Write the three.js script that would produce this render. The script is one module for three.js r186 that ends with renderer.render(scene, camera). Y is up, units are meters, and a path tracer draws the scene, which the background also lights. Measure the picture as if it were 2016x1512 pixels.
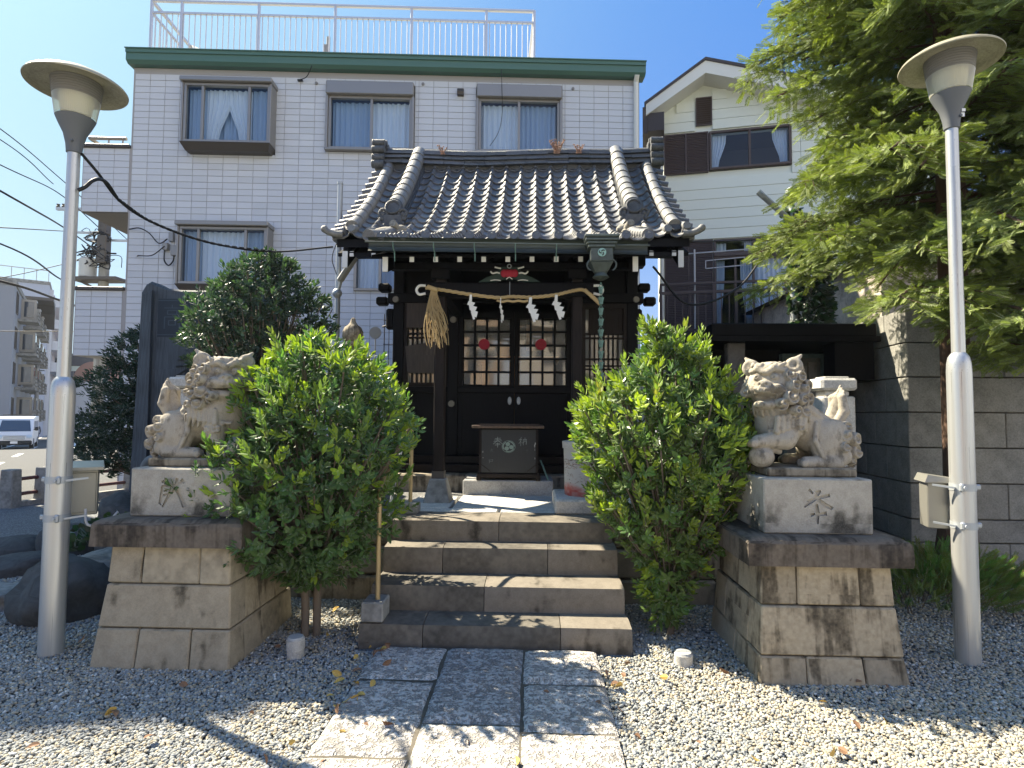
import * as THREE from 'three';
import { mergeGeometries, mergeVertices, toCreasedNormals } from 'three/addons/utils/BufferGeometryUtils.js';
import { Brush, Evaluator, SUBTRACTION } from 'three-bvh-csg';

// ---------- camera, sky, sun, exposure ----------
const D2R = Math.PI / 180;
const scene = new THREE.Scene();
const camera = new THREE.PerspectiveCamera(66.66, 4 / 3, 0.05, 900);
camera.position.set(0.24, 1.55, 0);
camera.rotation.order = 'YXZ';
camera.rotation.set(2.89 * D2R, 2.04 * D2R, 0.45 * D2R);

const SUN_AZ = 61 * D2R, SUN_EL = 47.5 * D2R;             // azimuth to the left of straight ahead
const sunDir = new THREE.Vector3(-Math.sin(SUN_AZ) * Math.cos(SUN_EL), Math.sin(SUN_EL), -Math.cos(SUN_AZ) * Math.cos(SUN_EL));
const EXPOSURE = 3.35;

function skyColor(x, y, z) {
  const e = Math.max(0, y), c = x * sunDir.x + y * sunDir.y + z * sunDir.z, a = Math.acos(Math.min(1, Math.max(-1, c)));
  const h = Math.exp(-e * 4.4), g = Math.exp(-((a / 0.66) ** 2)), s = Math.min(1, Math.max(0, (a - 1.3) / 1.0)), back = s * s * (3 - 2 * s);
  const col = [0.010 + 0.20 * h + 0.16 * g + 0.46 * back, 0.073 + 0.19 * h + 0.21 * g + 0.38 * back, 0.25 + 0.07 * h + 0.07 * g + 0.22 * back];
  const k = Math.exp(-((a / 0.2) ** 2)); const hg = 0.42 * h * g; col[0] += 0.3 * k + hg; col[1] += 0.3 * k + hg; col[2] += 0.25 * k + hg * 0.7;
  if (y < 0) { const d = Math.exp(y * 6); return [0.16 + (col[0] - 0.16) * d, 0.155 + (col[1] - 0.155) * d, 0.145 + (col[2] - 0.145) * d]; }
  return col;
}
{
  const W = 512, H = 256, data = new Float32Array(W * H * 4);
  for (let j = 0; j < H; j++) for (let i = 0; i < W; i++) {
    const ph = ((i + 0.5) / W - 0.5) * 2 * Math.PI, th = ((j + 0.5) / H - 0.5) * Math.PI;
    const c = skyColor(Math.cos(ph) * Math.cos(th), Math.sin(th), Math.sin(ph) * Math.cos(th));
    data.set([c[0], c[1], c[2], 1], (j * W + i) * 4);
  }
  const t = new THREE.DataTexture(data, W, H, THREE.RGBAFormat, THREE.FloatType);
  t.mapping = THREE.EquirectangularReflectionMapping; t.magFilter = THREE.LinearFilter; t.minFilter = THREE.LinearFilter; t.needsUpdate = true;
  scene.background = t; scene.environment = t;
}
const sun = new THREE.DirectionalLight(new THREE.Color(1, 0.89, 0.69), 5);
sun.position.copy(sunDir).multiplyScalar(60); sun.castShadow = true; sun.name = 'sun';
sun.shadow.mapSize.set(4096, 4096); sun.shadow.camera.left = sun.shadow.camera.bottom = -25; sun.shadow.camera.right = sun.shadow.camera.top = 25; sun.shadow.camera.far = 160;
scene.add(sun);
const renderer = new THREE.WebGLRenderer({ antialias: true });
renderer.toneMapping = THREE.LinearToneMapping; renderer.toneMappingExposure = EXPOSURE; renderer.shadowMap.enabled = true;
// ---------- helpers ----------
const V = (x, y, z) => new THREE.Vector3(x, y, z);
function rng(seed) { let s = seed >>> 0; return () => { s = (s + 0x6d2b79f5) | 0; let t = Math.imul(s ^ (s >>> 15), 1 | s); t = (t + Math.imul(t ^ (t >>> 7), 61 | t)) ^ t; return ((t ^ (t >>> 14)) >>> 0) / 4294967296; }; }
const R = rng(20241), rr = (a, b, f = R) => a + (b - a) * f(), pick = (l, f = R) => l[Math.floor(f() * l.length)];
const clamp = (v, a = 0, b = 1) => Math.min(b, Math.max(a, v)), lerp = (a, b, t) => a + (b - a) * t, sstep = (a, b, v) => { const t = clamp((v - a) / (b - a)); return t * t * (3 - 2 * t); };
const used = new Map();
function numbered(n) { const k = used.get(n) || 0; used.set(n, k + 1); return k ? n + '_' + String(k).padStart(3, '0') : n; }
function thing(name, label, category, p = [0, 0, 0], turn = 0, group) {
  const o = new THREE.Group(); o.name = numbered(name); o.position.set(...p); o.rotation.y = turn; scene.add(o);
  o.userData = { label, category }; if (group) o.userData.group = group; return o;
}
function shade(m) { m.castShadow = true; m.receiveShadow = true; return m; }
function norm(g) {
  g = g.index ? g.toNonIndexed() : g;
  if (!g.attributes.normal) g.computeVertexNormals();
  if (!g.attributes.uv) triUV(g);
  for (const k of Object.keys(g.attributes)) if (!['position', 'normal', 'uv'].includes(k)) g.deleteAttribute(k);
  return g;
}
const join = (l) => Array.isArray(l) ? (l.length === 1 ? norm(l[0]) : mergeGeometries(l.map(norm))) : l;
function part(name, geos, mat, parent, label) { const m = shade(new THREE.Mesh(join(geos), mat)); m.name = name; parent.add(m); if (label) m.userData.label = label; return m; }
function solo(name, geos, mat, label, category, group) { const m = part(numbered(name), geos, mat, scene); m.userData = { label, category }; if (group) m.userData.group = group; return m; }
function struct(name, geos, mat, parent = scene) { const m = part(parent === scene ? numbered(name) : name, geos, mat, parent); if (parent === scene) m.userData = { kind: 'structure' }; return m; }
function stuff(m, label, category) { m.userData.kind = 'stuff'; if (label) { m.userData.label = label; m.userData.category = category; } return m; }
function copyOf(o, p, turn, label) { const c = o.clone(); c.name = numbered(o.name.replace(/_\d{3}$/, '')); c.userData = { ...o.userData, label: label || o.userData.label }; c.position.set(...p); if (turn !== undefined) c.rotation.y = turn; scene.add(c); return c; }
function triUV(g, ox = 0, oy = 0) {               // uv in metres from the dominant axis of the normal
  if (!g.attributes.normal) g.computeVertexNormals();
  const p = g.attributes.position, n = g.attributes.normal, uv = new Float32Array(p.count * 2);
  for (let i = 0; i < p.count; i++) {
    const ax = Math.abs(n.getX(i)), ay = Math.abs(n.getY(i)), az = Math.abs(n.getZ(i));
    if (ay >= ax && ay >= az) { uv[2 * i] = p.getX(i) + ox; uv[2 * i + 1] = p.getZ(i) + oy; }
    else if (ax >= az) { uv[2 * i] = p.getZ(i) + ox; uv[2 * i + 1] = p.getY(i) + oy; }
    else { uv[2 * i] = p.getX(i) + ox; uv[2 * i + 1] = p.getY(i) + oy; }
  }
  g.setAttribute('uv', new THREE.BufferAttribute(uv, 2)); return g;
}
const mv = (g, x = 0, y = 0, z = 0) => g.translate(x, y, z);
const rot = (g, x = 0, y = 0, z = 0) => { if (x) g.rotateX(x); if (y) g.rotateY(y); if (z) g.rotateZ(z); return g; };
function hexa(c, bev = 0) {                        // solid from 8 corners: bottom ring 0-3, top ring 4-7 (each counter-clockwise from above, starting front left)
  const F = [[0, 1, 5, 4], [1, 2, 6, 5], [2, 3, 7, 6], [3, 0, 4, 7], [4, 5, 6, 7], [3, 2, 1, 0]], pos = [];
  const P = c.map((a) => V(...a));
  if (!bev) { for (const f of F) pos.push(P[f[0]], P[f[1]], P[f[2]], P[f[0]], P[f[2]], P[f[3]]); }
  else {
    const ins = new Map(), mid = P.reduce((a, b) => a.clone().add(b), V(0, 0, 0)).multiplyScalar(1 / 8);
    const key = (f, v) => f * 8 + v;
    F.forEach((f, fi) => f.forEach((v, k) => {
      const a = P[f[(k + 1) % 4]], b = P[f[(k + 3) % 4]], o = P[v];
      ins.set(key(fi, v), o.clone().add(a.clone().sub(o).setLength(bev)).add(b.clone().sub(o).setLength(bev)));
    }));
    const tri = (a, b, d) => { const n = b.clone().sub(a).cross(d.clone().sub(a)); if (n.dot(a.clone().sub(mid)) < 0) pos.push(a, d, b); else pos.push(a, b, d); };
    F.forEach((f, fi) => { const q = f.map((v) => ins.get(key(fi, v))); tri(q[0], q[1], q[2]); tri(q[0], q[2], q[3]); });
    for (let i = 0; i < 6; i++) for (let j = i + 1; j < 6; j++) {
      const s = F[i].filter((v) => F[j].includes(v)); if (s.length !== 2) continue;
      const a = ins.get(key(i, s[0])), b = ins.get(key(i, s[1])), d = ins.get(key(j, s[1])), e = ins.get(key(j, s[0])); tri(a, b, d); tri(a, d, e);
    }
    for (let v = 0; v < 8; v++) { const fs = [0, 1, 2, 3, 4, 5].filter((f) => F[f].includes(v)); tri(ins.get(key(fs[0], v)), ins.get(key(fs[1], v)), ins.get(key(fs[2], v))); }
  }
  const g = new THREE.BufferGeometry().setFromPoints(pos); g.computeVertexNormals(); return triUV(g, c[0][0] * 3.7 + c[0][1] * 1.3, c[0][2] * 2.1 + c[6][1] * 0.7);
}
function bx(x0, x1, y0, y1, z0, z1, bev = 0) {     // box by its limits, z0 < z1 (z1 is towards the viewer)
  return hexa([[x0, y0, z1], [x1, y0, z1], [x1, y0, z0], [x0, y0, z0], [x0, y1, z1], [x1, y1, z1], [x1, y1, z0], [x0, y1, z0]], bev);
}
const cbx = (w, h, d, x = 0, y = 0, z = 0, bev = 0) => bx(x - w / 2, x + w / 2, y - h / 2, y + h / 2, z - d / 2, z + d / 2, bev);
function bar(a, b, w, h = w, bev = 0) {            // square bar from a to b
  a = V(...a); b = V(...b); const L = a.distanceTo(b), g = cbx(w, h, L, 0, 0, 0, bev), m = new THREE.Matrix4().lookAt(b, a, Math.abs(b.y - a.y) > 0.99 * L ? V(0, 0, 1) : V(0, 1, 0));
  g.applyMatrix4(m); return g.translate((a.x + b.x) / 2, (a.y + b.y) / 2, (a.z + b.z) / 2);
}
function rod(a, b, r0, r1 = r0, n = 12) {
  a = V(...a); b = V(...b); const L = a.distanceTo(b), g = new THREE.CylinderGeometry(r1, r0, L, n);
  g.applyQuaternion(new THREE.Quaternion().setFromUnitVectors(V(0, 1, 0), b.clone().sub(a).normalize())); return g.translate((a.x + b.x) / 2, (a.y + b.y) / 2, (a.z + b.z) / 2);
}
function tube(pts, r, n = 24, k = 8, closed = false) { return new THREE.TubeGeometry(new THREE.CatmullRomCurve3(pts.map((p) => V(...p)), closed), n, r, k, closed); }
function lathe(prof, n = 32, crease = 0.6) { return toCreasedNormals(new THREE.LatheGeometry(prof.map(([r, y]) => new THREE.Vector2(r, y)), n), crease); }
function poly(pts, depth, bev = 0) { const s = new THREE.Shape(pts.map(([x, y]) => new THREE.Vector2(x, y))); return new THREE.ExtrudeGeometry(s, { depth, bevelEnabled: bev > 0, bevelSize: bev, bevelThickness: bev, bevelSegments: 1, bevelOffset: -bev }); }

// periodic value noise
const PERM = (() => { const f = rng(77), a = new Float32Array(65536); for (let i = 0; i < 65536; i++) a[i] = f(); return a; })();
function vn(x, y, p, s = 0) {
  const xi = Math.floor(x), yi = Math.floor(y), fx = x - xi, fy = y - yi, u = fx * fx * (3 - 2 * fx), v = fy * fy * (3 - 2 * fy);
  const h = (a, b) => PERM[((((a % p) + p) % p) * 197 + (((b % p) + p) % p) * 311 + s * 1237) & 65535];
  return lerp(lerp(h(xi, yi), h(xi + 1, yi), u), lerp(h(xi, yi + 1), h(xi + 1, yi + 1), u), v);
}
function fbm(x, y, p, o = 4, s = 0) { let a = 0.5, t = 0, n = 0; for (let i = 0; i < o; i++) { t += a * vn(x * p, y * p, p, s + i); n += a; a *= 0.55; p *= 2; } return t / n; }
function n3(x, y, z, s = 0) {
  const xi = Math.floor(x), yi = Math.floor(y), zi = Math.floor(z), f = (t) => t * t * (3 - 2 * t), u = f(x - xi), v = f(y - yi), w = f(z - zi);
  const h = (a, b, c) => PERM[(a * 197 + b * 311 + c * 733 + s * 1237) & 65535];
  const L = (c) => lerp(lerp(h(xi, yi, c), h(xi + 1, yi, c), u), lerp(h(xi, yi + 1, c), h(xi + 1, yi + 1, c), u), v);
  return lerp(L(zi), L(zi + 1), w);
}
function tex(n, size, fn, color = true) {          // size: metres covered
  const d = new Uint8Array(n * n * 4);
  for (let j = 0; j < n; j++) for (let i = 0; i < n; i++) {
    let c = fn(i / n, j / n); if (typeof c === 'number') c = [c, c, c];
    const o = (j * n + i) * 4; for (let k = 0; k < 3; k++) d[o + k] = 255 * (color ? Math.pow(clamp(c[k]), 1 / 2.2) : clamp(c[k])); d[o + 3] = 255;
  }
  const t = new THREE.DataTexture(d, n, n); t.wrapS = t.wrapT = THREE.RepeatWrapping; t.magFilter = THREE.LinearFilter; t.minFilter = THREE.LinearMipmapLinearFilter; t.generateMipmaps = true;
  if (color) t.colorSpace = THREE.SRGBColorSpace; t.repeat.set(1 / size, 1 / size); t.needsUpdate = true; return t;
}
const T = {
  speck: tex(512, 0.6, (x, y) => { const a = fbm(x, y, 64, 3, 3), b = fbm(x, y, 6, 4, 9), c = vn(x * 170, y * 170, 170, 5); return clamp(0.55 + 0.5 * (a - 0.5) + 0.5 * (b - 0.5) + (c > 0.84 ? -0.22 : 0) + 0.3, 0.1, 1); }),
  stain: tex(512, 1.1, (x, y) => { const b = fbm(x, y, 5, 5, 21), c = fbm(x, y, 24, 4, 31), st = fbm(x, y * 0.25, 16, 3, 41), f = vn(x * 200, y * 200, 200, 4); const d = sstep(0.5, 0.74, 0.62 * b + 0.38 * st + 0.25 * (c - 0.5)); const v = clamp(0.88 + 0.34 * (c - 0.5) + 0.16 * (f - 0.5) - 0.68 * d, 0.1, 1); return [v, v * lerp(0.97, 1, v), v * lerp(0.9, 1, v)]; }),
  drip: tex(512, 0.9, (x, y) => { const b = fbm(x, y * 0.12, 18, 4, 141), c = fbm(x, y, 6, 5, 151), e = fbm(x, y, 48, 3, 161); const d = sstep(0.47, 0.68, 0.55 * b + 0.5 * c - 0.02), v = clamp(0.9 + 0.4 * (e - 0.5) - 0.62 * d, 0.1, 1); return [v, v * lerp(0.94, 1, v), v * lerp(0.86, 1, v)]; }),
  lion: tex(512, 0.5, (x, y) => { const b = fbm(x, y, 5, 5, 171), c = fbm(x, y * 0.5, 20, 4, 181), e = vn(x * 160, y * 160, 160, 6); const d = sstep(0.46, 0.68, 0.6 * b + 0.4 * c), v = clamp(0.95 + 0.3 * (c - 0.5) + 0.14 * (e - 0.5) - 0.62 * d, 0.12, 1); return [v, v * lerp(0.95, 1, v), v * lerp(0.87, 1, v)]; }),
  dirt: tex(512, 1.4, (x, y) => { const b = fbm(x, y, 4, 5, 51), c = fbm(x, y, 40, 4, 61); const v = clamp(0.35 + 0.85 * b + 0.6 * (c - 0.5), 0.12, 1); return [v, v * 0.99, v * 0.97]; }),
  wood: tex(512, 0.5, (x, y) => { const a = fbm(x * 1, y * 0.06, 64, 3, 71), b = fbm(x, y * 0.2, 8, 3, 73); return clamp(0.35 + 0.7 * a + 0.5 * (b - 0.5), 0.1, 1); }),
  fine: tex(512, 0.35, (x, y) => 0.5 * fbm(x, y, 32, 4, 81) + 0.5 * vn(x * 150, y * 150, 150, 83), false),
  faint: tex(256, 0.8, (x, y) => { const a = fbm(x, y * 0.3, 10, 4, 201), c = vn(x * 110, y * 20, 110, 7); return clamp(0.86 + 0.3 * (a - 0.5) - (c > 0.93 ? 0.2 : 0), 0.3, 1); }),
  pit: tex(512, 0.32, (x, y) => { const a = fbm(x, y, 14, 4, 91), b = fbm(x, y, 45, 3, 95); return sstep(0.32, 0.62, 0.6 * a + 0.4 * b); }, false),
  pitc: tex(512, 0.32, (x, y) => { const a = fbm(x, y, 14, 4, 91), b = fbm(x, y, 45, 3, 95), c = fbm(x, y, 5, 3, 99); const h = sstep(0.36, 0.6, 0.6 * a + 0.4 * b); return clamp(0.42 + 0.55 * h + 0.3 * (c - 0.5), 0.1, 1); }),
  rough: tex(512, 0.8, (x, y) => fbm(x, y, 9, 6, 101), false),
  bark: tex(512, 0.5, (x, y) => { const a = fbm(x, y * 0.14, 40, 4, 111); return clamp(0.2 + 0.9 * a, 0, 1); }, false),
};
const L = (r, g, b) => new THREE.Color().setRGB(r, g, b === undefined ? g : b);
function std(c, rough = 0.8, o = {}) { return new THREE.MeshStandardMaterial({ color: L(...c), roughness: rough, ...o }); }
const stone = (c, map = T.speck, bump = 0.004, bt = T.fine, rough = 0.9) => std(c, rough, { map, bumpMap: bt, bumpScale: bump });
const M = {
  warm: stone([0.37, 0.32, 0.235], T.stain, 0.006, T.rough), warm2: stone([0.32, 0.275, 0.20], T.drip, 0.006, T.rough), warm3: stone([0.41, 0.35, 0.25], T.drip, 0.006, T.rough),
  warm0: stone([0.39, 0.34, 0.25], T.dirt, 0.006, T.rough), slab: stone([0.15, 0.125, 0.10], T.drip, 0.004, T.rough), dedic: stone([0.43, 0.405, 0.35], T.stain, 0.003), lion: stone([0.41, 0.37, 0.30], T.lion, 0.003),
  step: stone([0.185, 0.165, 0.135], T.dirt, 0.003, T.rough), step2: stone([0.16, 0.145, 0.12], T.dirt, 0.003, T.rough), step3: stone([0.21, 0.185, 0.15], T.stain, 0.003, T.rough),
  granite: stone([0.42, 0.41, 0.385], T.speck, 0.002), pale: stone([0.60, 0.585, 0.54], T.speck, 0.002), terrace: stone([0.27, 0.25, 0.205], T.stain, 0.012, T.rough),
  paver: stone([0.62, 0.58, 0.53], T.pitc, 0.010, T.pit), paver2: stone([0.56, 0.53, 0.49], T.pitc, 0.010, T.pit), paver3: stone([0.47, 0.45, 0.43], T.pitc, 0.012, T.pit),
  slate: stone([0.075, 0.095, 0.115], T.wood, 0.002, T.fine, 0.7), rock: stone([0.085, 0.09, 0.092], T.dirt, 0.006, T.rough), rockpale: stone([0.34, 0.33, 0.31], T.dirt, 0.008, T.rough),
  wall: stone([0.30, 0.295, 0.265], T.speck, 0.006, T.rough), wall2: stone([0.275, 0.27, 0.245], T.speck, 0.006, T.rough), concrete: stone([0.33, 0.33, 0.31], T.dirt, 0.002),
  asphalt: stone([0.075, 0.077, 0.08], T.speck, 0.004), white: std([0.78, 0.78, 0.75], 0.6), mark: std([0.7, 0.7, 0.68], 0.7), joint: std([0.13, 0.115, 0.09], 0.95, { map: T.dirt }),
  black: new THREE.MeshPhysicalMaterial({ color: L(0.0055, 0.0058, 0.0085), roughness: 0.55, specularIntensity: 0.3, map: T.wood, bumpMap: T.wood, bumpScale: 0.001 }), brownwood: new THREE.MeshPhysicalMaterial({ color: L(0.020, 0.0135, 0.012), roughness: 0.55, specularIntensity: 0.4, map: T.wood, bumpMap: T.wood, bumpScale: 0.001 }),
  tile: [std([0.165, 0.17, 0.18], 0.42, { bumpMap: T.fine, bumpScale: 0.0015, map: T.speck }), std([0.135, 0.14, 0.15], 0.46, { bumpMap: T.fine, bumpScale: 0.0015, map: T.speck }), std([0.20, 0.20, 0.20], 0.5, { bumpMap: T.fine, bumpScale: 0.0015, map: T.speck })],
  ridge: std([0.11, 0.118, 0.128], 0.5, { bumpMap: T.fine, bumpScale: 0.003, map: T.dirt }), ridgepale: std([0.25, 0.25, 0.24], 0.5, { bumpMap: T.fine, bumpScale: 0.002, map: T.speck }),
  copper: std([0.10, 0.125, 0.115], 0.55, { map: T.dirt, metalness: 0.2 }), verdi: std([0.17, 0.30, 0.26], 0.7, { map: T.dirt }),
  straw: std([0.46, 0.34, 0.17], 0.9), paper: std([0.75, 0.75, 0.72], 0.9), red: std([0.36, 0.015, 0.04], 0.7), brass: std([0.42, 0.32, 0.17], 0.45, { metalness: 0.5 }),
  alu: std([0.62, 0.63, 0.62], 0.38, { metalness: 0.55, map: T.faint, roughnessMap: T.faint }), steel: std([0.33, 0.325, 0.29], 0.42, { metalness: 0.6, bumpMap: T.rough, bumpScale: 0.002 }), galv: std([0.42, 0.45, 0.47], 0.5, { metalness: 0.4 }),
  lampgrey: std([0.115, 0.125, 0.135], 0.55), lampcream: std([0.42, 0.39, 0.28], 0.5, { map: T.speck, side: THREE.DoubleSide }), cable: std([0.012, 0.012, 0.013], 0.6), wirewhite: std([0.5, 0.5, 0.5], 0.6),
  green: std([0.075, 0.16, 0.125], 0.5), frame: std([0.30, 0.285, 0.26], 0.4, { metalness: 0.5 }), railing: std([0.62, 0.62, 0.63], 0.4, { metalness: 0.4 }), frameDark: std([0.07, 0.06, 0.052], 0.5), brown: std([0.085, 0.06, 0.052], 0.55),
  facade: [std([0.58, 0.61, 0.645], 0.75, { bumpMap: T.fine, bumpScale: 0.001 }), std([0.61, 0.64, 0.67], 0.75, { bumpMap: T.fine, bumpScale: 0.001 }), std([0.555, 0.585, 0.615], 0.75, { bumpMap: T.fine, bumpScale: 0.001 })],
  grout: std([0.36, 0.35, 0.34], 0.95), siding: std([0.76, 0.80, 0.70], 0.75), trim: std([0.72, 0.72, 0.65], 0.7), roofdark: std([0.06, 0.05, 0.05], 0.7),
  curtain: std([0.62, 0.66, 0.72], 0.95, { side: THREE.DoubleSide }), curtainBlue: std([0.30, 0.38, 0.50], 0.95, { side: THREE.DoubleSide }), dark: std([0.03, 0.033, 0.038], 0.9),
  glass: new THREE.MeshPhysicalMaterial({ color: L(0.82, 0.9, 0.96), roughness: 0.03, transmission: 1, thickness: 0, ior: 1.55 }),
  rubber: std([0.02, 0.02, 0.02], 0.8), plasticgrey: std([0.42, 0.43, 0.42], 0.6),
};
M.glassdark = new THREE.MeshPhysicalMaterial({ color: L(0.05, 0.06, 0.08), roughness: 0.04, metalness: 0, clearcoat: 1, clearcoatRoughness: 0.03 });
// ---------- ground, road, gravel yard ----------
struct('ground', [triUV(new THREE.PlaneGeometry(900, 900).rotateX(-Math.PI / 2).translate(0, -3.2, 0))], stone([0.16, 0.155, 0.145], T.dirt, 0.004));
const rd = V(-0.62, 0, -0.785), rn = V(0.785, 0, -0.62), roadY = (t) => -0.1 - 0.022 * Math.max(0, t);              // street direction and the side towards the shrine
const roadAt = (t, s) => { const p = V(-8.6, 0, -9.2).addScaledVector(rd, t).addScaledVector(rn, s); return p; };
function strip(t0, t1, s0, s1, y) {
  const P = (t, s) => roadAt(t, s).setY(roadY(t) + y), ts = [t0, ...(t0 < 0 && t1 > 0 ? [0] : []), t1], pts = [];
  for (let i = 0; i + 1 < ts.length; i++) { const a = P(ts[i], s0), b = P(ts[i], s1), c = P(ts[i + 1], s1), d = P(ts[i + 1], s0); pts.push(a, b, c, a, c, d); }
  const g = new THREE.BufferGeometry().setFromPoints(pts); g.computeVertexNormals(); return triUV(g);
}
struct('road', [strip(-30, 130, -3.0, 2.2, 0)], M.asphalt);
const marks = struct('road_marking', [strip(6, 120, 0.75, 0.9, 0.004)], M.mark);
for (const [a, b, c, d] of [[4, 5.5, -1.2, -1.05], [6.4, 6.9, -2.2, -0.4], [9, 11, -1.3, -1.1], [14, 17, -1.3, -1.1], [22, 26, -1.3, -1.1], [34, 38, -1.3, -1.1], [-30, 120, -2.8, -2.68]]) part('marking', [strip(a, b, c, d, 0.004)], M.mark, marks);
struct('pavement', [bx(-60, 60, -3.2, 0.0, 4.2, 30)], M.concrete);
{
  const g = bx(-8.3, 12, -3.2, 0.0, -9.5, 4.2); g.computeVertexNormals();
  const gt = tex(512, 0.55, (x, y) => { let best = 9, id = 0; const n = 34, xi = Math.floor(x * n), yi = Math.floor(y * n); for (let a = -1; a < 2; a++) for (let b = -1; b < 2; b++) { const cx = xi + a, cy = yi + b, k = (((cx + n) % n) * 57 + ((cy + n) % n) * 131) & 65535; const px = cx + PERM[k], py = cy + PERM[k + 7000], d = Math.hypot(px - x * n, py - y * n); if (d < best) { best = d; id = k; } } return clamp((0.45 + 0.55 * PERM[id + 20000]) * (1.05 - 0.75 * best), 0.05, 1); });
  struct('gravel_yard', [triUV(g)], std([0.30, 0.315, 0.32], 0.9, { map: gt, bumpMap: gt, bumpScale: 0.012 }));
}
{                                                                        // loose pebbles of the yard
  const pg = new THREE.IcosahedronGeometry(1, 1), pp = pg.attributes.position;
  for (let i = 0; i < pp.count; i++) { const x = pp.getX(i), y = pp.getY(i), z = pp.getZ(i), k = 1 + 0.22 * (n3(x * 1.6 + 5, y * 1.6 + 5, z * 1.6 + 5) - 0.5) * 2; pp.setXYZ(i, x * k, y * 0.62 * k, z * 0.8 * k); }
  const geo = mergeVertices(pg.deleteAttribute('normal').deleteAttribute('uv')); geo.computeVertexNormals(); triUV(geo);
  const N = 145000, im = new THREE.InstancedMesh(geo, std([1, 1, 1], 0.75, { bumpMap: T.fine, bumpScale: 0.001 }), N), m = new THREE.Matrix4(), q = new THREE.Quaternion(), e = new THREE.Euler(), c = new THREE.Color(), f = rng(5);
  const inside = (x, z) => (x > -0.76 && x < 0.66 && z > -3.9) || (Math.abs(x) < 0.9 && z < -3.8 && z > -4.9) || (z < -4.84 && x > -2.85 && x < 2.95) || (Math.abs(Math.abs(x) - 1.98) < 0.38 && z < -3.52 && z > -4.2);
  let n = 0;
  while (n < N) {
    const z = -2.15 - Math.pow(f(), 1.25) * 5.2, x = 0.3 + (f() - 0.52) * 2 * Math.min(4.9, -z * 0.98 + 0.3); if (inside(x, z)) continue;
    const r = rr(0.006, 0.0115, f) * (f() < 0.06 ? 1.35 : 1), y = 0.002 + f() * 0.011 + 0.012 * fbm(x * 0.13 + 3, z * 0.13 + 3, 16, 2);
    e.set(rr(-0.5, 0.5, f), rr(0, 6.3, f), rr(-0.5, 0.5, f)); m.compose(V(x, y, z), q.setFromEuler(e), V(r, r, r)); im.setMatrixAt(n, m);
    const t = f(), v = rr(0.68, 1.2, f), warm = sstep(0.35, 0.75, fbm(x * 0.09 + 0.3, z * 0.09 + 0.7, 8, 3, 7) + 0.06 * x);
    const w = f() < 0.25 + 0.35 * warm; if (t < 0.07) c.setRGB(0.62, 0.63, 0.6); else if (w) c.setRGB(0.47 * v, 0.41 * v, 0.30 * v); else c.setRGB(0.31 * v, 0.325 * v, 0.32 * v); im.setColorAt(n++, c);
  }
  im.name = 'gravel'; im.userData = { label: 'small grey pebbles loose over the shrine yard', category: 'gravel', kind: 'stuff' }; shade(im); scene.add(im);
}
// ---------- paved approach ----------
{
  const path = new THREE.Group(); path.name = 'stone_path'; path.userData = { kind: 'structure' }; scene.add(path);
  const f = rng(9);
  function paver(x0, x1, z0, z1, m, dy = 0) {                            // worn slab with uneven edges; the corners are clipped
    const nx = 14, nz = Math.max(8, Math.round(14 * (z1 - z0) / (x1 - x0))), g = new THREE.BoxGeometry(x1 - x0, 0.1, z1 - z0, nx, 2, nz).translate((x0 + x1) / 2, 0, (z0 + z1) / 2), p = g.attributes.position, s = f() * 50;
    for (let i = 0; i < p.count; i++) {
      let x = p.getX(i), y = p.getY(i), z = p.getZ(i); const ex = Math.min(x - x0, x1 - x), ez = Math.min(z - z0, z1 - z), ed = Math.min(ex, ez);
      const cx = (x0 + x1) / 2, cz = (z0 + z1) / 2, wob = 0.008 * (n3(x * 14 + s, 1, z * 14 + s) - 0.5) * 2;
      if (ex < 0.004) x += Math.sign(cx - x) * (0.001 + Math.abs(wob) * 0.8); if (ez < 0.004) z += Math.sign(cz - z) * (0.001 + Math.abs(wob) * 0.8);
      if (y > 0.04) y += 0.010 * (n3(x * 5 + s, 3, z * 5) - 0.5) + 0.006 * (n3(x * 24 + s, 7, z * 24) - 0.5) - 0.016 * (1 - sstep(0, 0.035, ed));
      p.setXYZ(i, x, y + dy, z);
    }
    g.computeVertexNormals(); part('paving_stone', [triUV(g.toNonIndexed(), s, s * 0.7)], m, path);
  }
  const P = [M.paver, M.paver2, M.paver3];
  [[-0.755, -0.301, [-3.84, -3.37, -2.62, -1.9, -1.2]], [-0.295, 0.19, [-3.84, -2.92, -2.18, -1.3]], [0.196, 0.655, [-3.84, -3.36, -2.86, -2.1, -1.3]]].forEach(([a, b, zs], k) => {
    for (let i = 0; i + 1 < zs.length; i++) paver(a + rr(-0.006, 0.004, f), b + rr(-0.004, 0.008, f), zs[i] + 0.004, zs[i + 1] - 0.004, k === 1 && i === 0 ? P[2] : P[(k + i) % 2], rr(-0.004, 0.006, f) - 0.006);
  });
  part('bedding', [bx(-0.74, 0.64, -0.02, 0.03, -3.84, -1.2)], M.joint, path);
}
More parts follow.
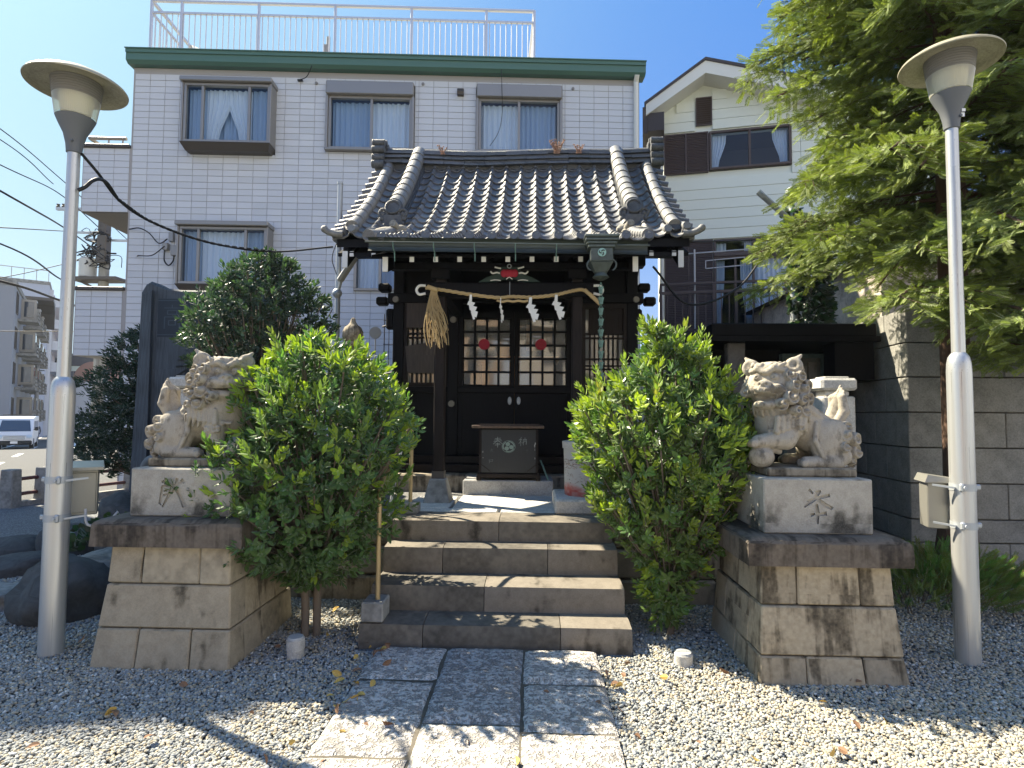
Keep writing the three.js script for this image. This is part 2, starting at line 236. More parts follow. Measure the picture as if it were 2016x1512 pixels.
// ---------- terrace with its retaining wall, and the steps ----------
const terrace = struct('stone_terrace', [bx(-2.95, 3.0, -0.1, 0.66, -11.0, -5.02)], stone([0.2, 0.19, 0.17], T.dirt, 0.006));
{
  const f = rng(31);
  for (const [xa, xb] of [[-2.95, -0.9], [0.9, 3.0]]) for (const [ya, yb] of [[-0.05, 0.2], [0.2, 0.44], [0.44, 0.70]]) {
    let x = xa; while (x < xb - 0.05) { const w = Math.min(rr(0.35, 0.75, f), xb - x), z1 = -4.86 - rr(0, 0.05, f); part('wall_stone', [bx(x + 0.006, Math.min(x + w, xb) - 0.006, ya + 0.006, yb - 0.006, -5.14, z1, 0.018)], pick([M.terrace, M.terrace, M.warm2], f), terrace); x += w; }
  }
  part('gravel_top', [bx(-2.93, 2.98, 0.655, 0.675, -10.9, -5.0)], stone([0.2, 0.2, 0.195], T.speck, 0.008, T.pit), terrace);
  for (const [a, b, c, d] of [[-0.47, 0.46, -6.08, -5.18], [-0.9, -0.5, -5.9, -5.2], [-0.88, -0.06, -5.165, -5.0], [-0.03, 0.88, -5.165, -5.0]]) part('floor_slab', [bx(a, b, 0.6, 0.712, c, d, 0.006)], M.pale, terrace);
}
const steps = thing('stone_steps', 'four dark weathered stone steps leading up from the paved path to the shrine', 'steps');
for (const [hw, y0, y1, zf, zb, joints] of [[0.895, -0.03, 0.172, -3.87, -4.4, [-0.47, 0.43]], [0.885, 0.13, 0.352, -4.125, -4.75, [-0.09]], [0.88, 0.31, 0.547, -4.43, -4.95, [-0.43, 0.36]], [0.865, 0.5, 0.712, -4.625, -4.995, [-0.02]]]) {
  const xs = [-hw, ...joints, hw];
  for (let i = 0; i + 1 < xs.length; i++) {
    const s = new THREE.Group(); const g = new THREE.BoxGeometry(xs[i + 1] - xs[i] - 0.005, y1 - y0, zf - zb, 12, 3, 4).translate((xs[i] + xs[i + 1]) / 2, (y0 + y1) / 2, (zf + zb) / 2), p = g.attributes.position;
    for (let k = 0; k < p.count; k++) { let x = p.getX(k), y = p.getY(k), z = p.getZ(k); const w = 0.006 * (n3(x * 9, y * 9 + 4, z * 9) - 0.5) * 2; if (y > y1 - 0.01 && z > zf - 0.01) { y -= 0.012 + 0.5 * Math.abs(w); z -= 0.012 + Math.abs(w); } else if (y > y1 - 0.01) y -= Math.abs(w) * 0.5; else if (z > zf - 0.01) z += w * 0.5; p.setXYZ(k, x, y, z); }
    g.computeVertexNormals(); part('step_block', [triUV(toCreasedNormals(g.toNonIndexed(), 0.5), i * 3 + y0 * 7)], [M.step, M.step2, M.step3][(i + Math.round(y0 * 10)) % 3], steps);
  }
}
// ---------- windows ----------
function curtain(w, h, folds, seed) { const f = rng(seed), n = Math.max(12, folds * 6), g = new THREE.PlaneGeometry(w, h, n, 4), p = g.attributes.position, ph = f() * 6; for (let i = 0; i < p.count; i++) { const u = p.getX(i) / w + 0.5; p.setZ(i, 0.022 * Math.sin(u * folds * 6.28 + ph + 0.9 * Math.sin(u * 9 + ph)) + 0.008 * Math.sin(u * folds * 14 + p.getY(i))); } g.computeVertexNormals(); return g; }
function tieBack(w, h, side, seed) { const g = curtain(w, h, 5, seed), p = g.attributes.position; for (let i = 0; i < p.count; i++) { const v = 0.5 - p.getY(i) / h, k = 1 - 0.55 * sstep(0.1, 1, v); p.setX(i, side * w / 2 + (p.getX(i) - side * w / 2) * k); } g.computeVertexNormals(); return g; }
function holedWall(rects, x0, x1, y0, y1, z0, z1) { const g = [], xs = [x0, ...new Set(rects.flatMap((r) => [r[0], r[1]]))].concat(x1).sort((a, b) => a - b); for (let i = 0; i + 1 < xs.length; i++) { const xm = (xs[i] + xs[i + 1]) / 2; let y = y0; for (const h of rects.filter((r) => r[0] < xm && r[1] > xm).sort((a, b) => a[2] - b[2])) { if (h[2] > y) g.push(bx(xs[i], xs[i + 1], y, h[2], z0, z1)); y = h[3]; } if (y < y1) g.push(bx(xs[i], xs[i + 1], y, y1, z0, z1)); } return g; }
// a window unit: frame part > mullion, pane, curtain and the dark room behind; x0..x1, y0..y1 outer size in the wall's own axes, zf the front of the frame
function windowUnit(parent, x0, x1, y0, y1, zf, mulls, frameMat, cur, name = 'window', deep = 0.7) {
  const t = 0.05, fr = part(name, [bx(x0, x1, y0, y0 + t, zf - 0.09, zf, 0.004), bx(x0, x1, y1 - t, y1, zf - 0.09, zf, 0.004), bx(x0, x0 + t, y0 + t, y1 - t, zf - 0.09, zf - 0.002, 0.004), bx(x1 - t, x1, y0 + t, y1 - t, zf - 0.09, zf - 0.002, 0.004)], frameMat, parent);
  const xs = [x0 + t, ...mulls, x1 - t];
  for (let i = 0; i < mulls.length; i++) part('mullion', [bx(mulls[i] - 0.025, mulls[i] + 0.025, y0 + t, y1 - t, zf - 0.07, zf - 0.012, 0.003)], frameMat, fr);
  for (let i = 0; i + 1 < xs.length; i++) { const a = xs[i] + (i ? 0.025 : 0), b = xs[i + 1] - (i + 2 < xs.length ? 0.025 : 0); part('pane', [new THREE.PlaneGeometry(b - a, y1 - y0 - 2 * t).translate((a + b) / 2, (y0 + y1) / 2, zf - 0.045 - 0.012 * (i % 2))], M.glass, fr); }
  const rb = [bx(x0, x1, y0, y1, zf - deep - 0.02, zf - deep), bx(x0 - 0.02, x0, y0, y1, zf - deep, zf - 0.095), bx(x1, x1 + 0.02, y0, y1, zf - deep, zf - 0.095), bx(x0, x1, y0 - 0.02, y0, zf - deep, zf - 0.095), bx(x0, x1, y1, y1 + 0.02, zf - deep, zf - 0.095)];
  part('room', rb, M.dark, fr);
  for (const [a, b, m, kind, seed, back = 0] of cur) { const w = b - a, h = y1 - y0 - 2 * t - 0.02, g = (kind ? tieBack(w, h, kind, seed) : curtain(w, h, Math.max(3, Math.round(w * 9)), seed)).translate((a + b) / 2, (y0 + y1) / 2, zf - 0.17 - back); part('curtain', [g], m, fr); }
  return fr;
}
// ---------- tiled apartment building behind the shrine ----------
{
  const B = thing('apartment_building', 'pale tiled three storey building with a green roof edge behind the shrine', 'building', [-7.85, 0, -11.18], 0.066);
  const rects = [[1.13, 2.86, 6.73, 8.12], [3.872, 5.658, 6.82, 8.23], [6.912, 8.678, 6.83, 8.245], [1.14, 2.87, 3.9, 5.235], [4.505, 5.455, 3.985, 5.295], [6.955, 8.655, 3.955, 5.345]];
  const holes = rects, W = 10.28, TOP = 8.47;
  // wall in pieces around the openings
  const wg = []; const xs = [0, ...new Set(holes.flatMap((r) => [r[0], r[1]]))].concat(W).sort((a, b) => a - b);
  for (let i = 0; i + 1 < xs.length; i++) { const xm = (xs[i] + xs[i + 1]) / 2; let y = 0; const hs = holes.filter((r) => r[0] < xm && r[1] > xm).sort((a, b) => a[2] - b[2]); for (const h of hs) { wg.push(bx(xs[i], xs[i + 1], y, h[2], -0.2, -0.012)); y = h[3]; } wg.push(bx(xs[i], xs[i + 1], y, TOP, -0.2, -0.012)); }
  const wall = part('wall', [...wg, bx(0, 0.2, 0, TOP, -8, -0.2), bx(W - 0.2, W, 0, TOP, -8, -0.2), bx(0, W, 0, TOP, -8.2, -8), bx(0.2, W - 0.2, TOP - 0.2, TOP - 0.004, -8, -0.2)], M.grout, B);
  // wall tiles: the nearest ones are pieces, the rest one mass
  const tg = [0, 1, 2].map((k) => { const g = hexa([[0, 0, 0.012], [0.293, 0, 0.012], [0.293, 0, 0], [0, 0, 0], [0, 0.123, 0.012], [0.293, 0.123, 0.012], [0.293, 0.123, 0], [0, 0.123, 0]], 0.004); return triUV(g, k * 0.37, k * 0.11); });
  const spots = [], f = rng(12);
  const cut = (x0, y0, x1, y1) => { for (const r of rects) { if (x1 <= r[0] || x0 >= r[1] || y1 <= r[2] || y0 >= r[3]) continue; const o = []; if (r[0] - x0 > 0.025) o.push([x0, y0, r[0] - 0.006, y1]); if (x1 - r[1] > 0.025) o.push([r[1] + 0.006, y0, x1, y1]); const a = Math.max(x0, r[0]), b = Math.min(x1, r[1]); if (r[2] - y0 > 0.02) o.push([a, y0, b, r[2] - 0.006]); if (y1 - r[3] > 0.02) o.push([a, r[3] + 0.006, b, y1]); return o; } return null; };
  const bits = [];
  for (let j = 0; j < 64; j++) for (let i = 0; i < 34; i++) { const x = 0.04 + i * 0.3, y = 0.16 + j * 0.13; if (y + 0.123 > TOP - 0.01 || x + 0.3 > W) continue; const c = cut(x, y, x + 0.293, y + 0.123); if (!c) spots.push([x, y, 0]); else for (const [p, q, u, v] of c) bits.push(bx(p, u, q, v, -0.012, 0, 0.003)); }
  const shown = ([x, y]) => y > 4.0 && x < 6.6 ? Math.hypot(x - 2.6, y - 5.4) : 99;
  spots.sort((a, b) => shown(a) - shown(b));
  const rest = bits;
  spots.forEach(([x, y], i) => {
    const k = Math.floor(f() * 3), z = -0.012 + rr(-0.0012, 0.0012, f);
    if (i < 300) { const m = shade(new THREE.Mesh(tg[k], M.facade[Math.floor(f() * 3)])); m.name = 'wall_tile'; m.position.set(x, y, z); wall.add(m); }
    else rest.push(tg[k].clone().translate(x, y, z));
  });
  // balcony boxes at the left corner
  const balc = [];
  for (const [a, b, y0, y1, n] of [[-0.93, 0.0, 5.5, 6.8, 0], [-0.96, 0.0, 2.62, 3.92, 1]]) {
    const p = part('balcony', [bx(a, b, y0, y1, -0.14, -0.012), bx(a, a + 0.14, y0, y1, -4.0, -0.14), bx(a + 0.14, b, y0, y0 + 0.16, -4.0, -0.14)], M.grout, B);
    for (let j = 0; j < 10; j++) for (let i = 0; i < 3; i++) { const x = a + 0.02 + i * 0.3, y = y0 + 0.002 + j * 0.13; rest.push(tg[i].clone().translate(x, y, -0.012)); }
    part('coping', [bx(a - 0.03, b - 0.002, y1, y1 + 0.07, -0.2, 0.05, 0.01), bx(a - 0.03, a + 0.16, y1, y1 + 0.07, -4.0, -0.2, 0.01)], M.frameDark, p);
    if (!n) { part('handrail', [rod([a + 0.05, y1 + 0.24, -0.1], [b - 0.15, y1 + 0.24, -0.1], 0.035), rod([a + 0.05, y1 + 0.24, -0.1], [a + 0.05, y1 + 0.24, -3.8], 0.035), rod([-0.5, y1 + 0.07, -0.1], [-0.5, y1 + 0.24, -0.1], 0.015), rod([-0.22, y1 + 0.07, -0.1], [-0.22, y1 + 0.24, -0.1], 0.015)], M.frame, p); part('soffit', [bx(a + 0.01, b + 0.2, y0 - 0.012, y0 - 0.003, -3.9, -0.02)], M.frameDark, p); }
  }
  stuff(part('wall_tiling', rest, M.facade[0], wall));
  // eave with gutter, roof deck, railing
  const roof = part('roof_edge', [poly([[-0.1, 0.0], [0.12, 0.0], [0.19, 0.05], [0.19, 0.19], [0.215, 0.19], [0.215, 0.275], [-0.1, 0.36]], W + 0.14).rotateY(-Math.PI / 2).translate(W + 0.09, 8.475, 0)], M.green, B);
  part('gutter_lip', [bx(-0.06, W + 0.1, 8.735, 8.755, 0.216, 0.235)], M.green, roof);
  part('roof_deck', [bx(0, W, 8.60, 8.86, -8.2, -0.102)], M.concrete, roof);
  const rail = part('roof_railing', [bar([0.25, 9.95, -0.1], [8.1, 9.95, -0.1], 0.06, 0.05, 0.006), bar([0.25, 9.70, -0.1], [8.1, 9.70, -0.1], 0.04, 0.04), bar([0.25, 8.93, -0.1], [8.1, 8.93, -0.1], 0.05, 0.035)], M.railing, B);
  for (const [xe, z1] of [[0.25, -5], [8.1, -5]]) part('side_rail', [bar([xe, 9.95, -0.1], [xe, 9.95, z1], 0.06, 0.05), bar([xe, 9.7, -0.1], [xe, 9.7, z1], 0.04, 0.04), bar([xe, 8.93, -0.1], [xe, 8.93, z1], 0.05, 0.035), ...Array.from({ length: 34 }, (_, i) => rod([xe, 8.93, -0.25 - i * 0.14], [xe, 9.7, -0.25 - i * 0.14], 0.011, 0.011, 6))], M.railing, rail);
  for (const x of [0.25, 0.86, 2.42, 3.98, 5.55, 7.1, 8.1]) part('post', [cbx(0.05, 1.15, 0.05, x, 9.38, -0.1, 0.004), cbx(0.16, 0.02, 0.1, x, 8.91, -0.1)], M.railing, rail);
  part('brace', [bar([0.3, 9.95, -1.6], [1.3, 8.92, -0.14], 0.05, 0.05)], M.railing, rail);
  for (let i = 0; i < 68; i++) { const x = 0.33 + i * 0.114; if (x < 8.05) part('baluster', [rod([x, 8.93, -0.1], [x, 9.7, -0.1], 0.011, 0.011, 6)], M.railing, rail); }
  part('stair_house', [poly([[0, 0], [1.6, 0], [1.6, 0.75], [1.5, 0.75]], 2.4).translate(7.0, 8.8, -5.6)], M.green, B);
  part('vent_pipe', [rod([3.7, 8.8, -0.6], [3.7, 9.6, -0.6], 0.04), cbx(0.1, 0.25, 0.08, 3.7, 9.2, -0.45)], M.frame, B);
  part('downpipe', [rod([10.2, 0, 0.05], [10.2, 8.4, 0.05], 0.05), rod([10.2, 8.4, 0.05], [10.2, 8.5, 0.15], 0.05)], M.trim, B);
  // windows
  for (const [x0, x1, y0, y1, seed, top] of [[1.12, 2.87, 6.7, 8.13, 1, true], [1.13, 2.88, 3.88, 5.25, 5, false]]) {      // box windows that stand out from the wall
    const fr = windowUnit(B, x0 + 0.04, x1 - 0.03, y0 + 0.14, y1 - 0.1, 0.28, [x0 + 0.4, x0 + 1.31], M.frame, [[x0 + 0.08, x0 + 0.42, M.curtainBlue, 0, seed], ...(top ? [[x0 + 0.42, x0 + 0.93, M.curtain, -1, seed + 1], [x0 + 0.8, x0 + 1.31, M.curtain, 1, seed + 2], [x0 + 0.5, x0 + 1.3, M.curtainBlue, 0, seed + 7, 0.1]] : [[x0 + 0.42, x0 + 1.31, M.curtain, 0, seed + 2]]), [x0 + 1.32, x1 - 0.08, M.curtainBlue, 0, seed + 3]], 'bay_window', 0.9);
    part('hood', [bx(x0 - 0.02, x1 + 0.02, y1 - 0.09, y1, -0.05, 0.36, 0.012)], M.frame, fr);
    part('sill_box', [hexa([[x0 + 0.06, y0, 0.2], [x1 - 0.06, y0, 0.2], [x1 - 0.06, y0, -0.05], [x0 + 0.06, y0, -0.05], [x0, y0 + 0.13, 0.33], [x1, y0 + 0.13, 0.33], [x1, y0 + 0.13, -0.05], [x0, y0 + 0.13, -0.05]], 0.006)], M.frameDark, fr);
    for (const [a, b] of [[x0, x0 + 0.036], [x1 - 0.026, x1]]) part('side_panel', [bx(a, b, y0 + 0.135, y1 - 0.095, -0.05, 0.3, 0.004)], M.frame, fr);
  }
  for (const [x0, x1, y0, y1, mid, seed] of [[3.925, 5.605, 6.865, 7.965, 4.79, 20], [6.965, 8.625, 6.875, 7.975, 7.79, 30]]) {
    const A = seed === 20 ? M.curtainBlue : M.curtain, C = seed === 20 ? M.curtain : M.curtainBlue;
    const fr = windowUnit(B, x0, x1, y0, y1, 0.05, [mid], M.frame, [[x0 + 0.05, mid, A, 0, seed], [mid, x1 - 0.05, C, 0, seed + 1]]);
    part('shutter_box', [bx(x0 - 0.04, x1 + 0.04, y1 + 0.002, y1 + 0.27, -0.05, 0.14, 0.014)], M.frame, fr);
    for (const [a, b] of [[x0 - 0.05, x0 - 0.002], [x1 + 0.002, x1 + 0.05]]) part('side_channel', [bx(a, b, y0, y1, -0.05, 0.09, 0.004)], M.frame, fr);
    part('sill', [bx(x0 - 0.05, x1 + 0.05, y0 - 0.045, y0 - 0.002, -0.05, 0.12, 0.006)], M.frame, fr);
  }
  windowUnit(B, 4.5, 5.46, 3.98, 5.3, 0.05, [5.02], M.frame, [[4.55, 5.02, M.curtain, 0, 41], [5.0, 5.42, M.curtainBlue, 0, 42]]);
  windowUnit(B, 6.955, 8.655, 3.955, 5.345, 0.05, [7.8], M.frame, [[7.0, 8.6, M.curtain, 0, 44]]);
  part('vent_hood', [poly([[0, 0], [0.1, 0], [0.12, 0.05], [0.06, 0.14], [0, 0.16]], 0.12, 0.006).rotateY(-Math.PI / 2).translate(6.65, 8.03, 0.0)], M.frameDark, B);
  for (const [x, y] of [[0.98, 8.2], [3.66, 8.23], [5.82, 8.27], [8.9, 8.25]]) part('wall_plug', [rod([x, y, 0], [x, y, 0.03], 0.032, 0.028, 16), rod([x, y, 0.03], [x, y, 0.045], 0.014)], M.frame, B);
  part('hanging_wire', [tube([[7.42, 8.5, 0.22], [7.43, 8.2, 0.2], [7.44, 7.6, 0.1], [7.36, 7.2, 0.15], [7.2, 6.95, 0.12]], 0.006, 30, 5), tube([[3.62, 8.48, 0.2], [3.6, 8.42, 0.2], [3.48, 8.3, 0.1], [3.35, 8.28, 0.05]], 0.009, 20, 5), cbx(0.1, 0.03, 0.05, 3.34, 8.27, 0.03)], M.cable, B);
  const meter = part('cable_box', [cbx(0.09, 0.18, 0.08, 0.9, 5.0, 0.04, 0.006), cbx(0.13, 0.2, 0.1, 0.98, 4.72, 0.05, 0.006), cbx(0.1, 0.14, 0.1, 0.8, 4.8, 0.05, 0.006)], M.frame, B);
  part('loop', [tube([[0.78, 4.72, 0.06], [0.8, 4.5, 0.08], [0.88, 4.42, 0.08], [0.96, 4.5, 0.08], [0.97, 4.62, 0.06]], 0.014, 24, 6), tube([[0.84, 4.95, 0.08], [0.7, 4.85, 0.1], [0.5, 5.05, 0.12], [0.3, 5.15, 0.1], [0.05, 5.15, 0.02]], 0.012, 24, 6), tube([[0.8, 4.8, 0.1], [0.6, 4.6, 0.15], [0.3, 4.6, 0.1], [0.02, 4.7, -0.5]], 0.01, 24, 6)], M.cable, meter);
}
// ---------- cream clapboard house on the right ----------
{
  const H = thing('clapboard_house', 'pale cream clapboard house with a gable and brown shutters on the right', 'house', [3.06, 0, -14.2], -0.19);
  const XL = 0.36, XR = 6.2, PK = 1.3, gy = (x) => x < PK ? 8.72 + (x - 0.0) / PK * 0.86 : 9.58 - (x - PK) * 0.335;       // underside of the gable
  const wallH = part('wall', [...holedWall([[1.44, 3.22, 7.44, 8.34], [1.52, 3.43, 3.32, 5.7]], XL, XR, 0, 8.5, -0.2, -0.031), bx(XL, XL + 0.1, 0, 8.0, -7, -0.2), bx(XR - 0.1, XR, 0, 8, -7, -0.2)], M.siding, H);
  part('gable', [poly([[XL, 8.5], [4.4, 8.5], [PK, gy(PK)], [XL, gy(XL)]], 0.1).translate(0, 0, -0.131)], M.siding, H);
  const wins = [[0.33, 3.26, 7.38, 8.4], [0.36, 3.5, 3.4, 5.74], [1.1, 1.5, 8.52, 9.25]];
  const pieces = [];
  for (let y = 2.6; y < 9.6; y += 0.243) {
    let segs = [[XL, XR]]; for (const w of wins) if (y + 0.24 > w[2] && y < w[3]) segs = segs.flatMap(([a, b]) => [[a, Math.min(b, w[0])], [Math.max(a, w[1]), b]].filter(([p, q]) => q - p > 0.04));
    for (let [a, b] of segs) {
      if (y + 0.24 > gy(a)) { const yy = y + 0.24; a = Math.max(a, (yy - 8.72) / 0.86 * PK + 0.001); } if (y + 0.24 > gy(b)) b = Math.min(b, PK + (9.58 - y - 0.24) / 0.335); if (b - a < 0.1) continue;
      const mid = 3.45; for (const [p, q] of a < mid && b > mid && y > 7 ? [[a, mid - 0.004], [mid + 0.004, b]] : [[a, b]]) part('siding_board', [hexa([[p, y, 0.016], [q, y, 0.016], [q, y, -0.03], [p, y, -0.03], [p, y + 0.238, 0.006], [q, y + 0.238, 0.006], [q, y + 0.238, -0.03], [p, y + 0.238, -0.03]])], M.siding, wallH);
    }
  }
  const rl = (x) => x < PK ? 8.97 + x / PK * 0.86 : 9.83 - (x - PK) * 0.335;
  const roof = part('roof', [poly([[-0.1, rl(-0.1)], [PK, rl(PK)], [XR + 0.5, rl(XR + 0.5)], [XR + 0.5, rl(XR + 0.5) + 0.07], [PK, rl(PK) + 0.07], [-0.1, rl(-0.1) + 0.07]].map(([x, y]) => [x, y]), 8).translate(0, 0, -7.4)], M.roofdark, H);
  part('bargeboard', [poly([[-0.06, rl(-0.06) - 0.27], [PK, rl(PK) - 0.3], [XR + 0.45, rl(XR + 0.45) - 0.28], [XR + 0.45, rl(XR + 0.45) - 0.004], [PK, rl(PK) - 0.004], [-0.06, rl(-0.06) - 0.004]], 0.05).translate(0, 0, 0.52)], M.trim, roof);
  part('soffit', [poly([[0, rl(0) - 0.25], [PK, rl(PK) - 0.27], [XR, rl(XR) - 0.25], [XR, rl(XR) - 0.22], [PK, rl(PK) - 0.24], [0, rl(0) - 0.22]], 0.6).translate(0, 0, -0.08)], M.trim, roof);
  part('eave_end', [bx(-0.02, 0.36, 8.3, 8.74, -0.3, 0.5), bx(-0.14, -0.03, 8.25, 8.9, -7, 0.5)], M.roofdark, roof);
  part('gable_vent', [bx(1.12, 1.49, 8.54, 8.56, 0, 0.05), bx(1.12, 1.49, 9.2, 9.23, 0, 0.05), bx(1.12, 1.145, 8.56, 9.2, 0, 0.05), bx(1.465, 1.49, 8.56, 9.2, 0, 0.05), bx(1.145, 1.465, 8.56, 9.2, -0.02, 0.004)], M.brown, H);
  stuff(part('vent_slats', Array.from({ length: 12 }, (_, i) => rot(cbx(0.32, 0.008, 0.05), 0.6).translate(1.305, 8.59 + i * 0.052, 0.024)), M.brown, H));
  windowUnit(H, 1.42, 3.24, 7.42, 8.36, 0.07, [2.33], M.brown, [[1.47, 1.82, M.curtain, -1, 61], [2.85, 3.19, M.curtain, 1, 62]], 'window', 1.2);
  function shutter(x0, x1, y0, y1) { const p = part('shutter_panel', [bx(x0, x1, y0, y1, -0.02, 0.05), bx(x0, x0 + 0.03, y0, y1, 0.05, 0.085), bx(x1 - 0.03, x1, y0, y1, 0.05, 0.085), bx((x0 + x1) / 2 - 0.015, (x0 + x1) / 2 + 0.015, y0, y1, 0.05, 0.08), bx(x0 + 0.03, x1 - 0.03, y1 - 0.03, y1, 0.05, 0.085)], M.brown, H); const s = []; for (let y = y0 + 0.03; y < y1 - 0.05; y += 0.042) s.push(hexa([[x0 + 0.03, y, 0.075], [x1 - 0.03, y, 0.075], [x1 - 0.03, y, 0.05], [x0 + 0.03, y, 0.05], [x0 + 0.03, y + 0.03, 0.058], [x1 - 0.03, y + 0.03, 0.058], [x1 - 0.03, y + 0.03, 0.05], [x0 + 0.03, y + 0.03, 0.05]])); stuff(part('shutter_slats', s, M.brown, p)); }
  shutter(0.36, 1.4, 7.38, 8.36); shutter(0.36, 1.48, 3.3, 5.72);
  windowUnit(H, 1.5, 3.45, 5.36, 5.72, 0.06, [2.38], M.brown, [[1.55, 1.8, M.curtain, 0, 71], [2.2, 2.36, M.curtain, 0, 72], [2.42, 3.4, M.curtain, 0, 73]], 'window', 1.2);
  windowUnit(H, 1.5, 3.45, 3.3, 5.3, 0.06, [1.98, 2.38], M.brown, [[1.55, 1.76, M.curtain, -1, 74], [2.1, 2.4, M.curtain, 1, 75], [2.4, 3.4, M.curtain, 0, 76]], 'sliding_door', 1.2);
  part('transom', [bx(1.5, 3.45, 5.302, 5.358, -0.03, 0.09, 0.004)], M.brown, H);
  const rail = part('balcony_rail', [bar([0.25, 4.5, 0.9], [4.6, 4.5, 0.9], 0.06, 0.05), bar([0.25, 4.3, 0.9], [4.6, 4.3, 0.9], 0.05, 0.06), bar([0.25, 3.45, 0.9], [4.6, 3.45, 0.9], 0.05, 0.05), bx(0.2, 4.7, 3.1, 3.3, -0.03, 1.0), bar([0.25, 4.5, 0.9], [0.25, 4.5, 0], 0.05, 0.05), bar([0.25, 4.3, 0.9], [0.25, 4.3, 0], 0.05, 0.05)], M.brown, H);
  for (const x of [0.25, 1.4, 2.9, 4.4]) part('post', [cbx(0.06, 1.2, 0.06, x, 3.9, 0.9)], M.brown, rail);
  for (let x = 0.4; x < 4.4; x += 0.165) part('baluster', [cbx(0.022, 0.85, 0.022, x, 3.87, 0.9)], M.brown, rail);
  part('laundry_pole', [rod([0.1, 5.2, 0.75], [3.0, 5.28, 0.75], 0.016), rod([1.0, 3.4, 0.8], [1.0, 5.3, 0.8], 0.02)], M.wirewhite, H);
  part('hanging_dryer', [bar([1.25, 5.08, 0.6], [2.1, 5.12, 0.6], 0.02), bar([1.27, 4.9, 0.6], [2.1, 4.94, 0.6], 0.02), bar([1.26, 5.08, 0.6], [1.26, 4.9, 0.6], 0.02), bar([2.1, 5.12, 0.6], [2.1, 4.94, 0.6], 0.02)], M.wirewhite, H);
  part('downpipe', [rod([0.3, 0, 0.1], [0.3, 8.2, 0.1], 0.045)], M.trim, H);
}
// ---------- dark shed behind the right lion ----------
{
  const S = thing('dark_shed', 'black flat roofed shed with an old door behind the right stone lion', 'shed');
  part('roof', [bx(2.2, 3.98, 2.42, 2.56, -9.2, -6.45, 0.01), bx(2.17, 4.0, 2.36, 2.419, -9.2, -6.42)], M.black, S);
  part('wall', [bx(2.3, 3.95, 0.6, 2.358, -9.1, -9.0), bx(2.3, 2.36, 0.6, 2.358, -9.0, -7.0), bx(3.88, 3.94, 0.6, 2.358, -9, -7.0), bx(3.74, 3.9, 0.6, 2.358, -7.1, -7.0), bx(2.36, 3.3, 0.6, 2.358, -7.4, -7.3)], M.black, S);
  part('hanging_panel', [bx(3.55, 3.97, 1.95, 2.358, -6.75, -6.5)], M.black, S);
  part('post', [hexa([[2.42, 0.6, -6.6], [2.56, 0.6, -6.6], [2.56, 0.6, -6.72], [2.42, 0.6, -6.72], [2.42, 2.36, -6.6], [2.62, 2.36, -6.6], [2.62, 2.36, -6.72], [2.42, 2.36, -6.72]], 0.01)], stone([0.17, 0.16, 0.15], T.stain, 0.005), S);
  const door = part('door', [bx(3.3, 3.73, 0.7, 2.25, -7.25, -7.2)], std([0.16, 0.165, 0.15], 0.8, { map: T.stain }), S);
  part('frame', [bx(3.26, 3.298, 0.7, 2.3, -7.26, -7.16), bx(3.732, 3.78, 0.7, 2.3, -7.26, -7.16), bx(3.3, 3.73, 2.252, 2.3, -7.26, -7.16)], std([0.15, 0.22, 0.22], 0.7, { map: T.dirt }), door);
  part('board', [bx(3.36, 3.56, 1.3, 2.15, -7.2, -7.18), bx(3.58, 3.68, 0.8, 2.2, -7.2, -7.182)], std([0.26, 0.25, 0.22], 0.85, { map: T.stain }), door);
}
// ---------- block retaining wall on the right ----------
{
  const W = thing('block_wall', 'grey split face block retaining wall on the right behind the conifer', 'wall');
  const rows = [-0.05, 0.3, 0.53, 0.885, 1.24, 1.595, 1.95, 2.3, 2.65], cx = 4.02, zc = -6.02, f = rng(44);
  part('core', [bx(cx + 0.06, 12, -0.1, 2.6, -6.6, zc - 0.06), hexa([[cx + 0.08, -0.1, zc - 0.1], [cx + 0.6, -0.1, zc - 0.1], [4.9, -0.1, -9.5], [4.34, -0.1, -9.5], [cx + 0.08, 2.6, zc - 0.1], [cx + 0.6, 2.6, zc - 0.1], [4.9, 2.6, -9.5], [4.34, 2.6, -9.5]])], M.joint, W);
  for (let j = 0; j + 1 < rows.length; j++) {
    const y0 = rows[j] + 0.006, y1 = rows[j + 1] - 0.006; let x = cx; const first = j % 2 ? 0.56 : 0.95;
    for (let k = 0; x < 9.5; k++) { const w = k ? 0.9 : first; part('block', [bx(x + (k ? 0.005 : 0), x + w - 0.005, y0, y1, zc - 0.2, zc + rr(-0.004, 0.004, f), 0.006)], pick([M.wall, M.wall2, M.wall], f), W); x += w; }
    let t = 0; const A = V(cx, 0, zc), Bq = V(4.26, 0, -9.5), Dv = Bq.clone().sub(A).normalize(), Nn = V(-Dv.z, 0, Dv.x); if (Nn.x > 0) Nn.negate();
    for (let k = 0; t < 3.4; k++) { const w = k ? 0.45 : (j % 2 ? 0.42 : 0.2), a = A.clone().addScaledVector(Dv, t + (k ? 0.004 : 0.002)).addScaledVector(Nn, 0.002), b = A.clone().addScaledVector(Dv, t + w - 0.004).addScaledVector(Nn, 0.002), a2 = a.clone().addScaledVector(Nn, -0.18), b2 = b.clone().addScaledVector(Nn, -0.18); if (k === 0) { a2.z = zc - 0.21; } part('block', [hexa([[b.x, y0, b.z], [a.x, y0, a.z], [a2.x, y0, a2.z], [b2.x, y0, b2.z], [b.x, y1, b.z], [a.x, y1, a.z], [a2.x, y1, a2.z], [b2.x, y1, b2.z]].map((c) => c), 0.005)], pick([M.wall, M.wall2], f), W); t += w; }
  }
}
scene.fog = new THREE.FogExp2(new THREE.Color(0.72, 0.85, 1.0), 0.0004);
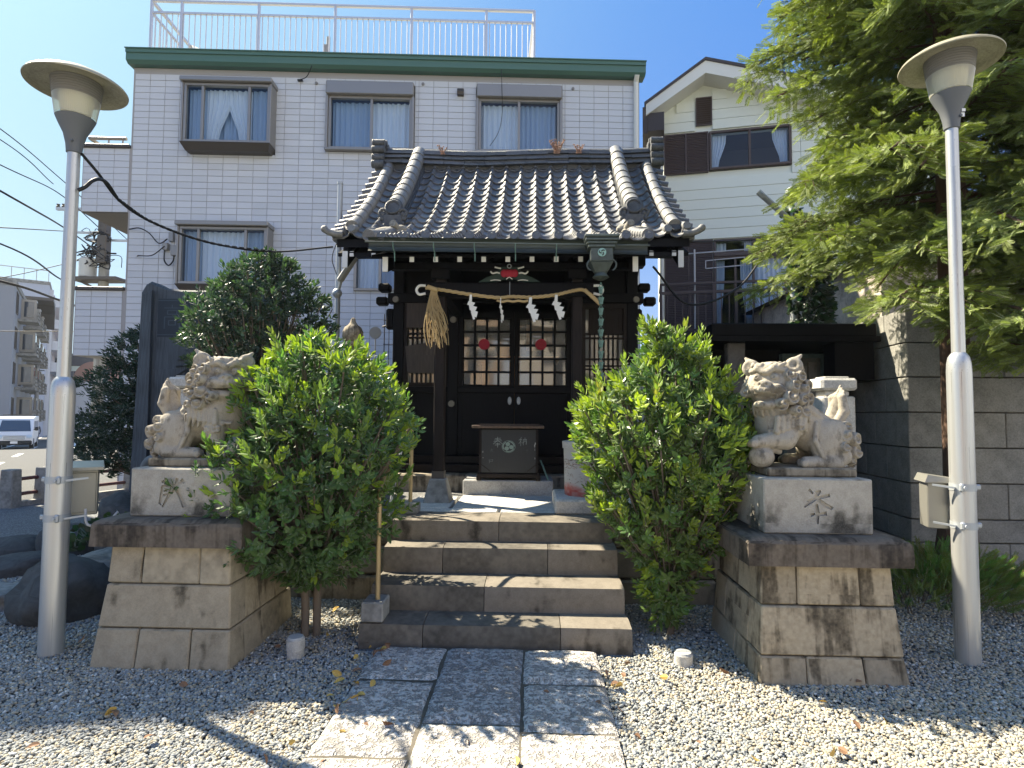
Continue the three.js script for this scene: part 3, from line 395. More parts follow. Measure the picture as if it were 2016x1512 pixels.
// ---------- street on the left, far buildings ----------
function farHouse(name, label, p, turn, w, h, d, wallM, opt) {
  const H = thing(name, label, 'building', p, turn); const { rows, cols, wh, ww, x0 = 0.5, y0 = 1.2, dx, dy, frame = M.frame, roofM = M.concrete, parapet = 0.4 } = opt;
  const wl = part('wall', [bx(0, w, -0.2, h, -d, 0)], wallM, H);
  part('roof', [bx(-0.08, w + 0.08, h + 0.002, h + parapet, -d - 0.08, 0.08)], roofM, H);
  for (let j = 0; j < rows; j++) for (let i = 0; i < cols; i++) { const x = x0 + i * dx, y = y0 + j * dy, wn = part('window', [bx(x, x + ww, y, y + 0.06, 0.0, 0.06), bx(x, x + ww, y + wh - 0.06, y + wh, 0.0, 0.06), bx(x, x + 0.06, y + 0.06, y + wh - 0.06, 0.0, 0.06), bx(x + ww - 0.06, x + ww, y + 0.06, y + wh - 0.06, 0, 0.06), bx(x + ww / 2 - 0.03, x + ww / 2 + 0.03, y + 0.06, y + wh - 0.06, 0, 0.055)], frame, H); part('pane', [bx(x + 0.06, x + ww - 0.06, y + 0.06, y + wh - 0.06, 0.002, 0.03)], M.glassdark, wn); }
  return H;
}
{
  const wGrey = std([0.42, 0.46, 0.54], 0.8), wPale = std([0.55, 0.57, 0.60], 0.8), wMint = std([0.52, 0.62, 0.56], 0.8), wDk = std([0.26, 0.28, 0.31], 0.8);
  // balconied block, its street front running away from the viewer
  const A = farHouse('balcony_block', 'grey apartment block with bay windows and balconies at the left edge', [-39.2, -3.2, -42.7], 2.239, 22, 14.2, 9, wDk, { rows: 4, cols: 4, wh: 1.7, ww: 1.5, x0: 1.2, y0: 4.0, dx: 5.4, dy: 2.75, frame: M.frameDark });
  for (let j = 0; j < 4; j++) for (let k = 0; k < 4; k++) {
    const y = 3.6 + j * 2.75, x = 3.0 + k * 5.4;
    part('balcony', [bx(x, x + 2.4, y, y + 0.2, 0, 1.3), ...[0.4, 0.7, 1.0].map((d) => bx(x, x + 2.4, y + d, y + d + 0.12, 1.2, 1.28)), bx(x, x + 0.1, y + 0.2, y + 1.1, 1.15, 1.29), bx(x + 2.3, x + 2.4, y + 0.2, y + 1.1, 1.15, 1.29)], M.concrete, A);
    const bw = part('bay_window', [bx(x + 2.7, x + 4.1, y + 0.5, y + 2.2, 0, 1.0)], M.frame, A); part('pane', [bx(x + 2.8, x + 3.35, y + 0.7, y + 2.0, 1.0, 1.03), bx(x + 3.45, x + 4.0, y + 0.7, y + 2.0, 1.0, 1.03), bx(x + 2.67, x + 2.7, y + 0.7, y + 2.0, 0.2, 0.85)], M.glassdark, bw);
  }
  part('canopy', [poly([[0, 0], [4.4, 0], [4.4, -2.6], [3.9, -1.1], [2.6, -0.4], [0, -0.28]], 2.4).translate(14, 15.6, -0.6)], M.frameDark, A);
  const B = farHouse('tall_block', 'tall blue grey apartment slab behind the balconied block on the left', [-85.5, -3.2, -75.1], 0.668, 16, 23.6, 30, wGrey, { rows: 5, cols: 1, wh: 1.6, ww: 1.3, x0: 12.6, y0: 5, dx: 2, dy: 3.6, parapet: 0.5 });
  for (let k = 0; k < 6; k++) part('pilaster', [bx(16.0, 16.5, 0, 23, -1.2 - k * 5, -0.6 - k * 5)], wPale, B);
  for (let j = 0; j < 6; j++) part('side_balcony', [bx(16.0, 17.2, 4.2 + j * 3.3, 5.4 + j * 3.3, -29, -1.3), bx(16.0, 17.3, 4.0 + j * 3.3, 4.199 + j * 3.3, -29.2, -1.2)], wPale, B);
  part('roof_rail', [bar([0, 25.8, -0.2], [15.9, 25.8, -0.2], 0.1), ...Array.from({ length: 12 }, (_, i) => bar([i * 1.44, 24.1, -0.2], [i * 1.44, 25.8, -0.2], 0.08))], M.frame, B);
  const C = farHouse('mint_building', 'pale mint building with a dark mansard roof at the end of the street', [-84.5, -3.2, -100], 0.35, 12, 12.6, 10, wMint, { rows: 3, cols: 3, wh: 1.7, ww: 0.9, x0: 1.0, y0: 4.2, dx: 1.6, dy: 2.9, roofM: M.roofdark, parapet: 0.15 });
  part('mansard', [hexa([[0, 12.76, 0.05], [12, 12.76, 0.05], [12, 12.76, -10], [0, 12.76, -10], [0.4, 14.9, -1.2], [11.4, 14.9, -1.2], [11.4, 14.9, -9], [0.4, 14.9, -9]])], M.roofdark, C);
  farHouse('distant_apartment', 'distant white apartment row seen between the lamp post and the dark tree', [-101, -3.2, -120], 0.2, 16, 15.4, 10, wPale, { rows: 4, cols: 6, wh: 1.5, ww: 1.6, x0: 0.8, y0: 4.5, dx: 2.5, dy: 2.7 });
  const E = thing('rust_roof_house', 'small house with a rounded rust brown roof far down the street', 'house', [-74, -3.2, -92]);
  part('wall', [bx(0, 6, 0, 9.4, -6, 0)], wPale, E); part('roof', [new THREE.CylinderGeometry(3.2, 3.2, 6.4, 20, 1, false, 0, Math.PI).rotateZ(Math.PI / 2).rotateY(Math.PI / 2).translate(3, 9.4, -3)], std([0.32, 0.17, 0.12], 0.8), E);
  farHouse('unseen_shade_block', 'unseen grey block with windows, added left of the view to shade the left of the yard', [-23.96, -1.2, -6.68], 0.203, 12, 14.6, 3, wGrey, { rows: 5, cols: 3, wh: 1.4, ww: 1.6, x0: 1.2, y0: 2.4, dx: 3.4, dy: 3.0, parapet: 0.3 });  // added out of view; roof edge and turn set by the shadow it casts
  // sunlit houses across the lane behind the viewer
  const wBeige = std([0.62, 0.55, 0.46], 0.85), wTan = std([0.6, 0.42, 0.28], 0.85);
  const F = farHouse('beige_house', 'beige house across the lane behind the viewer, reflected in the shrine door', [9.5, 0, 12.5], Math.PI, 9.5, 7.2, 7, wBeige, { rows: 2, cols: 3, wh: 1.4, ww: 1.7, x0: 0.9, y0: 1.0, dx: 2.9, dy: 2.9, frame: M.frameDark });
  farHouse('tan_house', 'tan house behind the viewer beside the beige house, reflected in the shrine door', [-1.2, 0, 13.5], Math.PI, 9, 6.4, 7, wTan, { rows: 2, cols: 3, wh: 1.3, ww: 1.5, x0: 0.9, y0: 1.0, dx: 2.7, dy: 2.7, frame: M.white });
}
// ---------- the shrine ----------
const shrine = thing('shrine', 'small black timber shrine with a curved grey tiled roof at the head of the steps', 'shrine');
const mainY = (t) => 5.0 - 1.56 * t - 0.10 * Math.sin(Math.PI * t), mainZ = (t) => -8.0 + 1.80 * t;
const mainP = (t, x = 0) => V(x, mainY(t), mainZ(t)), porchP = (t, x = 0) => V(x, 3.44 - 0.36 * t - 0.02 * Math.sin(Math.PI * t), -6.2 + 1.02 * t);
{
  const roof = part('roof', (() => {                                     // boarded deck under the tiles
    const strips = [], N = 14; const slab = (P, x0, x1, t0, t1, up, dn) => { const a = P(t0), b = P(t1); strips.push(hexa([[x0, b.y - dn, b.z], [x1, b.y - dn, b.z], [x1, a.y - dn, a.z], [x0, a.y - dn, a.z], [x0, b.y - up, b.z], [x1, b.y - up, b.z], [x1, a.y - up, a.z], [x0, a.y - up, a.z]])); };
    for (let i = 0; i < N; i++) { slab(mainP, -1.9, 1.9, i / N, (i + 1) / N, 0.012, 0.10); slab((t) => { const p = mainP(t); p.z = -16 - p.z; return p; }, -1.9, 1.9, (i + 1) / N, i / N, -0.03, 0.10); }
    for (let i = 0; i < 6; i++) slab(porchP, -1.26, 1.26, i / 6, (i + 1) / 6, 0.012, 0.085);
    return strips;
  })(), M.black, shrine);
  // tiles
  const TW = 0.199, prof = (u) => u < 0.66 ? -0.024 * Math.sin(Math.PI * u / 0.66) : 0.04 * Math.pow(Math.sin(Math.PI * (u - 0.66) / 0.34), 0.75);
  function tileGeo(len, lift) {
    const n = 11, pos = [], q = (a, b, c, d) => pos.push(a, b, c, a, c, d), th = 0.02;
    const P = (u, z, dy) => V(u * TW, prof(u) + lift * z / len + dy, z);
    const us = [0, 0.11, 0.22, 0.33, 0.44, 0.55, 0.66, 0.74, 0.83, 0.92, 1.0];
    for (let i = 0; i + 1 < n; i++) {
      const a = us[i], b = us[i + 1];
      q(P(a, len - 0.006, 0), P(b, len - 0.006, 0), P(b, 0, 0), P(a, 0, 0)); q(P(a, len, -0.006), P(b, len, -0.006), P(b, len - 0.006, 0), P(a, len - 0.006, 0));
      q(P(a, len, -th), P(b, len, -th), P(b, len, -0.006), P(a, len, -0.006)); q(P(a, 0, -th), P(b, 0, -th), P(b, len, -th), P(a, len, -th));
    }
    const g = new THREE.BufferGeometry().setFromPoints(pos); return triUV(toCreasedNormals(g, 0.7));
  }
  const gMain = tileGeo(0.225, 0.03), gPorch = tileGeo(0.215, 0.03), f = rng(3), extra = [];
  let count = 0;
  function place(geo, P, x, t0, t1) {
    const a = P(t0), b = P(t1), d = b.clone().sub(a).normalize(), n = V(0, d.z, -d.y).normalize(); if (n.y < 0) n.negate();
    const m = new THREE.Matrix4().makeBasis(V(1, 0, 0), n, d), jit = rr(-0.004, 0.004, f); m.setPosition(x + rr(-0.002, 0.002, f), a.y + 0.03 + jit * 0.5, a.z + jit * 0.4);
    m.multiply(new THREE.Matrix4().makeRotationZ(rr(-0.012, 0.012, f)));
    if (count < 300) { const o = shade(new THREE.Mesh(geo, pick(M.tile, f))); o.name = 'roof_tile'; o.applyMatrix4(m); roof.add(o); count++; } else extra.push(geo.clone().applyMatrix4(m));
  }
  const cols = 19, x0 = -cols * TW / 2, RM = 13, RP = 6;
  const main = [], porch = [];
  for (let i = RM - 1; i >= 0; i--) for (let c = 0; c < cols; c++) main.push([x0 + c * TW, i / RM, (i + 1) / RM]);
  for (let i = RP - 1; i >= 0; i--) for (let c = 3; c < cols - 3; c++) place(gPorch, porchP, x0 + c * TW, i / RP, (i + 1) / RP);
  for (const [x, a, b] of main) place(gMain, mainP, x, a, b);
  if (extra.length) stuff(part('roof_tiling', extra, M.tile[0], roof));
  // round eave ends
  const capG = () => new THREE.CylinderGeometry(0.042, 0.042, 0.05, 16).rotateX(Math.PI / 2 - 0.25);
  for (let c = 0; c < cols; c++) {
    const x = x0 + c * TW + 0.83 * TW, onPorch = c >= 3 && c < cols - 3;
    if (onPorch) part('eave_cap', [capG().translate(x, 3.135, -5.15)], M.tile[1], roof);
    else { const up = 0.05 * sstep(1.5, 1.95, Math.abs(x)); part('eave_cap', [capG().translate(x, 3.50 + up, -6.15), rod([x, 3.505 + up, -6.15], [x, 3.56 + up, -6.3], 0.04, 0.04, 12)], M.ridgepale, roof); }
  }
  for (const s of [-1, 1]) {
    // upturned corner tile and the row of verge tiles
    part('corner_tile', [tube([[s * 1.82, 3.47, -6.14], [s * 1.90, 3.465, -6.12], [s * 1.96, 3.48, -6.1], [s * 2.0, 3.505, -6.09]], 0.036, 14, 8), new THREE.SphereGeometry(0.04, 12, 8).translate(s * 2.0, 3.507, -6.09)], M.ridgepale, roof);
    for (let i = 0; i < RM; i++) { const p = mainP((i + 0.9) / RM); part('verge_tile', [rod([s * 1.82, p.y + 0.075, p.z], [s * 1.96, p.y + 0.045, p.z], 0.05, 0.053, 12), cbx(0.14, 0.1, 0.15, s * 1.89, p.y + 0.02, p.z - 0.07, 0.01)], pick(M.tile, f), roof); }
    // edge ridge: a chain of half-round tiles
    for (let i = 0; i < 9; i++) { const a = mainP(0.02 + i * 0.102), b = mainP(0.02 + (i + 1) * 0.102 + 0.012); part('edge_ridge_tile', [rod([s * 1.765, a.y + 0.085, a.z], [s * 1.765, b.y + 0.095, b.z], 0.07, 0.074, 16)], i % 3 ? M.ridgepale : M.tile[2], roof); }
    part('edge_ridge_end', [new THREE.CylinderGeometry(0.078, 0.078, 0.04, 20).rotateX(Math.PI / 2 - 0.5).translate(s * 1.765, mainY(0.945) + 0.09, mainZ(0.945))], M.ridge, roof);
    // descending ridge
    const KX = s * 1.37, body = [], caps = [];
    for (let i = 0; i < 9; i++) { const t0 = i * 0.086, t1 = (i + 1) * 0.086, a = mainP(t0), b = mainP(t1); for (const [w, y0, y1] of [[0.21, 0.0, 0.075], [0.18, 0.078, 0.12], [0.15, 0.123, 0.165]]) body.push(hexa([[KX - w / 2, b.y + y0, b.z], [KX + w / 2, b.y + y0, b.z], [KX + w / 2, a.y + y0, a.z], [KX - w / 2, a.y + y0, a.z], [KX - w / 2, b.y + y1, b.z], [KX + w / 2, b.y + y1, b.z], [KX + w / 2, a.y + y1, a.z], [KX - w / 2, a.y + y1, a.z]])); caps.push(rod([KX, a.y + 0.2, a.z], [KX, b.y + 0.21, b.z], 0.092, 0.097, 18)); }
    const dr = part('descending_ridge', body, M.ridge, roof); caps.forEach((c) => part('cap_tile', [c], M.ridgepale, dr));
    const e = mainP(0.79); // end ornament with scrolls
    const orn = [new THREE.CylinderGeometry(0.105, 0.105, 0.07, 22).rotateX(Math.PI / 2 - 0.3).translate(KX, e.y + 0.2, e.z + 0.02), new THREE.TorusGeometry(0.082, 0.016, 8, 22).rotateX(-0.3).translate(KX, e.y + 0.195, e.z + 0.06), cbx(0.26, 0.2, 0.09, KX, e.y + 0.02, e.z + 0.04, 0.03)];
    for (const k of [-1, 1]) { for (let i = 0; i < 5; i++) orn.push(new THREE.SphereGeometry(0.034, 10, 8).translate(KX + k * (0.115 + 0.012 * Math.sin(i * 2)), e.y + 0.11 - i * 0.052, e.z + 0.05)); orn.push(new THREE.TorusGeometry(0.045, 0.02, 8, 16).translate(KX + k * 0.11, e.y + 0.12, e.z + 0.06), new THREE.TorusGeometry(0.035, 0.018, 8, 14).translate(KX + k * 0.08, e.y - 0.06, e.z + 0.09)); }
    part('ridge_end_ornament', orn, M.ridge, roof);
    // hip down to the porch eave, bedded in pale mortar
    const hip = []; for (let i = 0; i < 7; i++) { const a = porchP(0.02 + i * 0.135), b = porchP(0.02 + (i + 1) * 0.135); hip.push(rod([s * 1.27, a.y + 0.085, a.z], [s * 1.27, b.y + 0.075, b.z], 0.05, 0.058, 12)); }
    part('porch_edge_tile', hip, M.tile[2], roof);
    part('mortar', [new THREE.SphereGeometry(0.11, 14, 10).scale(1.5, 0.5, 0.9).translate(s * 1.33, 3.49, -6.16), new THREE.SphereGeometry(0.06, 12, 8).scale(1.3, 0.9, 1).translate(s * 1.2, 3.53, -6.2), new THREE.CylinderGeometry(0.04, 0.05, 0.17, 14).rotateX(1.25).rotateZ(-s * 0.5).translate(s * 1.24, 3.53, -6.12)], stone([0.35, 0.33, 0.28], T.dirt, 0.01, T.rough), roof);
  }
  // main ridge of stacked flat tiles, sagging slightly
  const ry = (x) => 4.95 + 0.035 * (x / 2) ** 2 + 0.012 * Math.sin(x * 3);
  const ridge = part('main_ridge', [0.20, 0.15].map((w, k) => bx(-1.84, 1.84, 4.9 + k * 0.06, 4.99 + k * 0.12, -8.0 - w + 0.06, -8.0 + w - 0.06)), M.ridge, roof);
  [[0.0, 0.21], [0.038, 0.18], [0.076, 0.2], [0.125, 0.13], [0.162, 0.145]].forEach(([dy, w], k) => { for (let i = 0; i < 13; i++) { const a = -1.86 + i * 3.72 / 13, b = a + 3.72 / 13 - 0.004, j = rr(-0.005, 0.005, f); part('ridge_tile', [hexa([[a, ry(a) + dy - 0.004 + j, -8 + w], [b, ry(b) + dy - 0.004 + j, -8 + w], [b, ry(b) + dy, -8 - w], [a, ry(a) + dy, -8 - w], [a, ry(a) + dy + 0.026 + j, -8 + w - 0.006], [b, ry(b) + dy + 0.026 + j, -8 + w - 0.006], [b, ry(b) + dy + 0.036, -8 - w], [a, ry(a) + dy + 0.036, -8 - w]])], pick([M.ridge, M.ridge, M.tile[1]], f), ridge); } });
  for (let i = 0; i < 13; i++) { const a = -1.86 + i * 3.72 / 13, b = a + 3.72 / 13 + 0.01; part('ridge_cap', [rod([a, ry(a) + 0.215, -8], [b, ry(b) + 0.211, -8], 0.066, 0.069, 16)], pick([M.ridge, M.tile[1]], f), ridge); }
  for (const s of [-1, 1]) {
    const X = s * 1.89, o = [cbx(0.12, 0.32, 0.34, X, 5.09, -8, 0.03), new THREE.CylinderGeometry(0.075, 0.075, 0.16, 18).rotateZ(Math.PI / 2).translate(X, 5.25, -8)];
    for (const [y, z, r] of [[5.26, -7.8, 0.048], [5.16, -7.78, 0.052], [5.05, -7.79, 0.052], [4.95, -7.77, 0.056], [5.31, -7.92, 0.04]]) o.push(new THREE.CylinderGeometry(r, r, 0.15, 14).rotateZ(Math.PI / 2).translate(X, y, z), new THREE.TorusGeometry(r * 0.8, 0.014, 6, 14).rotateY(Math.PI / 2).translate(X + s * 0.08, y, z));
    part('ridge_end_ornament', o, M.ridge, roof);
  }
  // dry weeds growing from the ridge
  for (const [x, n, h] of [[0.55, 46, 0.17], [0.85, 26, 0.12], [-1.02, 18, 0.11]]) { const t = []; for (let i = 0; i < n; i++) { const a = rr(0, 6.3, f), l = h * rr(0.5, 1.1, f); t.push(rod([x + rr(-0.04, 0.04, f), 5.1, -7.82], [x + Math.cos(a) * l * 0.6, 5.1 + l, -7.82 + 0.04 * Math.sin(a)], 0.004, 0.002, 4), new THREE.SphereGeometry(0.009, 5, 4).translate(x + Math.cos(a) * l * 0.6, 5.1 + l, -7.82 + 0.04 * Math.sin(a))); } solo('dry_weed', t, std([0.33, 0.2, 0.14], 0.9), ['tuft of dry brown weeds on the shrine ridge, the largest of three', 'smaller dry weed tuft just right of the largest on the shrine ridge', 'dry weed tuft on the left half of the shrine ridge'][x > 0.7 ? 1 : x < 0 ? 2 : 0], 'weed', 'dry weeds on the ridge'); }
}
{ // timber frame
  const add = (n, g, m = M.black, p = shrine) => part(n, g, m, p);
  add('foundation_stone', [bx(-1.62, 1.66, 0.66, 0.865, -9.3, -6.52, 0.02)], M.warm2);
  add('floor_frame', [bx(-1.56, 1.6, 0.87, 0.96, -9.25, -6.72, 0.006), bx(-1.5, 1.54, 0.962, 1.05, -9.2, -6.84, 0.006)], M.brownwood);
  for (const x of [-1.37, -0.71, 0.75, 1.41]) add('column', [bx(x - 0.065, x + 0.065, 1.052, 3.35, -7.01, -6.88, 0.008)]);
  for (const x of [-1.37, 1.41]) add('column', [bx(x - 0.065, x + 0.065, 1.052, 3.35, -9.2, -9.07, 0.008)]);
  add('wall_boards', [bx(-1.38, -1.34, 1.05, 3.5, -9.1, -7.0), bx(1.38, 1.42, 1.05, 3.5, -9.1, -7.0), bx(-1.34, 1.38, 1.05, 3.5, -9.12, -9.08), bx(-1.3, 1.34, 2.86, 3.6, -6.97, -6.94), bx(-1.3, -0.78, 1.05, 1.8, -6.97, -6.94), bx(0.82, 1.34, 1.05, 1.8, -6.97, -6.94)]);
  add('lintel', [bx(-1.5, 1.54, 2.86, 2.98, -7.0, -6.86, 0.01), bx(-1.52, 1.56, 3.3, 3.42, -7.02, -6.84, 0.01), bx(-1.3, 1.34, 1.79, 1.86, -6.98, -6.89, 0.006)]);
  add('soffit', [hexa([[-1.9, 3.25, -6.24], [1.9, 3.25, -6.24], [1.9, 3.6, -6.9], [-1.9, 3.6, -6.9], [-1.9, 3.29, -6.24], [1.9, 3.29, -6.24], [1.9, 3.64, -6.9], [-1.9, 3.64, -6.9]]), hexa([[-1.25, 2.97, -5.26], [1.25, 2.97, -5.26], [1.25, 3.3, -6.3], [-1.25, 3.3, -6.3], [-1.25, 3.0, -5.26], [1.25, 3.0, -5.26], [1.25, 3.33, -6.3], [-1.25, 3.33, -6.3]])]);
  for (const [x, y] of [[-1.4, 2.90], [-0.71, 2.66], [-0.72, 1.66], [1.45, 2.9]]) add('nail_cover', [new THREE.CylinderGeometry(0.035, 0.04, 0.02, 16).rotateX(Math.PI / 2).translate(x, y, x === -1.4 || x === 1.45 ? -6.85 : -6.87)], std([0.2, 0.19, 0.16], 0.5, { metalness: 0.5 }));
  add('bracket_arm', [-1, 1].flatMap((s) => [bx(s * 1.55 - 0.07, s * 1.55 + 0.07, 3.0, 3.1, -7.0, -6.86, 0.02), bx(s * 1.6 - 0.05, s * 1.6 + 0.09, 2.84, 2.94, -7.0, -6.88, 0.02), bx(s * 1.48 - 0.05, s * 1.48 + 0.05, 2.55, 2.8, -7.0, -6.9, 0.02)]));
  // doors: two leaves with glazed lattice tops
  for (const [x0, x1] of [[-0.64, 0.018], [0.024, 0.684]]) {
    const d = add('door', [bx(x0, x0 + 0.045, 1.06, 2.76, -6.95, -6.9), bx(x1 - 0.045, x1, 1.06, 2.76, -6.95, -6.9), bx(x0 + 0.045, x1 - 0.045, 2.68, 2.76, -6.95, -6.902), bx(x0 + 0.045, x1 - 0.045, 1.80, 1.88, -6.95, -6.902), bx(x0 + 0.045, x1 - 0.045, 1.06, 1.8, -6.95, -6.918), bx(x0 + 0.045, x1 - 0.045, 1.4, 1.44, -6.918, -6.906)]);
    const w = (x1 - x0 - 0.09) / 4, h = 0.8 / 5;
    const lat = []; for (let i = 1; i < 4; i++) lat.push(bx(x0 + 0.045 + i * w - 0.013, x0 + 0.045 + i * w + 0.013, 1.88, 2.68, -6.945, -6.908)); for (let j = 1; j < 5; j++) lat.push(bx(x0 + 0.045, x1 - 0.045, 1.88 + j * h - 0.012, 1.88 + j * h + 0.012, -6.943, -6.91));
    part('lattice', lat, M.black, d);
    for (let i = 0; i < 4; i++) for (let j = 0; j < 5; j++) { const g = new THREE.PlaneGeometry(w - 0.026, h - 0.024); rot(g, rr(-0.012, 0.012), rr(-0.02, 0.02)); part('pane', [g.translate(x0 + 0.045 + (i + 0.5) * w, 1.88 + (j + 0.5) * h, -6.935)], M.doorglass ||= new THREE.MeshPhysicalMaterial({ color: L(0.8, 0.8, 0.78), roughness: 0.05, transmission: 0.75, thickness: 0, ior: 2.1 }), d); }
    const hx = x0 < 0 ? x1 - 0.05 : x0 + 0.05; part('handle', [new THREE.TorusGeometry(0.026, 0.006, 8, 20).scale(0.75, 1.5, 1).translate(hx, 1.70, -6.895), new THREE.CylinderGeometry(0.02, 0.02, 0.006, 14).scale(0.75, 1, 1.5).rotateX(Math.PI / 2).translate(hx, 1.7, -6.9)], M.galv, d);
    const cx = x0 + 0.045 + 2 * w - (x0 < 0 ? 0.03 : 0.02), disc = part('crest', [new THREE.CylinderGeometry(0.064, 0.066, 0.02, 28).rotateX(Math.PI / 2).translate(cx, 2.37, -6.897)], M.red, d);
    if (x0 > 0) { const c = []; for (let k = 0; k < 3; k++) { const a = k * 2.094 + 1.57; c.push(new THREE.CylinderGeometry(0.017, 0.017, 0.006, 14).rotateX(Math.PI / 2).translate(cx + 0.027 * Math.cos(a), 2.37 + 0.027 * Math.sin(a), -6.885), new THREE.TorusGeometry(0.043, 0.007, 6, 14, 1.6).rotateZ(a).scale(1, 1, 0.4).translate(cx, 2.37, -6.886)); } part('crest_mark', c, std([0.30, 0.015, 0.03], 0.6), disc); }
  }
  // side windows with lattices
  for (const [x0, x1, k] of [[-1.3, -0.78, 0], [0.82, 1.345, 1]]) {
    const w = add('side_window', [bx(x0, x0 + 0.04, 1.86, 2.86, -6.95, -6.89), bx(x1 - 0.04, x1, 1.86, 2.86, -6.95, -6.89), bx(x0 + 0.04, x1 - 0.04, 2.8, 2.86, -6.95, -6.892), bx(x0 + 0.04, x1 - 0.04, 1.862, 1.91, -6.95, -6.892)], M.brownwood);
    const s = []; for (let i = 1; i < 8; i++) s.push(bx(x0 + 0.04 + i * 0.055 - 0.008, x0 + 0.04 + i * 0.055 + 0.008, 1.91, 2.8, -6.94, -6.91)); for (const y of [2.08, 2.12, 2.2, 2.45, 2.5]) s.push(bx(x0 + 0.04, x1 - 0.04, y - 0.008, y + 0.008, -6.938, -6.905)); stuff(part('lattice_bars', s, M.brownwood, w));
    part('pane', [new THREE.PlaneGeometry(x1 - x0 - 0.08, 0.89).translate((x0 + x1) / 2, 2.355, -6.95)], new THREE.MeshPhysicalMaterial({ color: L(0.7, 0.72, 0.72), roughness: 0.05, transmission: 0.7, thickness: 0, ior: 2.0 }), w);
    if (!k) { part('hanging_board', [bx(-1.27, -0.8, 2.56, 2.86, -6.885, -6.87, 0.004)], std([0.075, 0.055, 0.045], 0.6, { map: T.wood }), w); part('hanging_board', [hexa([[-1.25, 2.02, -6.87], [-0.8, 2.02, -6.87], [-0.8, 2.02, -6.885], [-1.25, 2.02, -6.885], [-1.28, 2.34, -6.87], [-0.8, 2.42, -6.87], [-0.8, 2.42, -6.885], [-1.28, 2.34, -6.885]], 0.003)], std([0.075, 0.06, 0.05], 0.6, { map: T.wood }), w); }
    else part('board', [bx(0.9, 1.3, 2.5, 2.8, -6.93, -6.915)], M.brownwood, w);
  }
  add('altar', [bx(-0.5, 0.55, 1.3, 2.3, -8.9, -8.5), bx(0.15, 0.5, 2.4, 2.75, -7.9, -7.85), bx(-0.6, 0.6, 2.3, 2.36, -8.9, -8.2)], std([0.5, 0.26, 0.09], 0.6));
  add('ceiling', [bx(-1.34, 1.38, 3.5, 3.56, -9.1, -6.98), bx(-1.34, 1.38, 1.0, 1.049, -9.1, -6.98)]);
  // porch posts, beam, carving
  for (const x of [-0.65, 0.66]) { const p = add('porch_post', [bx(x - 0.052, x + 0.052, 0.93, 2.95, -5.62, -5.516, 0.012)], M.brownwood); part('base_stone', [hexa([[x - 0.13, 0.7, -5.44], [x + 0.13, 0.7, -5.44], [x + 0.13, 0.7, -5.7], [x - 0.13, 0.7, -5.7], [x - 0.075, 0.93, -5.495], [x + 0.075, 0.93, -5.495], [x + 0.075, 0.93, -5.645], [x - 0.075, 0.93, -5.645]], 0.008)], M.concrete, p); part('iron_shoe', [bx(x - 0.058, x + 0.058, 0.932, 1.0, -5.626, -5.51)], M.frameDark, p); }
  add('porch_beam', [bx(-0.8, 0.82, 2.66, 2.8, -5.63, -5.5, 0.012), bx(-1.15, 1.17, 2.93, 3.0, -5.62, -5.52, 0.01), bx(-0.74, -0.56, 2.83, 2.93, -5.64, -5.48, 0.01), bx(0.57, 0.75, 2.83, 2.93, -5.64, -5.48, 0.01), bx(-0.7, -0.6, 2.7, 3.2, -6.9, -5.63, 0.01), bx(0.61, 0.71, 2.7, 3.2, -6.9, -5.63, 0.01)]);
  for (const s of [-1, 1]) add('beam_nose', [tube([[0.01 + s * 0.8, 2.69, -5.5], [0.01 + s * 0.86, 2.68, -5.49], [0.01 + s * 0.885, 2.72, -5.49], [0.01 + s * 0.86, 2.76, -5.49], [0.01 + s * 0.8, 2.765, -5.5]], 0.013, 24, 8)], M.white);
  const cv = add('frog_leg_carving', [poly([[-0.3, 0], [-0.22, 0.05], [-0.13, 0.08], [-0.09, 0.15], [0.09, 0.15], [0.13, 0.08], [0.22, 0.05], [0.3, 0], [0.16, 0], [0.06, 0.03], [-0.06, 0.03], [-0.16, 0]], 0.05, 0.006).translate(0.01, 2.802, -5.57)], std([0.012, 0.035, 0.028], 0.6));
  part('flower', [0, 1, 2, 3].map((k) => new THREE.SphereGeometry(0.034, 12, 8).scale(1, 1.15, 0.5).translate(-0.04 + k * 0.034, 2.885, -5.505)), M.red, cv);
  const sc = [[[-0.17, 2.905], [-0.15, 2.885], [-0.11, 2.893], [-0.08, 2.885]], [[0.10, 2.885], [0.13, 2.89], [0.165, 2.882], [0.19, 2.905]], [[-0.13, 2.945], [-0.1, 2.938], [-0.07, 2.932]], [[0.09, 2.932], [0.12, 2.938], [0.15, 2.948]], [[-0.02, 2.826], [0.01, 2.848], [0.04, 2.826]], [[-0.17, 2.815], [-0.12, 2.822], [-0.07, 2.815]], [[0.09, 2.815], [0.14, 2.822], [0.19, 2.815]]];
  sc.forEach((p) => part('scroll', [tube(p.map(([x, y]) => [x, y, -5.505]), p[0][1] > 2.9 || p[0][1] === 2.885 ? 0.0085 : 0.005, 14, 6)], M.paper, cv));
  part('ring', [new THREE.TorusGeometry(0.018, 0.005, 8, 20).translate(0.01, 2.95, -5.49), rod([0.016, 2.8, -5.49], [0.016, 2.66, -5.48], 0.003)], M.galv, cv);
  // rafters with white painted ends
  for (let k = 0; k < 10; k++) { const x = -1.09 + k * 0.2194; if (k === 0 || k === 9) continue; const r = add('rafter', [bar([x, 2.945, -5.24], [x, 3.27, -6.3], 0.042, 0.05)]); part('rafter_end', [bx(x - 0.021, x + 0.021, 2.925, 2.972, -5.238, -5.23)], M.paper, r); }
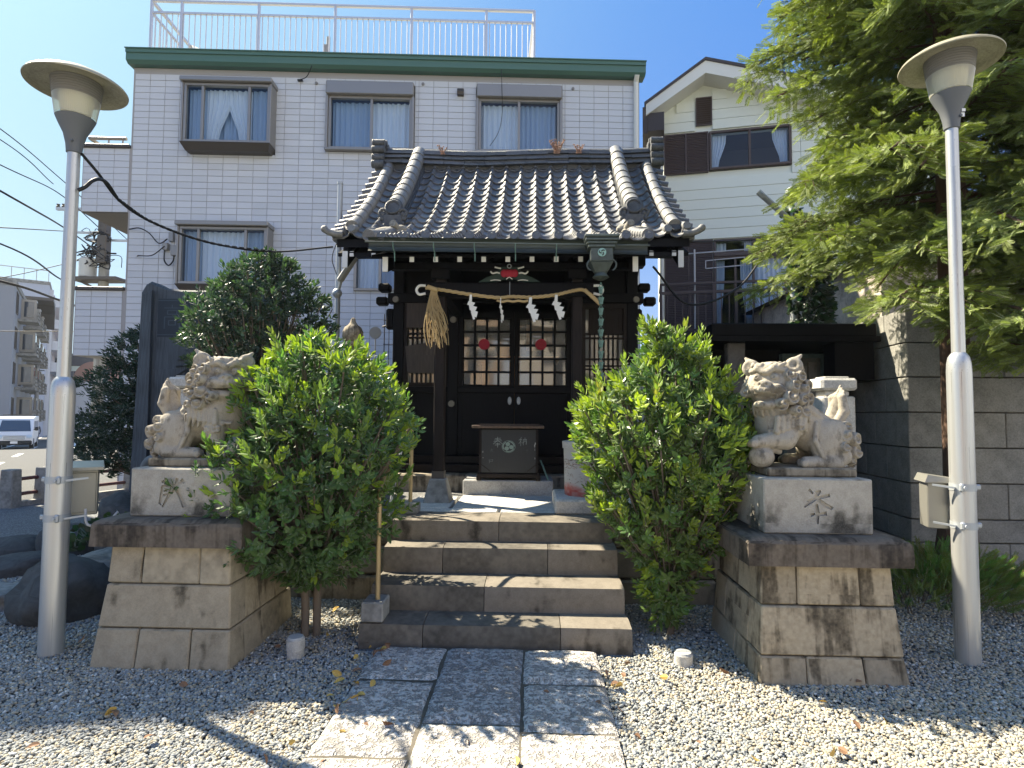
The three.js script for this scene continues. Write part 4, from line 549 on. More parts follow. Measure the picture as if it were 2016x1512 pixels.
  for (const x of [-1.12, 1.16]) { const r = add('bargeboard', [hexa([[x - 0.02, 2.84, -5.27], [x + 0.02, 2.84, -5.27], [x + 0.02, 3.22, -6.3], [x - 0.02, 3.22, -6.3], [x - 0.02, 2.98, -5.25], [x + 0.02, 2.98, -5.25], [x + 0.02, 3.34, -6.3], [x - 0.02, 3.34, -6.3]])]); part('board_end', [bx(x - 0.024, x + 0.024, 2.84, 2.975, -5.262, -5.245)], M.paper, r); }
  for (const s of [-1, 1]) {
    const x = s * 1.81, g = []; for (let i = 0; i < 8; i++) { const a = mainP(i / 8), b = mainP((i + 1) / 8); g.push(hexa([[x - 0.025, b.y - 0.32, b.z - 0.02], [x + 0.025, b.y - 0.32, b.z - 0.02], [x + 0.025, a.y - 0.32, a.z - 0.02], [x - 0.025, a.y - 0.32, a.z - 0.02], [x - 0.025, b.y - 0.1, b.z - 0.02], [x + 0.025, b.y - 0.1, b.z - 0.02], [x + 0.025, a.y - 0.1, a.z - 0.02], [x - 0.025, a.y - 0.1, a.z - 0.02]])); const c = a.clone().setZ(-16 - a.z), d = b.clone().setZ(-16 - b.z); g.push(hexa([[x - 0.025, c.y - 0.32, c.z], [x + 0.025, c.y - 0.32, c.z], [x + 0.025, d.y - 0.32, d.z], [x - 0.025, d.y - 0.32, d.z], [x - 0.025, c.y - 0.1, c.z], [x + 0.025, c.y - 0.1, c.z], [x + 0.025, d.y - 0.1, d.z], [x - 0.025, d.y - 0.1, d.z]])); }
    const b = add('bargeboard', g); part('board_end', [bx(x - 0.028, x + 0.028, 3.12, 3.30, -6.218, -6.2)], M.paper, b);
    for (const xx of [1.74, 1.50]) { const r = add('rafter', [bar([s * xx, 3.27, -6.22], [s * xx, 3.8, -6.95], 0.045, 0.05)]); part('rafter_end', [bx(s * xx - 0.022, s * xx + 0.022, 3.245, 3.30, -6.222, -6.212)], M.paper, r); }
    add('gable_wall', [poly([[-9.1, 3.4], [-6.9, 3.4], [-8.0, 4.75]], 0.04).rotateY(-Math.PI / 2).translate(s * 1.4, 0, 0)]);
    for (const x2 of [s * 1.55]) add('purlin', [bx(Math.min(x2 - 0.35, x2 + 0.35), Math.max(x2 - 0.35, x2 + 0.35), 3.42, 3.53, -6.98, -6.87), bx(x2 - 0.35, x2 + 0.35, 4.5, 4.62, -8.06, -7.94)]);
  }
  // copper gutter and hopper
  const gut = part('gutter', [new THREE.CylinderGeometry(0.062, 0.062, 2.5, 18, 1, true, Math.PI / 2, Math.PI).rotateZ(Math.PI / 2).rotateX(Math.PI / 2).rotateX(-Math.PI / 2), rod([-1.25, 0, 0.06], [1.25, 0, 0.06], 0.008, 0.008, 8), rod([-1.25, 0, -0.06], [1.25, 0, -0.06], 0.006, 0.006, 8)].map((g) => g.rotateZ(-0.016).translate(0.0, 3.035, -5.10)), new THREE.MeshStandardMaterial({ color: L(0.085, 0.105, 0.1), roughness: 0.5, metalness: 0.3, map: T.dirt, side: THREE.DoubleSide }), shrine);
  for (let k = 0; k < 6; k++) { const x = -1.0 + k * 0.36; if (Math.abs(x - 0.82) > 0.1) part('bracket', [new THREE.TorusGeometry(0.067, 0.005, 6, 14, Math.PI).rotateX(Math.PI).rotateY(Math.PI / 2).translate(x, 3.035 - x * 0.016, -5.10), rod([x, 2.97 - x * 0.016, -5.1], [x, 2.9, -5.12], 0.005)], M.verdi, gut); }
  const hx = 0.83, hop = part('rain_hopper', [[0.30, 3.10, 3.075], [0.285, 3.07, 3.045], [0.26, 3.042, 3.02], [0.235, 3.017, 2.99]].map(([w, y1, y0]) => cbx(w, y1 - y0, w * 0.75, hx, (y0 + y1) / 2, -5.08, 0.006)).concat([hexa([[hx - 0.10, 2.87, -5.0], [hx + 0.10, 2.87, -5.0], [hx + 0.10, 2.87, -5.16], [hx - 0.10, 2.87, -5.16], [hx - 0.095, 2.988, -5.0], [hx + 0.095, 2.988, -5.0], [hx + 0.095, 2.988, -5.16], [hx - 0.095, 2.988, -5.16]], 0.006), hexa([[hx - 0.05, 2.78, -5.04], [hx + 0.05, 2.78, -5.04], [hx + 0.05, 2.78, -5.12], [hx - 0.05, 2.78, -5.12], [hx - 0.1, 2.868, -5.0], [hx + 0.1, 2.868, -5.0], [hx + 0.1, 2.868, -5.16], [hx - 0.1, 2.868, -5.16]], 0.005), lathe([[0, 2.72], [0.03, 2.722], [0.075, 2.745], [0.06, 2.76], [0.05, 2.78]], 12).translate(hx, 0, -5.08)]), M.copper, shrine);
  part('emblem', [new THREE.CylinderGeometry(0.036, 0.036, 0.008, 24).rotateX(Math.PI / 2).translate(hx, 2.945, -4.996)], std([0.3, 0.5, 0.44], 0.6), hop);
  part('emblem_mark', [0, 1, 2].map((k) => { const a = k * 2.094 + 0.5; return new THREE.TorusGeometry(0.013, 0.006, 6, 12, 2.6).rotateZ(a).translate(hx + 0.012 * Math.cos(a), 2.945 + 0.012 * Math.sin(a), -4.991); }), M.copper, hop);
  part('side_scroll', [-1, 1].map((s) => new THREE.TorusGeometry(0.05, 0.008, 6, 12, 2.4).rotateZ(s > 0 ? -1.2 : 1.9).translate(hx + s * 0.075, 2.84, -5.02)), M.copper, hop);
}
{ // rain chain
  const c = thing('rain_chain', 'green copper cup rain chain hanging from the gutter hopper', 'rain chain', [0.83, 0, -5.08]);
  for (let k = 0; k < 20; k++) { const y = 2.66 - k * 0.094; const cup = part('cup', [lathe([[0.012, y - 0.058], [0.02, y - 0.058], [0.023, y - 0.03], [0.034, y], [0.030, y], [0.019, y - 0.03], [0.012, y - 0.054]], 4, 0.3).rotateY(Math.PI / 4 + rr(-0.15, 0.15))], M.verdi, c); part('link', [rod([-0.016, y - 0.004, 0], [0, y + 0.042, 0], 0.003, 0.003, 5), rod([0.016, y - 0.004, 0], [0, y + 0.042, 0], 0.003, 0.003, 5)], M.verdi, cup); }
}
{ // sacred rope
  const S = thing('shimenawa_rope', 'twisted straw rope with a loose tassel and white paper streamers across the porch', 'straw rope');
  const pts = [[-0.78, 2.735, -5.45], [-0.62, 2.71, -5.44], [-0.343, 2.665, -5.43], [-0.06, 2.635, -5.43], [0.02, 2.645, -5.43], [0.23, 2.64, -5.43], [0.455, 2.665, -5.43], [0.62, 2.705, -5.44], [0.70, 2.715, -5.45], [0.78, 2.665, -5.44], [0.86, 2.58, -5.42]], cv = new THREE.CatmullRomCurve3(pts.map((p) => V(...p)));
  const strands = []; for (let s = 0; s < 3; s++) { const pp = []; for (let i = 0; i <= 150; i++) { const p = cv.getPoint(i / 150), a = i * 0.62 + s * 2.094; pp.push([p.x, p.y + 0.009 * Math.sin(a), p.z + 0.009 * Math.cos(a)]); } strands.push(tube(pp, 0.0095, 300, 6)); }
  part('rope', strands, M.straw, S);
  const f = rng(8), tas = []; for (let i = 0; i < 62; i++) { const l = rr(0.3, 0.58, f), dx = rr(-0.1, 0.13, f), dz = rr(-0.06, 0.06, f), c = rr(-0.05, 0.05, f); tas.push(tube([[-0.70 + rr(-0.03, 0.03, f), 2.71, -5.44], [-0.70 + dx * 0.3 + c, 2.71 - l * 0.4, -5.43 + dz * 0.5], [-0.69 + dx * 0.8 + c * 0.5, 2.71 - l * 0.75, -5.43 + dz], [-0.67 + dx * 0.9, 2.71 - l, -5.43 + dz]], rr(0.0018, 0.004, f), 12, 4)); }
  part('tassel', tas, M.straw, S);
  part('binding', [rod([-0.76, 2.74, -5.44], [-0.66, 2.705, -5.43], 0.024, 0.022, 10), rod([0.72, 2.715, -5.445], [0.86, 2.57, -5.42], 0.019, 0.014, 10)], M.straw, S);
  part('knot_band', [tube([[-0.1, 2.61, -5.43], [-0.05, 2.595, -5.42], [0.0, 2.605, -5.42], [0.05, 2.597, -5.42], [0.1, 2.605, -5.42], [0.15, 2.597, -5.42], [0.19, 2.607, -5.43]], 0.012, 30, 6)], M.straw, S);
  for (const [x, y, tw, w] of [[-0.345, 2.66, 0.25, 0.9], [-0.065, 2.63, 1.0, 0.55], [0.215, 2.635, -0.1, 1.1], [0.455, 2.66, 0.15, 1.1]]) {
    const q = (a, b, c, d) => poly([a, b, c, d], 0.0015), s = w * 0.062;
    const g = [q([-0.012, 0.02], [0.012, 0.02], [0.010, -0.045], [-0.018, -0.045]), q([-0.022, -0.04], [0.045, -0.055], [0.02, -0.095], [-0.04, -0.075]), q([-0.028, -0.08], [0.058, -0.095], [0.035, -0.14], [-0.02, -0.125]).translate(0.008, 0, 0.004), q([-0.01, -0.125], [0.07, -0.14], [0.055, -0.195], [0.03, -0.185]).translate(0.004, 0, 0.008), q([0.0, -0.14], [0.035, -0.15], [0.045, -0.21], [0.025, -0.215]).translate(0, 0, 0.002)].map((a) => a.scale(w, 1, 1).rotateY(tw).translate(x, y - 0.02, -5.41));
    part('paper_streamer', g, M.paper, S);
  }
}
{ // offering box on its granite block
  solo('granite_block', [bx(-0.475, 0.455, 0.705, 0.862, -6.62, -6.03, 0.01)], M.granite, 'speckled granite block under the offering box', 'stone block');
  const B = thing('offering_box', 'black wooden offering box with a painted swirl emblem before the shrine door', 'offering box', [-0.005, 0.862, -6.05]);
  const n = 512, c = document.createElement('canvas'); c.width = n; c.height = 448; const x = c.getContext('2d'), f = rng(15);
  x.fillStyle = '#22262a'; x.fillRect(0, 0, n, 448); for (let i = 0; i < 260; i++) { x.fillStyle = `rgba(${f() < 0.5 ? '70,80,88' : '14,15,17'},${0.05 + 0.1 * f()})`; x.fillRect(f() * n, f() * 448, 1 + f() * 3, 20 + f() * 120); }
  const st = (l, w, col) => { x.strokeStyle = col; x.lineCap = 'round'; x.lineWidth = w; for (const p of l) { x.beginPath(); x.moveTo(p[0], p[1]); for (let i = 2; i < p.length; i += 2) x.lineTo(p[i], p[i + 1]); x.stroke(); } };
  const pc = 'rgba(150,160,155,0.75)';
  // the two painted characters
  st([[128, 96, 178, 88], [122, 110, 184, 102], [116, 126, 190, 116], [152, 78, 146, 118, 112, 150], [154, 112, 194, 146], [134, 148, 172, 144], [128, 162, 176, 156], [152, 138, 152, 184]], 6, pc);
  st([[376, 78, 366, 100, 352, 108], [362, 104, 378, 98, 362, 130], [370, 112, 370, 168], [362, 132, 352, 144], [380, 130, 388, 138], [394, 100, 394, 158], [394, 104, 424, 98, 424, 150, 416, 146], [410, 82, 410, 112, 398, 132], [412, 112, 422, 130]], 5, pc);
  st([[84, 216, 108, 208], [96, 200, 88, 236], [98, 214, 108, 232]], 3, 'rgba(120,130,126,0.5)'); st([[74, 316, 76, 350], [76, 320, 108, 314, 106, 332, 78, 334]], 4, 'rgba(140,150,146,0.6)'); st([[420, 214, 442, 210], [430, 206, 430, 240]], 3, 'rgba(110,118,112,0.4)');
  // three-comma swirl
  const ex = 256, ey = 176, er = 62; x.strokeStyle = 'rgba(140,165,155,0.85)'; x.fillStyle = x.strokeStyle; x.lineWidth = 4; x.beginPath(); x.arc(ex, ey, er, 0, 6.3); x.stroke();
  for (let k = 0; k < 3; k++) { x.save(); x.translate(ex, ey); x.rotate(k * 2.094 - 0.3); x.beginPath(); x.arc(0, -26, 21, 0, 6.3); x.fill(); x.beginPath(); x.arc(0, 0, 47, -1.9, 0.3); x.arc(0, 0, 57, 0.3, -1.2, true); x.closePath(); x.fill(); x.restore(); }
  for (let i = 0; i < 14; i++) { x.fillStyle = 'rgba(190,190,185,0.7)'; const r = f() < 0.5; x.fillRect(r ? 4 + f() * 8 : 496 + f() * 8, 120 + f() * 200, 4 + f() * 6, 5 + f() * 18); }
  const t = new THREE.CanvasTexture(c); t.colorSpace = THREE.SRGBColorSpace;
  part('body', [bx(-0.3, 0.3, 0.07, 0.53, -0.42, 0.0, 0.006)], M.black, B);
  const fp = part('front_panel', [new THREE.BoxGeometry(0.56, 0.44, 0.012).translate(0, 0.3, 0.005)], std([1, 1, 1], 0.55), B); fp.material = std([0.85, 0.85, 0.85], 0.55, { map: t }); { const g = fp.geometry, p = g.attributes.position, uv = g.attributes.uv; for (let i = 0; i < p.count; i++) uv.setXY(i, p.getX(i) / 0.56 + 0.5, (p.getY(i) - 0.08) / 0.44); }
  part('corner_brace', [bar([-0.29, 0.17, 0.014], [-0.18, 0.085, 0.014], 0.012, 0.006), bar([0.29, 0.17, 0.014], [0.18, 0.085, 0.014], 0.012, 0.006), bx(-0.305, -0.285, 0.08, 0.52, -0.01, 0.014), bx(0.285, 0.305, 0.08, 0.52, -0.01, 0.014)], M.brownwood, B);
  part('lid', [bx(-0.38, 0.365, 0.535, 0.565, -0.5, 0.05, 0.006), ...Array.from({ length: 5 }, (_, i) => bx(-0.33, 0.32, 0.566, 0.574, -0.42 + i * 0.09, -0.39 + i * 0.09))], std([0.12, 0.075, 0.05], 0.5, { map: T.wood }), B);
  part('base_frame', [bx(-0.325, 0.325, 0.025, 0.07, -0.44, 0.022, 0.006)], M.brownwood, B);
  for (const s of [-1, 1]) part('foot', [bx(s * 0.305 - 0.025, s * 0.305 + 0.025, 0.0, 0.055, -0.03, 0.03, 0.006)], M.brownwood, B);
  part('stay', [bar([0.33, 0.2, -0.12], [0.41, 0.004, -0.02], 0.016, 0.01)], M.verdi, B);
}
{ // steel drum urn on a white slab
  solo('white_slab', [bx(0.43, 1.12, 0.706, 0.835, -5.62, -4.93, 0.018)], M.pale, 'white stone slab under the grey and red drum right of the steps', 'stone slab');
  const D = thing('drum_urn', 'weathered grey drum with a red lower edge standing on the white slab', 'drum', [0.735, 0.836, -5.27]);
  const n = 256, c = document.createElement('canvas'); c.width = c.height = n; const x = c.getContext('2d'), f = rng(19); x.fillStyle = '#b9b7b2'; x.fillRect(0, 0, n, n);
  for (let i = 0; i < 1700; i++) { const u = f(), v = f() * f(), px = u * n, py = 60 + v * 190; x.fillStyle = f() < 0.5 ? `rgba(80,66,58,${0.2 + 0.4 * f()})` : `rgba(150,110,92,${0.2 + 0.3 * f()})`; if (vn(u * 8, py / 40, 8) > 0.42) x.fillRect(px, py, 1 + f() * 3, 1 + f() * 5); }
  for (let i = 0; i < n; i++) for (let j = 0; j < 110; j++) { const h = 46 + 30 * Math.sin(i * 0.049 + 3.6), a = clamp((h - j) / 34) * (0.35 + 0.65 * vn(i * 0.16, j * 0.1, 999, 3)); if (a > 0.02) { x.fillStyle = `rgba(178,52,40,${(0.9 * a).toFixed(2)})`; x.fillRect(i, n - j, 1, 1); } }
  const t = new THREE.CanvasTexture(c); t.colorSpace = THREE.SRGBColorSpace; t.wrapS = THREE.RepeatWrapping;
  const g = new THREE.CylinderGeometry(0.215, 0.205, 0.42, 48, 1, true).translate(0, 0.21, 0); part('shell', [g], std([0.9, 0.9, 0.9], 0.7, { map: t, side: THREE.DoubleSide, bumpMap: T.rough, bumpScale: 0.003 }), D);
  part('rim', [lathe([[0.195, 0.41], [0.225, 0.41], [0.228, 0.47], [0.205, 0.475], [0.2, 0.46]], 48)], M.pale, D); part('filling', [new THREE.CircleGeometry(0.2, 32).rotateX(-Math.PI / 2).translate(0, 0.38, 0)], M.joint, D);
}
// ---------- implicit surfaces: smooth union of ellipsoids and tapered capsules, meshed by surface nets ----------
function netMesh(prims, carve, lo, hi, cell, noise = 0) {
  const nx = Math.ceil((hi[0] - lo[0]) / cell) + 1, ny = Math.ceil((hi[1] - lo[1]) / cell) + 1, nz = Math.ceil((hi[2] - lo[2]) / cell) + 1, F = new Float32Array(nx * ny * nz);
  const ps = prims.map((p) => ({ ...p, bc: p.t === 'c' ? [(p.a[0] + p.b[0]) / 2, (p.a[1] + p.b[1]) / 2, (p.a[2] + p.b[2]) / 2] : p.a, br: p.t === 'c' ? Math.hypot(p.a[0] - p.b[0], p.a[1] - p.b[1], p.a[2] - p.b[2]) / 2 + Math.max(p.r, p.r2) : Math.max(...p.r) }));
  function one(p, x, y, z) {
    if (p.t === 'c') {
      const [ax, ay, az] = p.a, dx = p.b[0] - ax, dy = p.b[1] - ay, dz = p.b[2] - az, l = dx * dx + dy * dy + dz * dz, h = clamp(((x - ax) * dx + (y - ay) * dy + (z - az) * dz) / l);
      return Math.hypot(x - ax - dx * h, y - ay - dy * h, z - az - dz * h) - lerp(p.r, p.r2, h);
    }
    let X = x - p.a[0], Y = y - p.a[1], Z = z - p.a[2];
    if (p.q) { const q = p.q, m = [q[0] * X + q[1] * Y + q[2] * Z, q[3] * X + q[4] * Y + q[5] * Z, q[6] * X + q[7] * Y + q[8] * Z];[X, Y, Z] = m; }
    const k0 = Math.hypot(X / p.r[0], Y / p.r[1], Z / p.r[2]), k1 = Math.hypot(X / p.r[0] ** 2, Y / p.r[1] ** 2, Z / p.r[2] ** 2); let d = k1 > 1e-9 ? k0 * (k0 - 1) / k1 : -p.r[0];
    if (p.curl) { const u = X * p.curl[0] + Y * p.curl[1] + Z * p.curl[2], v = X * p.curl[3] + Y * p.curl[4] + Z * p.curl[5]; d += p.amp * Math.cos(Math.hypot(u, v) * p.freq - Math.atan2(v, u) + p.ph); }
    return d;
  }
  let i = 0;
  for (let c = 0; c < nz; c++) for (let b = 0; b < ny; b++) for (let a = 0; a < nx; a++, i++) {
    const x = lo[0] + a * cell, y = lo[1] + b * cell, z = lo[2] + c * cell; let d = 1;
    for (const p of ps) { const bx0 = x - p.bc[0], by0 = y - p.bc[1], bz0 = z - p.bc[2], far = Math.sqrt(bx0 * bx0 + by0 * by0 + bz0 * bz0) - p.br; if (far > d + p.k || far > 0.09) { if (far < d) d = Math.min(d, Math.max(far, 0.05)); continue; } const e = one(p, x, y, z), k = p.k, h = Math.max(k - Math.abs(d - e), 0) / k; d = Math.min(d, e) - h * h * k * 0.25; }
    for (const p of carve) { const e = -one(p, x, y, z); if (e > d - p.k) { const h = Math.max(p.k - Math.abs(d - e), 0) / p.k; d = Math.max(d, e) + h * h * p.k * 0.25; } }
    if (noise && d < 0.03 && d > -0.03) d += noise * (n3(x * 28 + 40, y * 28 + 40, z * 28 + 40) - 0.5) + noise * 0.6 * (n3(x * 70 + 40, y * 70 + 40, z * 70 + 40) - 0.5);
    F[i] = d;
  }
  const id = new Int32Array(nx * ny * nz).fill(-1), pos = [], idx = [], S = [1, nx, nx * ny];
  for (let c = 0; c + 1 < nz; c++) for (let b = 0; b + 1 < ny; b++) for (let a = 0; a + 1 < nx; a++) {
    const o = a + nx * (b + ny * c); let n = 0, sx = 0, sy = 0, sz = 0, m = 0;
    for (let k = 0; k < 8; k++) if (F[o + (k & 1) + ((k >> 1) & 1) * nx + (k >> 2) * nx * ny] < 0) m |= 1 << k;
    if (m === 0 || m === 255) continue;
    for (let e = 0; e < 12; e++) { const ax = e >> 2, k = e & 3, u = (ax + 1) % 3, v = (ax + 2) % 3, c0 = [0, 0, 0]; c0[u] = k & 1; c0[v] = k >> 1; const i0 = o + c0[0] + c0[1] * nx + c0[2] * nx * ny, i1 = i0 + S[ax], f0 = F[i0], f1 = F[i1]; if ((f0 < 0) === (f1 < 0)) continue; const t = f0 / (f0 - f1); c0[ax] += t; sx += c0[0]; sy += c0[1]; sz += c0[2]; n++; }
    id[o] = pos.length / 3; pos.push(lo[0] + (a + sx / n) * cell, lo[1] + (b + sy / n) * cell, lo[2] + (c + sz / n) * cell);
  }
  for (let c = 1; c + 1 < nz; c++) for (let b = 1; b + 1 < ny; b++) for (let a = 1; a + 1 < nx; a++) {
    const o = a + nx * (b + ny * c);
    for (let ax = 0; ax < 3; ax++) { const f0 = F[o] < 0, f1 = F[o + S[ax]] < 0; if (f0 === f1) continue; const u = S[(ax + 1) % 3], v = S[(ax + 2) % 3], q = [id[o - u - v], id[o - v], id[o], id[o - u]]; if (q.includes(-1)) continue; if (f0) idx.push(q[0], q[1], q[2], q[0], q[2], q[3]); else idx.push(q[0], q[2], q[1], q[0], q[3], q[2]); }
  }
  const g = new THREE.BufferGeometry(); g.setAttribute('position', new THREE.Float32BufferAttribute(pos, 3)); g.setIndex(idx); g.computeVertexNormals(); return triUV(g);
}
const E = (x, y, z, rx, ry, rz, k = 0.03, o = {}) => ({ t: 'e', a: [x, y, z], r: [rx, ry ?? rx, rz ?? rx], k, ...o }), C = (a, b, r, r2 = r, k = 0.03) => ({ t: 'c', a, b, r, r2, k });
// a guardian lion seated in profile towards +x, the head turned to the viewer (+z); s = -1 mirrors it
function lionGeometry(s, open) {
  const P = [], cut = [], f = rng(open ? 61 : 62);
  const curl = (c, n, r, amp = 0.009) => { const N = V(...n).normalize(), U = V(0, 1, 0).cross(N).lengthSq() > 1e-4 ? V(0, 1, 0).cross(N).normalize() : V(1, 0, 0), W = N.clone().cross(U); P.push(E(...c, r, r, r, 0.006, { curl: [U.x, U.y, U.z, W.x, W.y, W.z], freq: 5.6 / r * 1.15, amp: amp * r / 0.036, ph: f() * 6 })); };
  const hx = open ? 0.165 : 0.115, hy = 0.535, yaw = (open ? 52 : 58) * D2R, cf = Math.cos(yaw), sf = Math.sin(yaw);
  const H = (a, u, b) => [hx + a * cf - b * sf, hy + u, 0.03 + a * sf + b * cf], HQ = [cf, 0, sf, 0, 1, 0, -sf, 0, cf];
  const he = (a, u, b, ra, ru, rb, k = 0.02, o = {}) => E(...H(a, u, b), ra, ru, rb, k, { q: HQ, ...o });
  // trunk
  P.push(C([-0.17, 0.18, 0], [0.06, 0.34, 0], 0.135, 0.15, 0.05), E(0.14, 0.33, 0.01, 0.125, 0.16, 0.135, 0.05), C([0.08, 0.38, 0.01], [hx, hy - 0.02, 0.02], 0.14, 0.14, 0.05), E(0.17, 0.24, 0.02, 0.085, 0.09, 0.10, 0.04));
  for (const z of [-1, 1]) { // hind legs
    P.push(E(-0.165, 0.165, z * 0.115, 0.115, 0.15, 0.062, 0.03, { q: [0.94, 0.34, 0, -0.34, 0.94, 0, 0, 0, 1] }), C([-0.24, 0.07, z * 0.12], [-0.17, 0.03, z * 0.135], 0.055, 0.045), C([-0.2, 0.035, z * 0.14], [0.0, 0.032, z * 0.145], 0.04, 0.04, 0.02));
    for (let i = 0; i < 4; i++) P.push(E(0.02 + 0.006 * (i % 2), 0.028, z * 0.145 + (i - 1.5) * 0.024, 0.024, 0.026, 0.015, 0.006));
  }
  // front legs
  const paw = (x, y, z) => { P.push(E(x, y + 0.034, z, 0.06, 0.036, 0.056, 0.018)); for (let i = 0; i < 4; i++) P.push(E(x + 0.048, y + 0.027, z + (i - 1.5) * 0.026, 0.024, 0.026, 0.014, 0.006)); };
  P.push(C([0.14, 0.3, -0.10], [0.2, 0.05, -0.11], 0.072, 0.05)); paw(0.23, 0, -0.11);
  if (open) { P.push(C([0.07, 0.27, 0.11], [0.13, 0.175, 0.15], 0.08, 0.058), C([0.13, 0.18, 0.15], [0.29, 0.165, 0.14], 0.058, 0.044)); paw(0.29, 0.125, 0.14); P.push(E(0.275, 0.068, 0.13, 0.078, 0.072, 0.075, 0.008)); for (let i = 0; i < 7; i++) P.push(C([0.275 + 0.075 * Math.cos(i * 0.45), 0.068 + 0.068 * Math.sin(i * 0.45), 0.14], [0.275 + 0.03 * Math.cos(i * 0.45), 0.068 + 0.03 * Math.sin(i * 0.45), 0.195], 0.006, 0.006, 0.006)); P.push(C([0.2, 0.12, 0.12], [0.16, 0.1, 0.12], 0.03, 0.02, 0.01)); }
  else { P.push(C([0.11, 0.3, 0.11], [0.12, 0.2, 0.13], 0.08, 0.06), C([0.12, 0.2, 0.13], [0.13, 0.03, 0.14], 0.058, 0.052)); paw(0.15, 0, 0.14); for (let i = 0; i < 9; i++) P.push(E(0.085 + 0.028 * (i % 4), 0.2 - 0.022 * Math.floor(i / 4) + 0.006 * (i % 2), 0.185, 0.016, 0.013, 0.014, 0.005)); P.push(E(0.27, 0.075, 0.12, 0.07, 0.075, 0.07, 0.02)); }
  // collar folds on the chest and shoulder
  for (let i = 0; i < 4; i++) P.push(C([0.03 + i * 0.05, 0.27 - i * 0.012, 0.165 - i * 0.004], [0.08 + i * 0.05, 0.215 + i * 0.006, 0.165 - 0.006 * i], 0.011, 0.011, 0.012));
  curl([0.045, 0.255, 0.165], [0, 0.2, 1], 0.032); curl([-0.27, 0.245, 0.10], [-0.3, 0.2, 1], 0.042); curl([-0.315, 0.175, 0.09], [-0.5, 0, 1], 0.05); curl([-0.325, 0.095, 0.085], [-0.5, 0, 1], 0.048); curl([-0.30, 0.035, 0.09], [-0.5, 0, 1], 0.034); curl([-0.245, 0.205, 0.15], [-0.2, 0.2, 1], 0.034); curl([-0.235, 0.13, 0.165], [-0.2, 0, 1], 0.032); curl([-0.3, 0.2, 0.0], [-1, 0.2, 0], 0.05); curl([-0.32, 0.1, 0.0], [-1, 0, 0], 0.05);
  // tail: a flame of five tapering locks
  for (let i = 0; i < 5; i++) { const z = (i - 2) * 0.034, l = 0.1 - 0.018 * Math.abs(i - 2), dx = (i % 2) * 0.012; P.push(C([-0.225 - dx, 0.24, z * 0.7], [-0.285 - dx, 0.36, z], 0.028, 0.032, 0.005), C([-0.285 - dx, 0.36, z], [-0.275 - dx, 0.45, z * 0.9], 0.032, 0.026, 0.005), C([-0.275 - dx, 0.45, z * 0.9], [-0.30, 0.43 + l, z * 0.5], 0.026, 0.008, 0.005)); }
  P.push(C([-0.235, 0.27, 0], [-0.275, 0.44, 0], 0.06, 0.034, 0.008));
  // mane locks down the back
  for (let i = 0; i < 7; i++) { const z = -0.1 + i * 0.034; P.push(C([hx - 0.12, 0.46, z], [-0.06 - 0.02 * (i % 2), 0.35, z * 1.15], 0.023, 0.021, 0.004), C([-0.06 - 0.02 * (i % 2), 0.35, z * 1.15], [-0.17 - 0.02 * (i % 3), 0.27, z * 0.9], 0.021, 0.012, 0.004)); }
  for (let i = 0; i < 4; i++) P.push(C([0.0 + i * 0.025, 0.42, 0.13], [-0.02 + i * 0.04, 0.3 - 0.012 * i, 0.155], 0.024, 0.014, 0.004));
  // head
  P.push(he(0, 0.02, 0, 0.125, 0.12, 0.135, 0.03), he(0.10, -0.045, 0, 0.07, 0.06, 0.10, 0.03), he(0.045, 0.105, 0, 0.07, 0.04, 0.10, 0.03), he(0.02, -0.02, 0, 0.10, 0.10, 0.15, 0.03));
  P.push(he(0.165, 0.0, 0, 0.028, 0.024, 0.034, 0.012), he(0.158, -0.005, 0.028, 0.02, 0.018, 0.02, 0.008), he(0.158, -0.005, -0.028, 0.02, 0.018, 0.02, 0.008));
  for (const b of [-1, 1]) {
    P.push(C(H(0.125, 0.075, b * 0.012), H(0.115, 0.10, b * 0.05), 0.02, 0.022, 0.01), C(H(0.115, 0.10, b * 0.05), H(0.07, 0.085, b * 0.105), 0.022, 0.018, 0.01), he(0.112, 0.042, b * 0.052, 0.027, 0.026, 0.028, 0.006), C(H(0.12, 0.012, b * 0.03), H(0.085, 0.012, b * 0.09), 0.012, 0.01, 0.008));
    for (let i = 0; i < 3; i++) P.push(C(H(0.1, 0.125 - 0.004 * i, b * (0.03 + i * 0.028)), H(0.05, 0.135, b * (0.04 + i * 0.03)), 0.014, 0.012, 0.007));
    P.push(C(H(0.165, -0.038, b * 0.018), H(0.13, -0.03, b * 0.075), 0.026, 0.026, 0.01), C(H(0.13, -0.03, b * 0.075), H(0.085, -0.06, b * 0.115), 0.026, 0.02, 0.012));
    // ears: cupped
    P.push(he(-0.01, 0.115, b * 0.135, 0.03, 0.058, 0.058, 0.014, {})); P.push(C(H(-0.02, 0.15, b * 0.14), H(-0.03, 0.185, b * 0.175), 0.026, 0.01, 0.012)); cut.push({ ...he(0.03, 0.13, b * 0.15, 0.024, 0.04, 0.04, 0.008) });
    curl(H(0.06, -0.055, b * 0.14), [sf * 0.2 - sf * b * 0.9, 0, 1], 0.036); curl(H(0.0, -0.02, b * 0.15), [cf * 0.2 - sf * b, 0, 1], 0.038);
    cut.push({ ...he(0.136, 0.044, b * 0.053, 0.006, 0.007, 0.007, 0.003) }, { ...he(0.186, -0.004, b * 0.02, 0.012, 0.007, 0.008, 0.003) });
  }
  P.push(he(0.105, open ? -0.135 : -0.115, 0, 0.065, 0.034, 0.082, 0.016)); cut.push({ ...he(0.165, open ? -0.088 : -0.079, 0, 0.075, open ? 0.026 : 0.008, open ? 0.085 : 0.1, 0.006) });
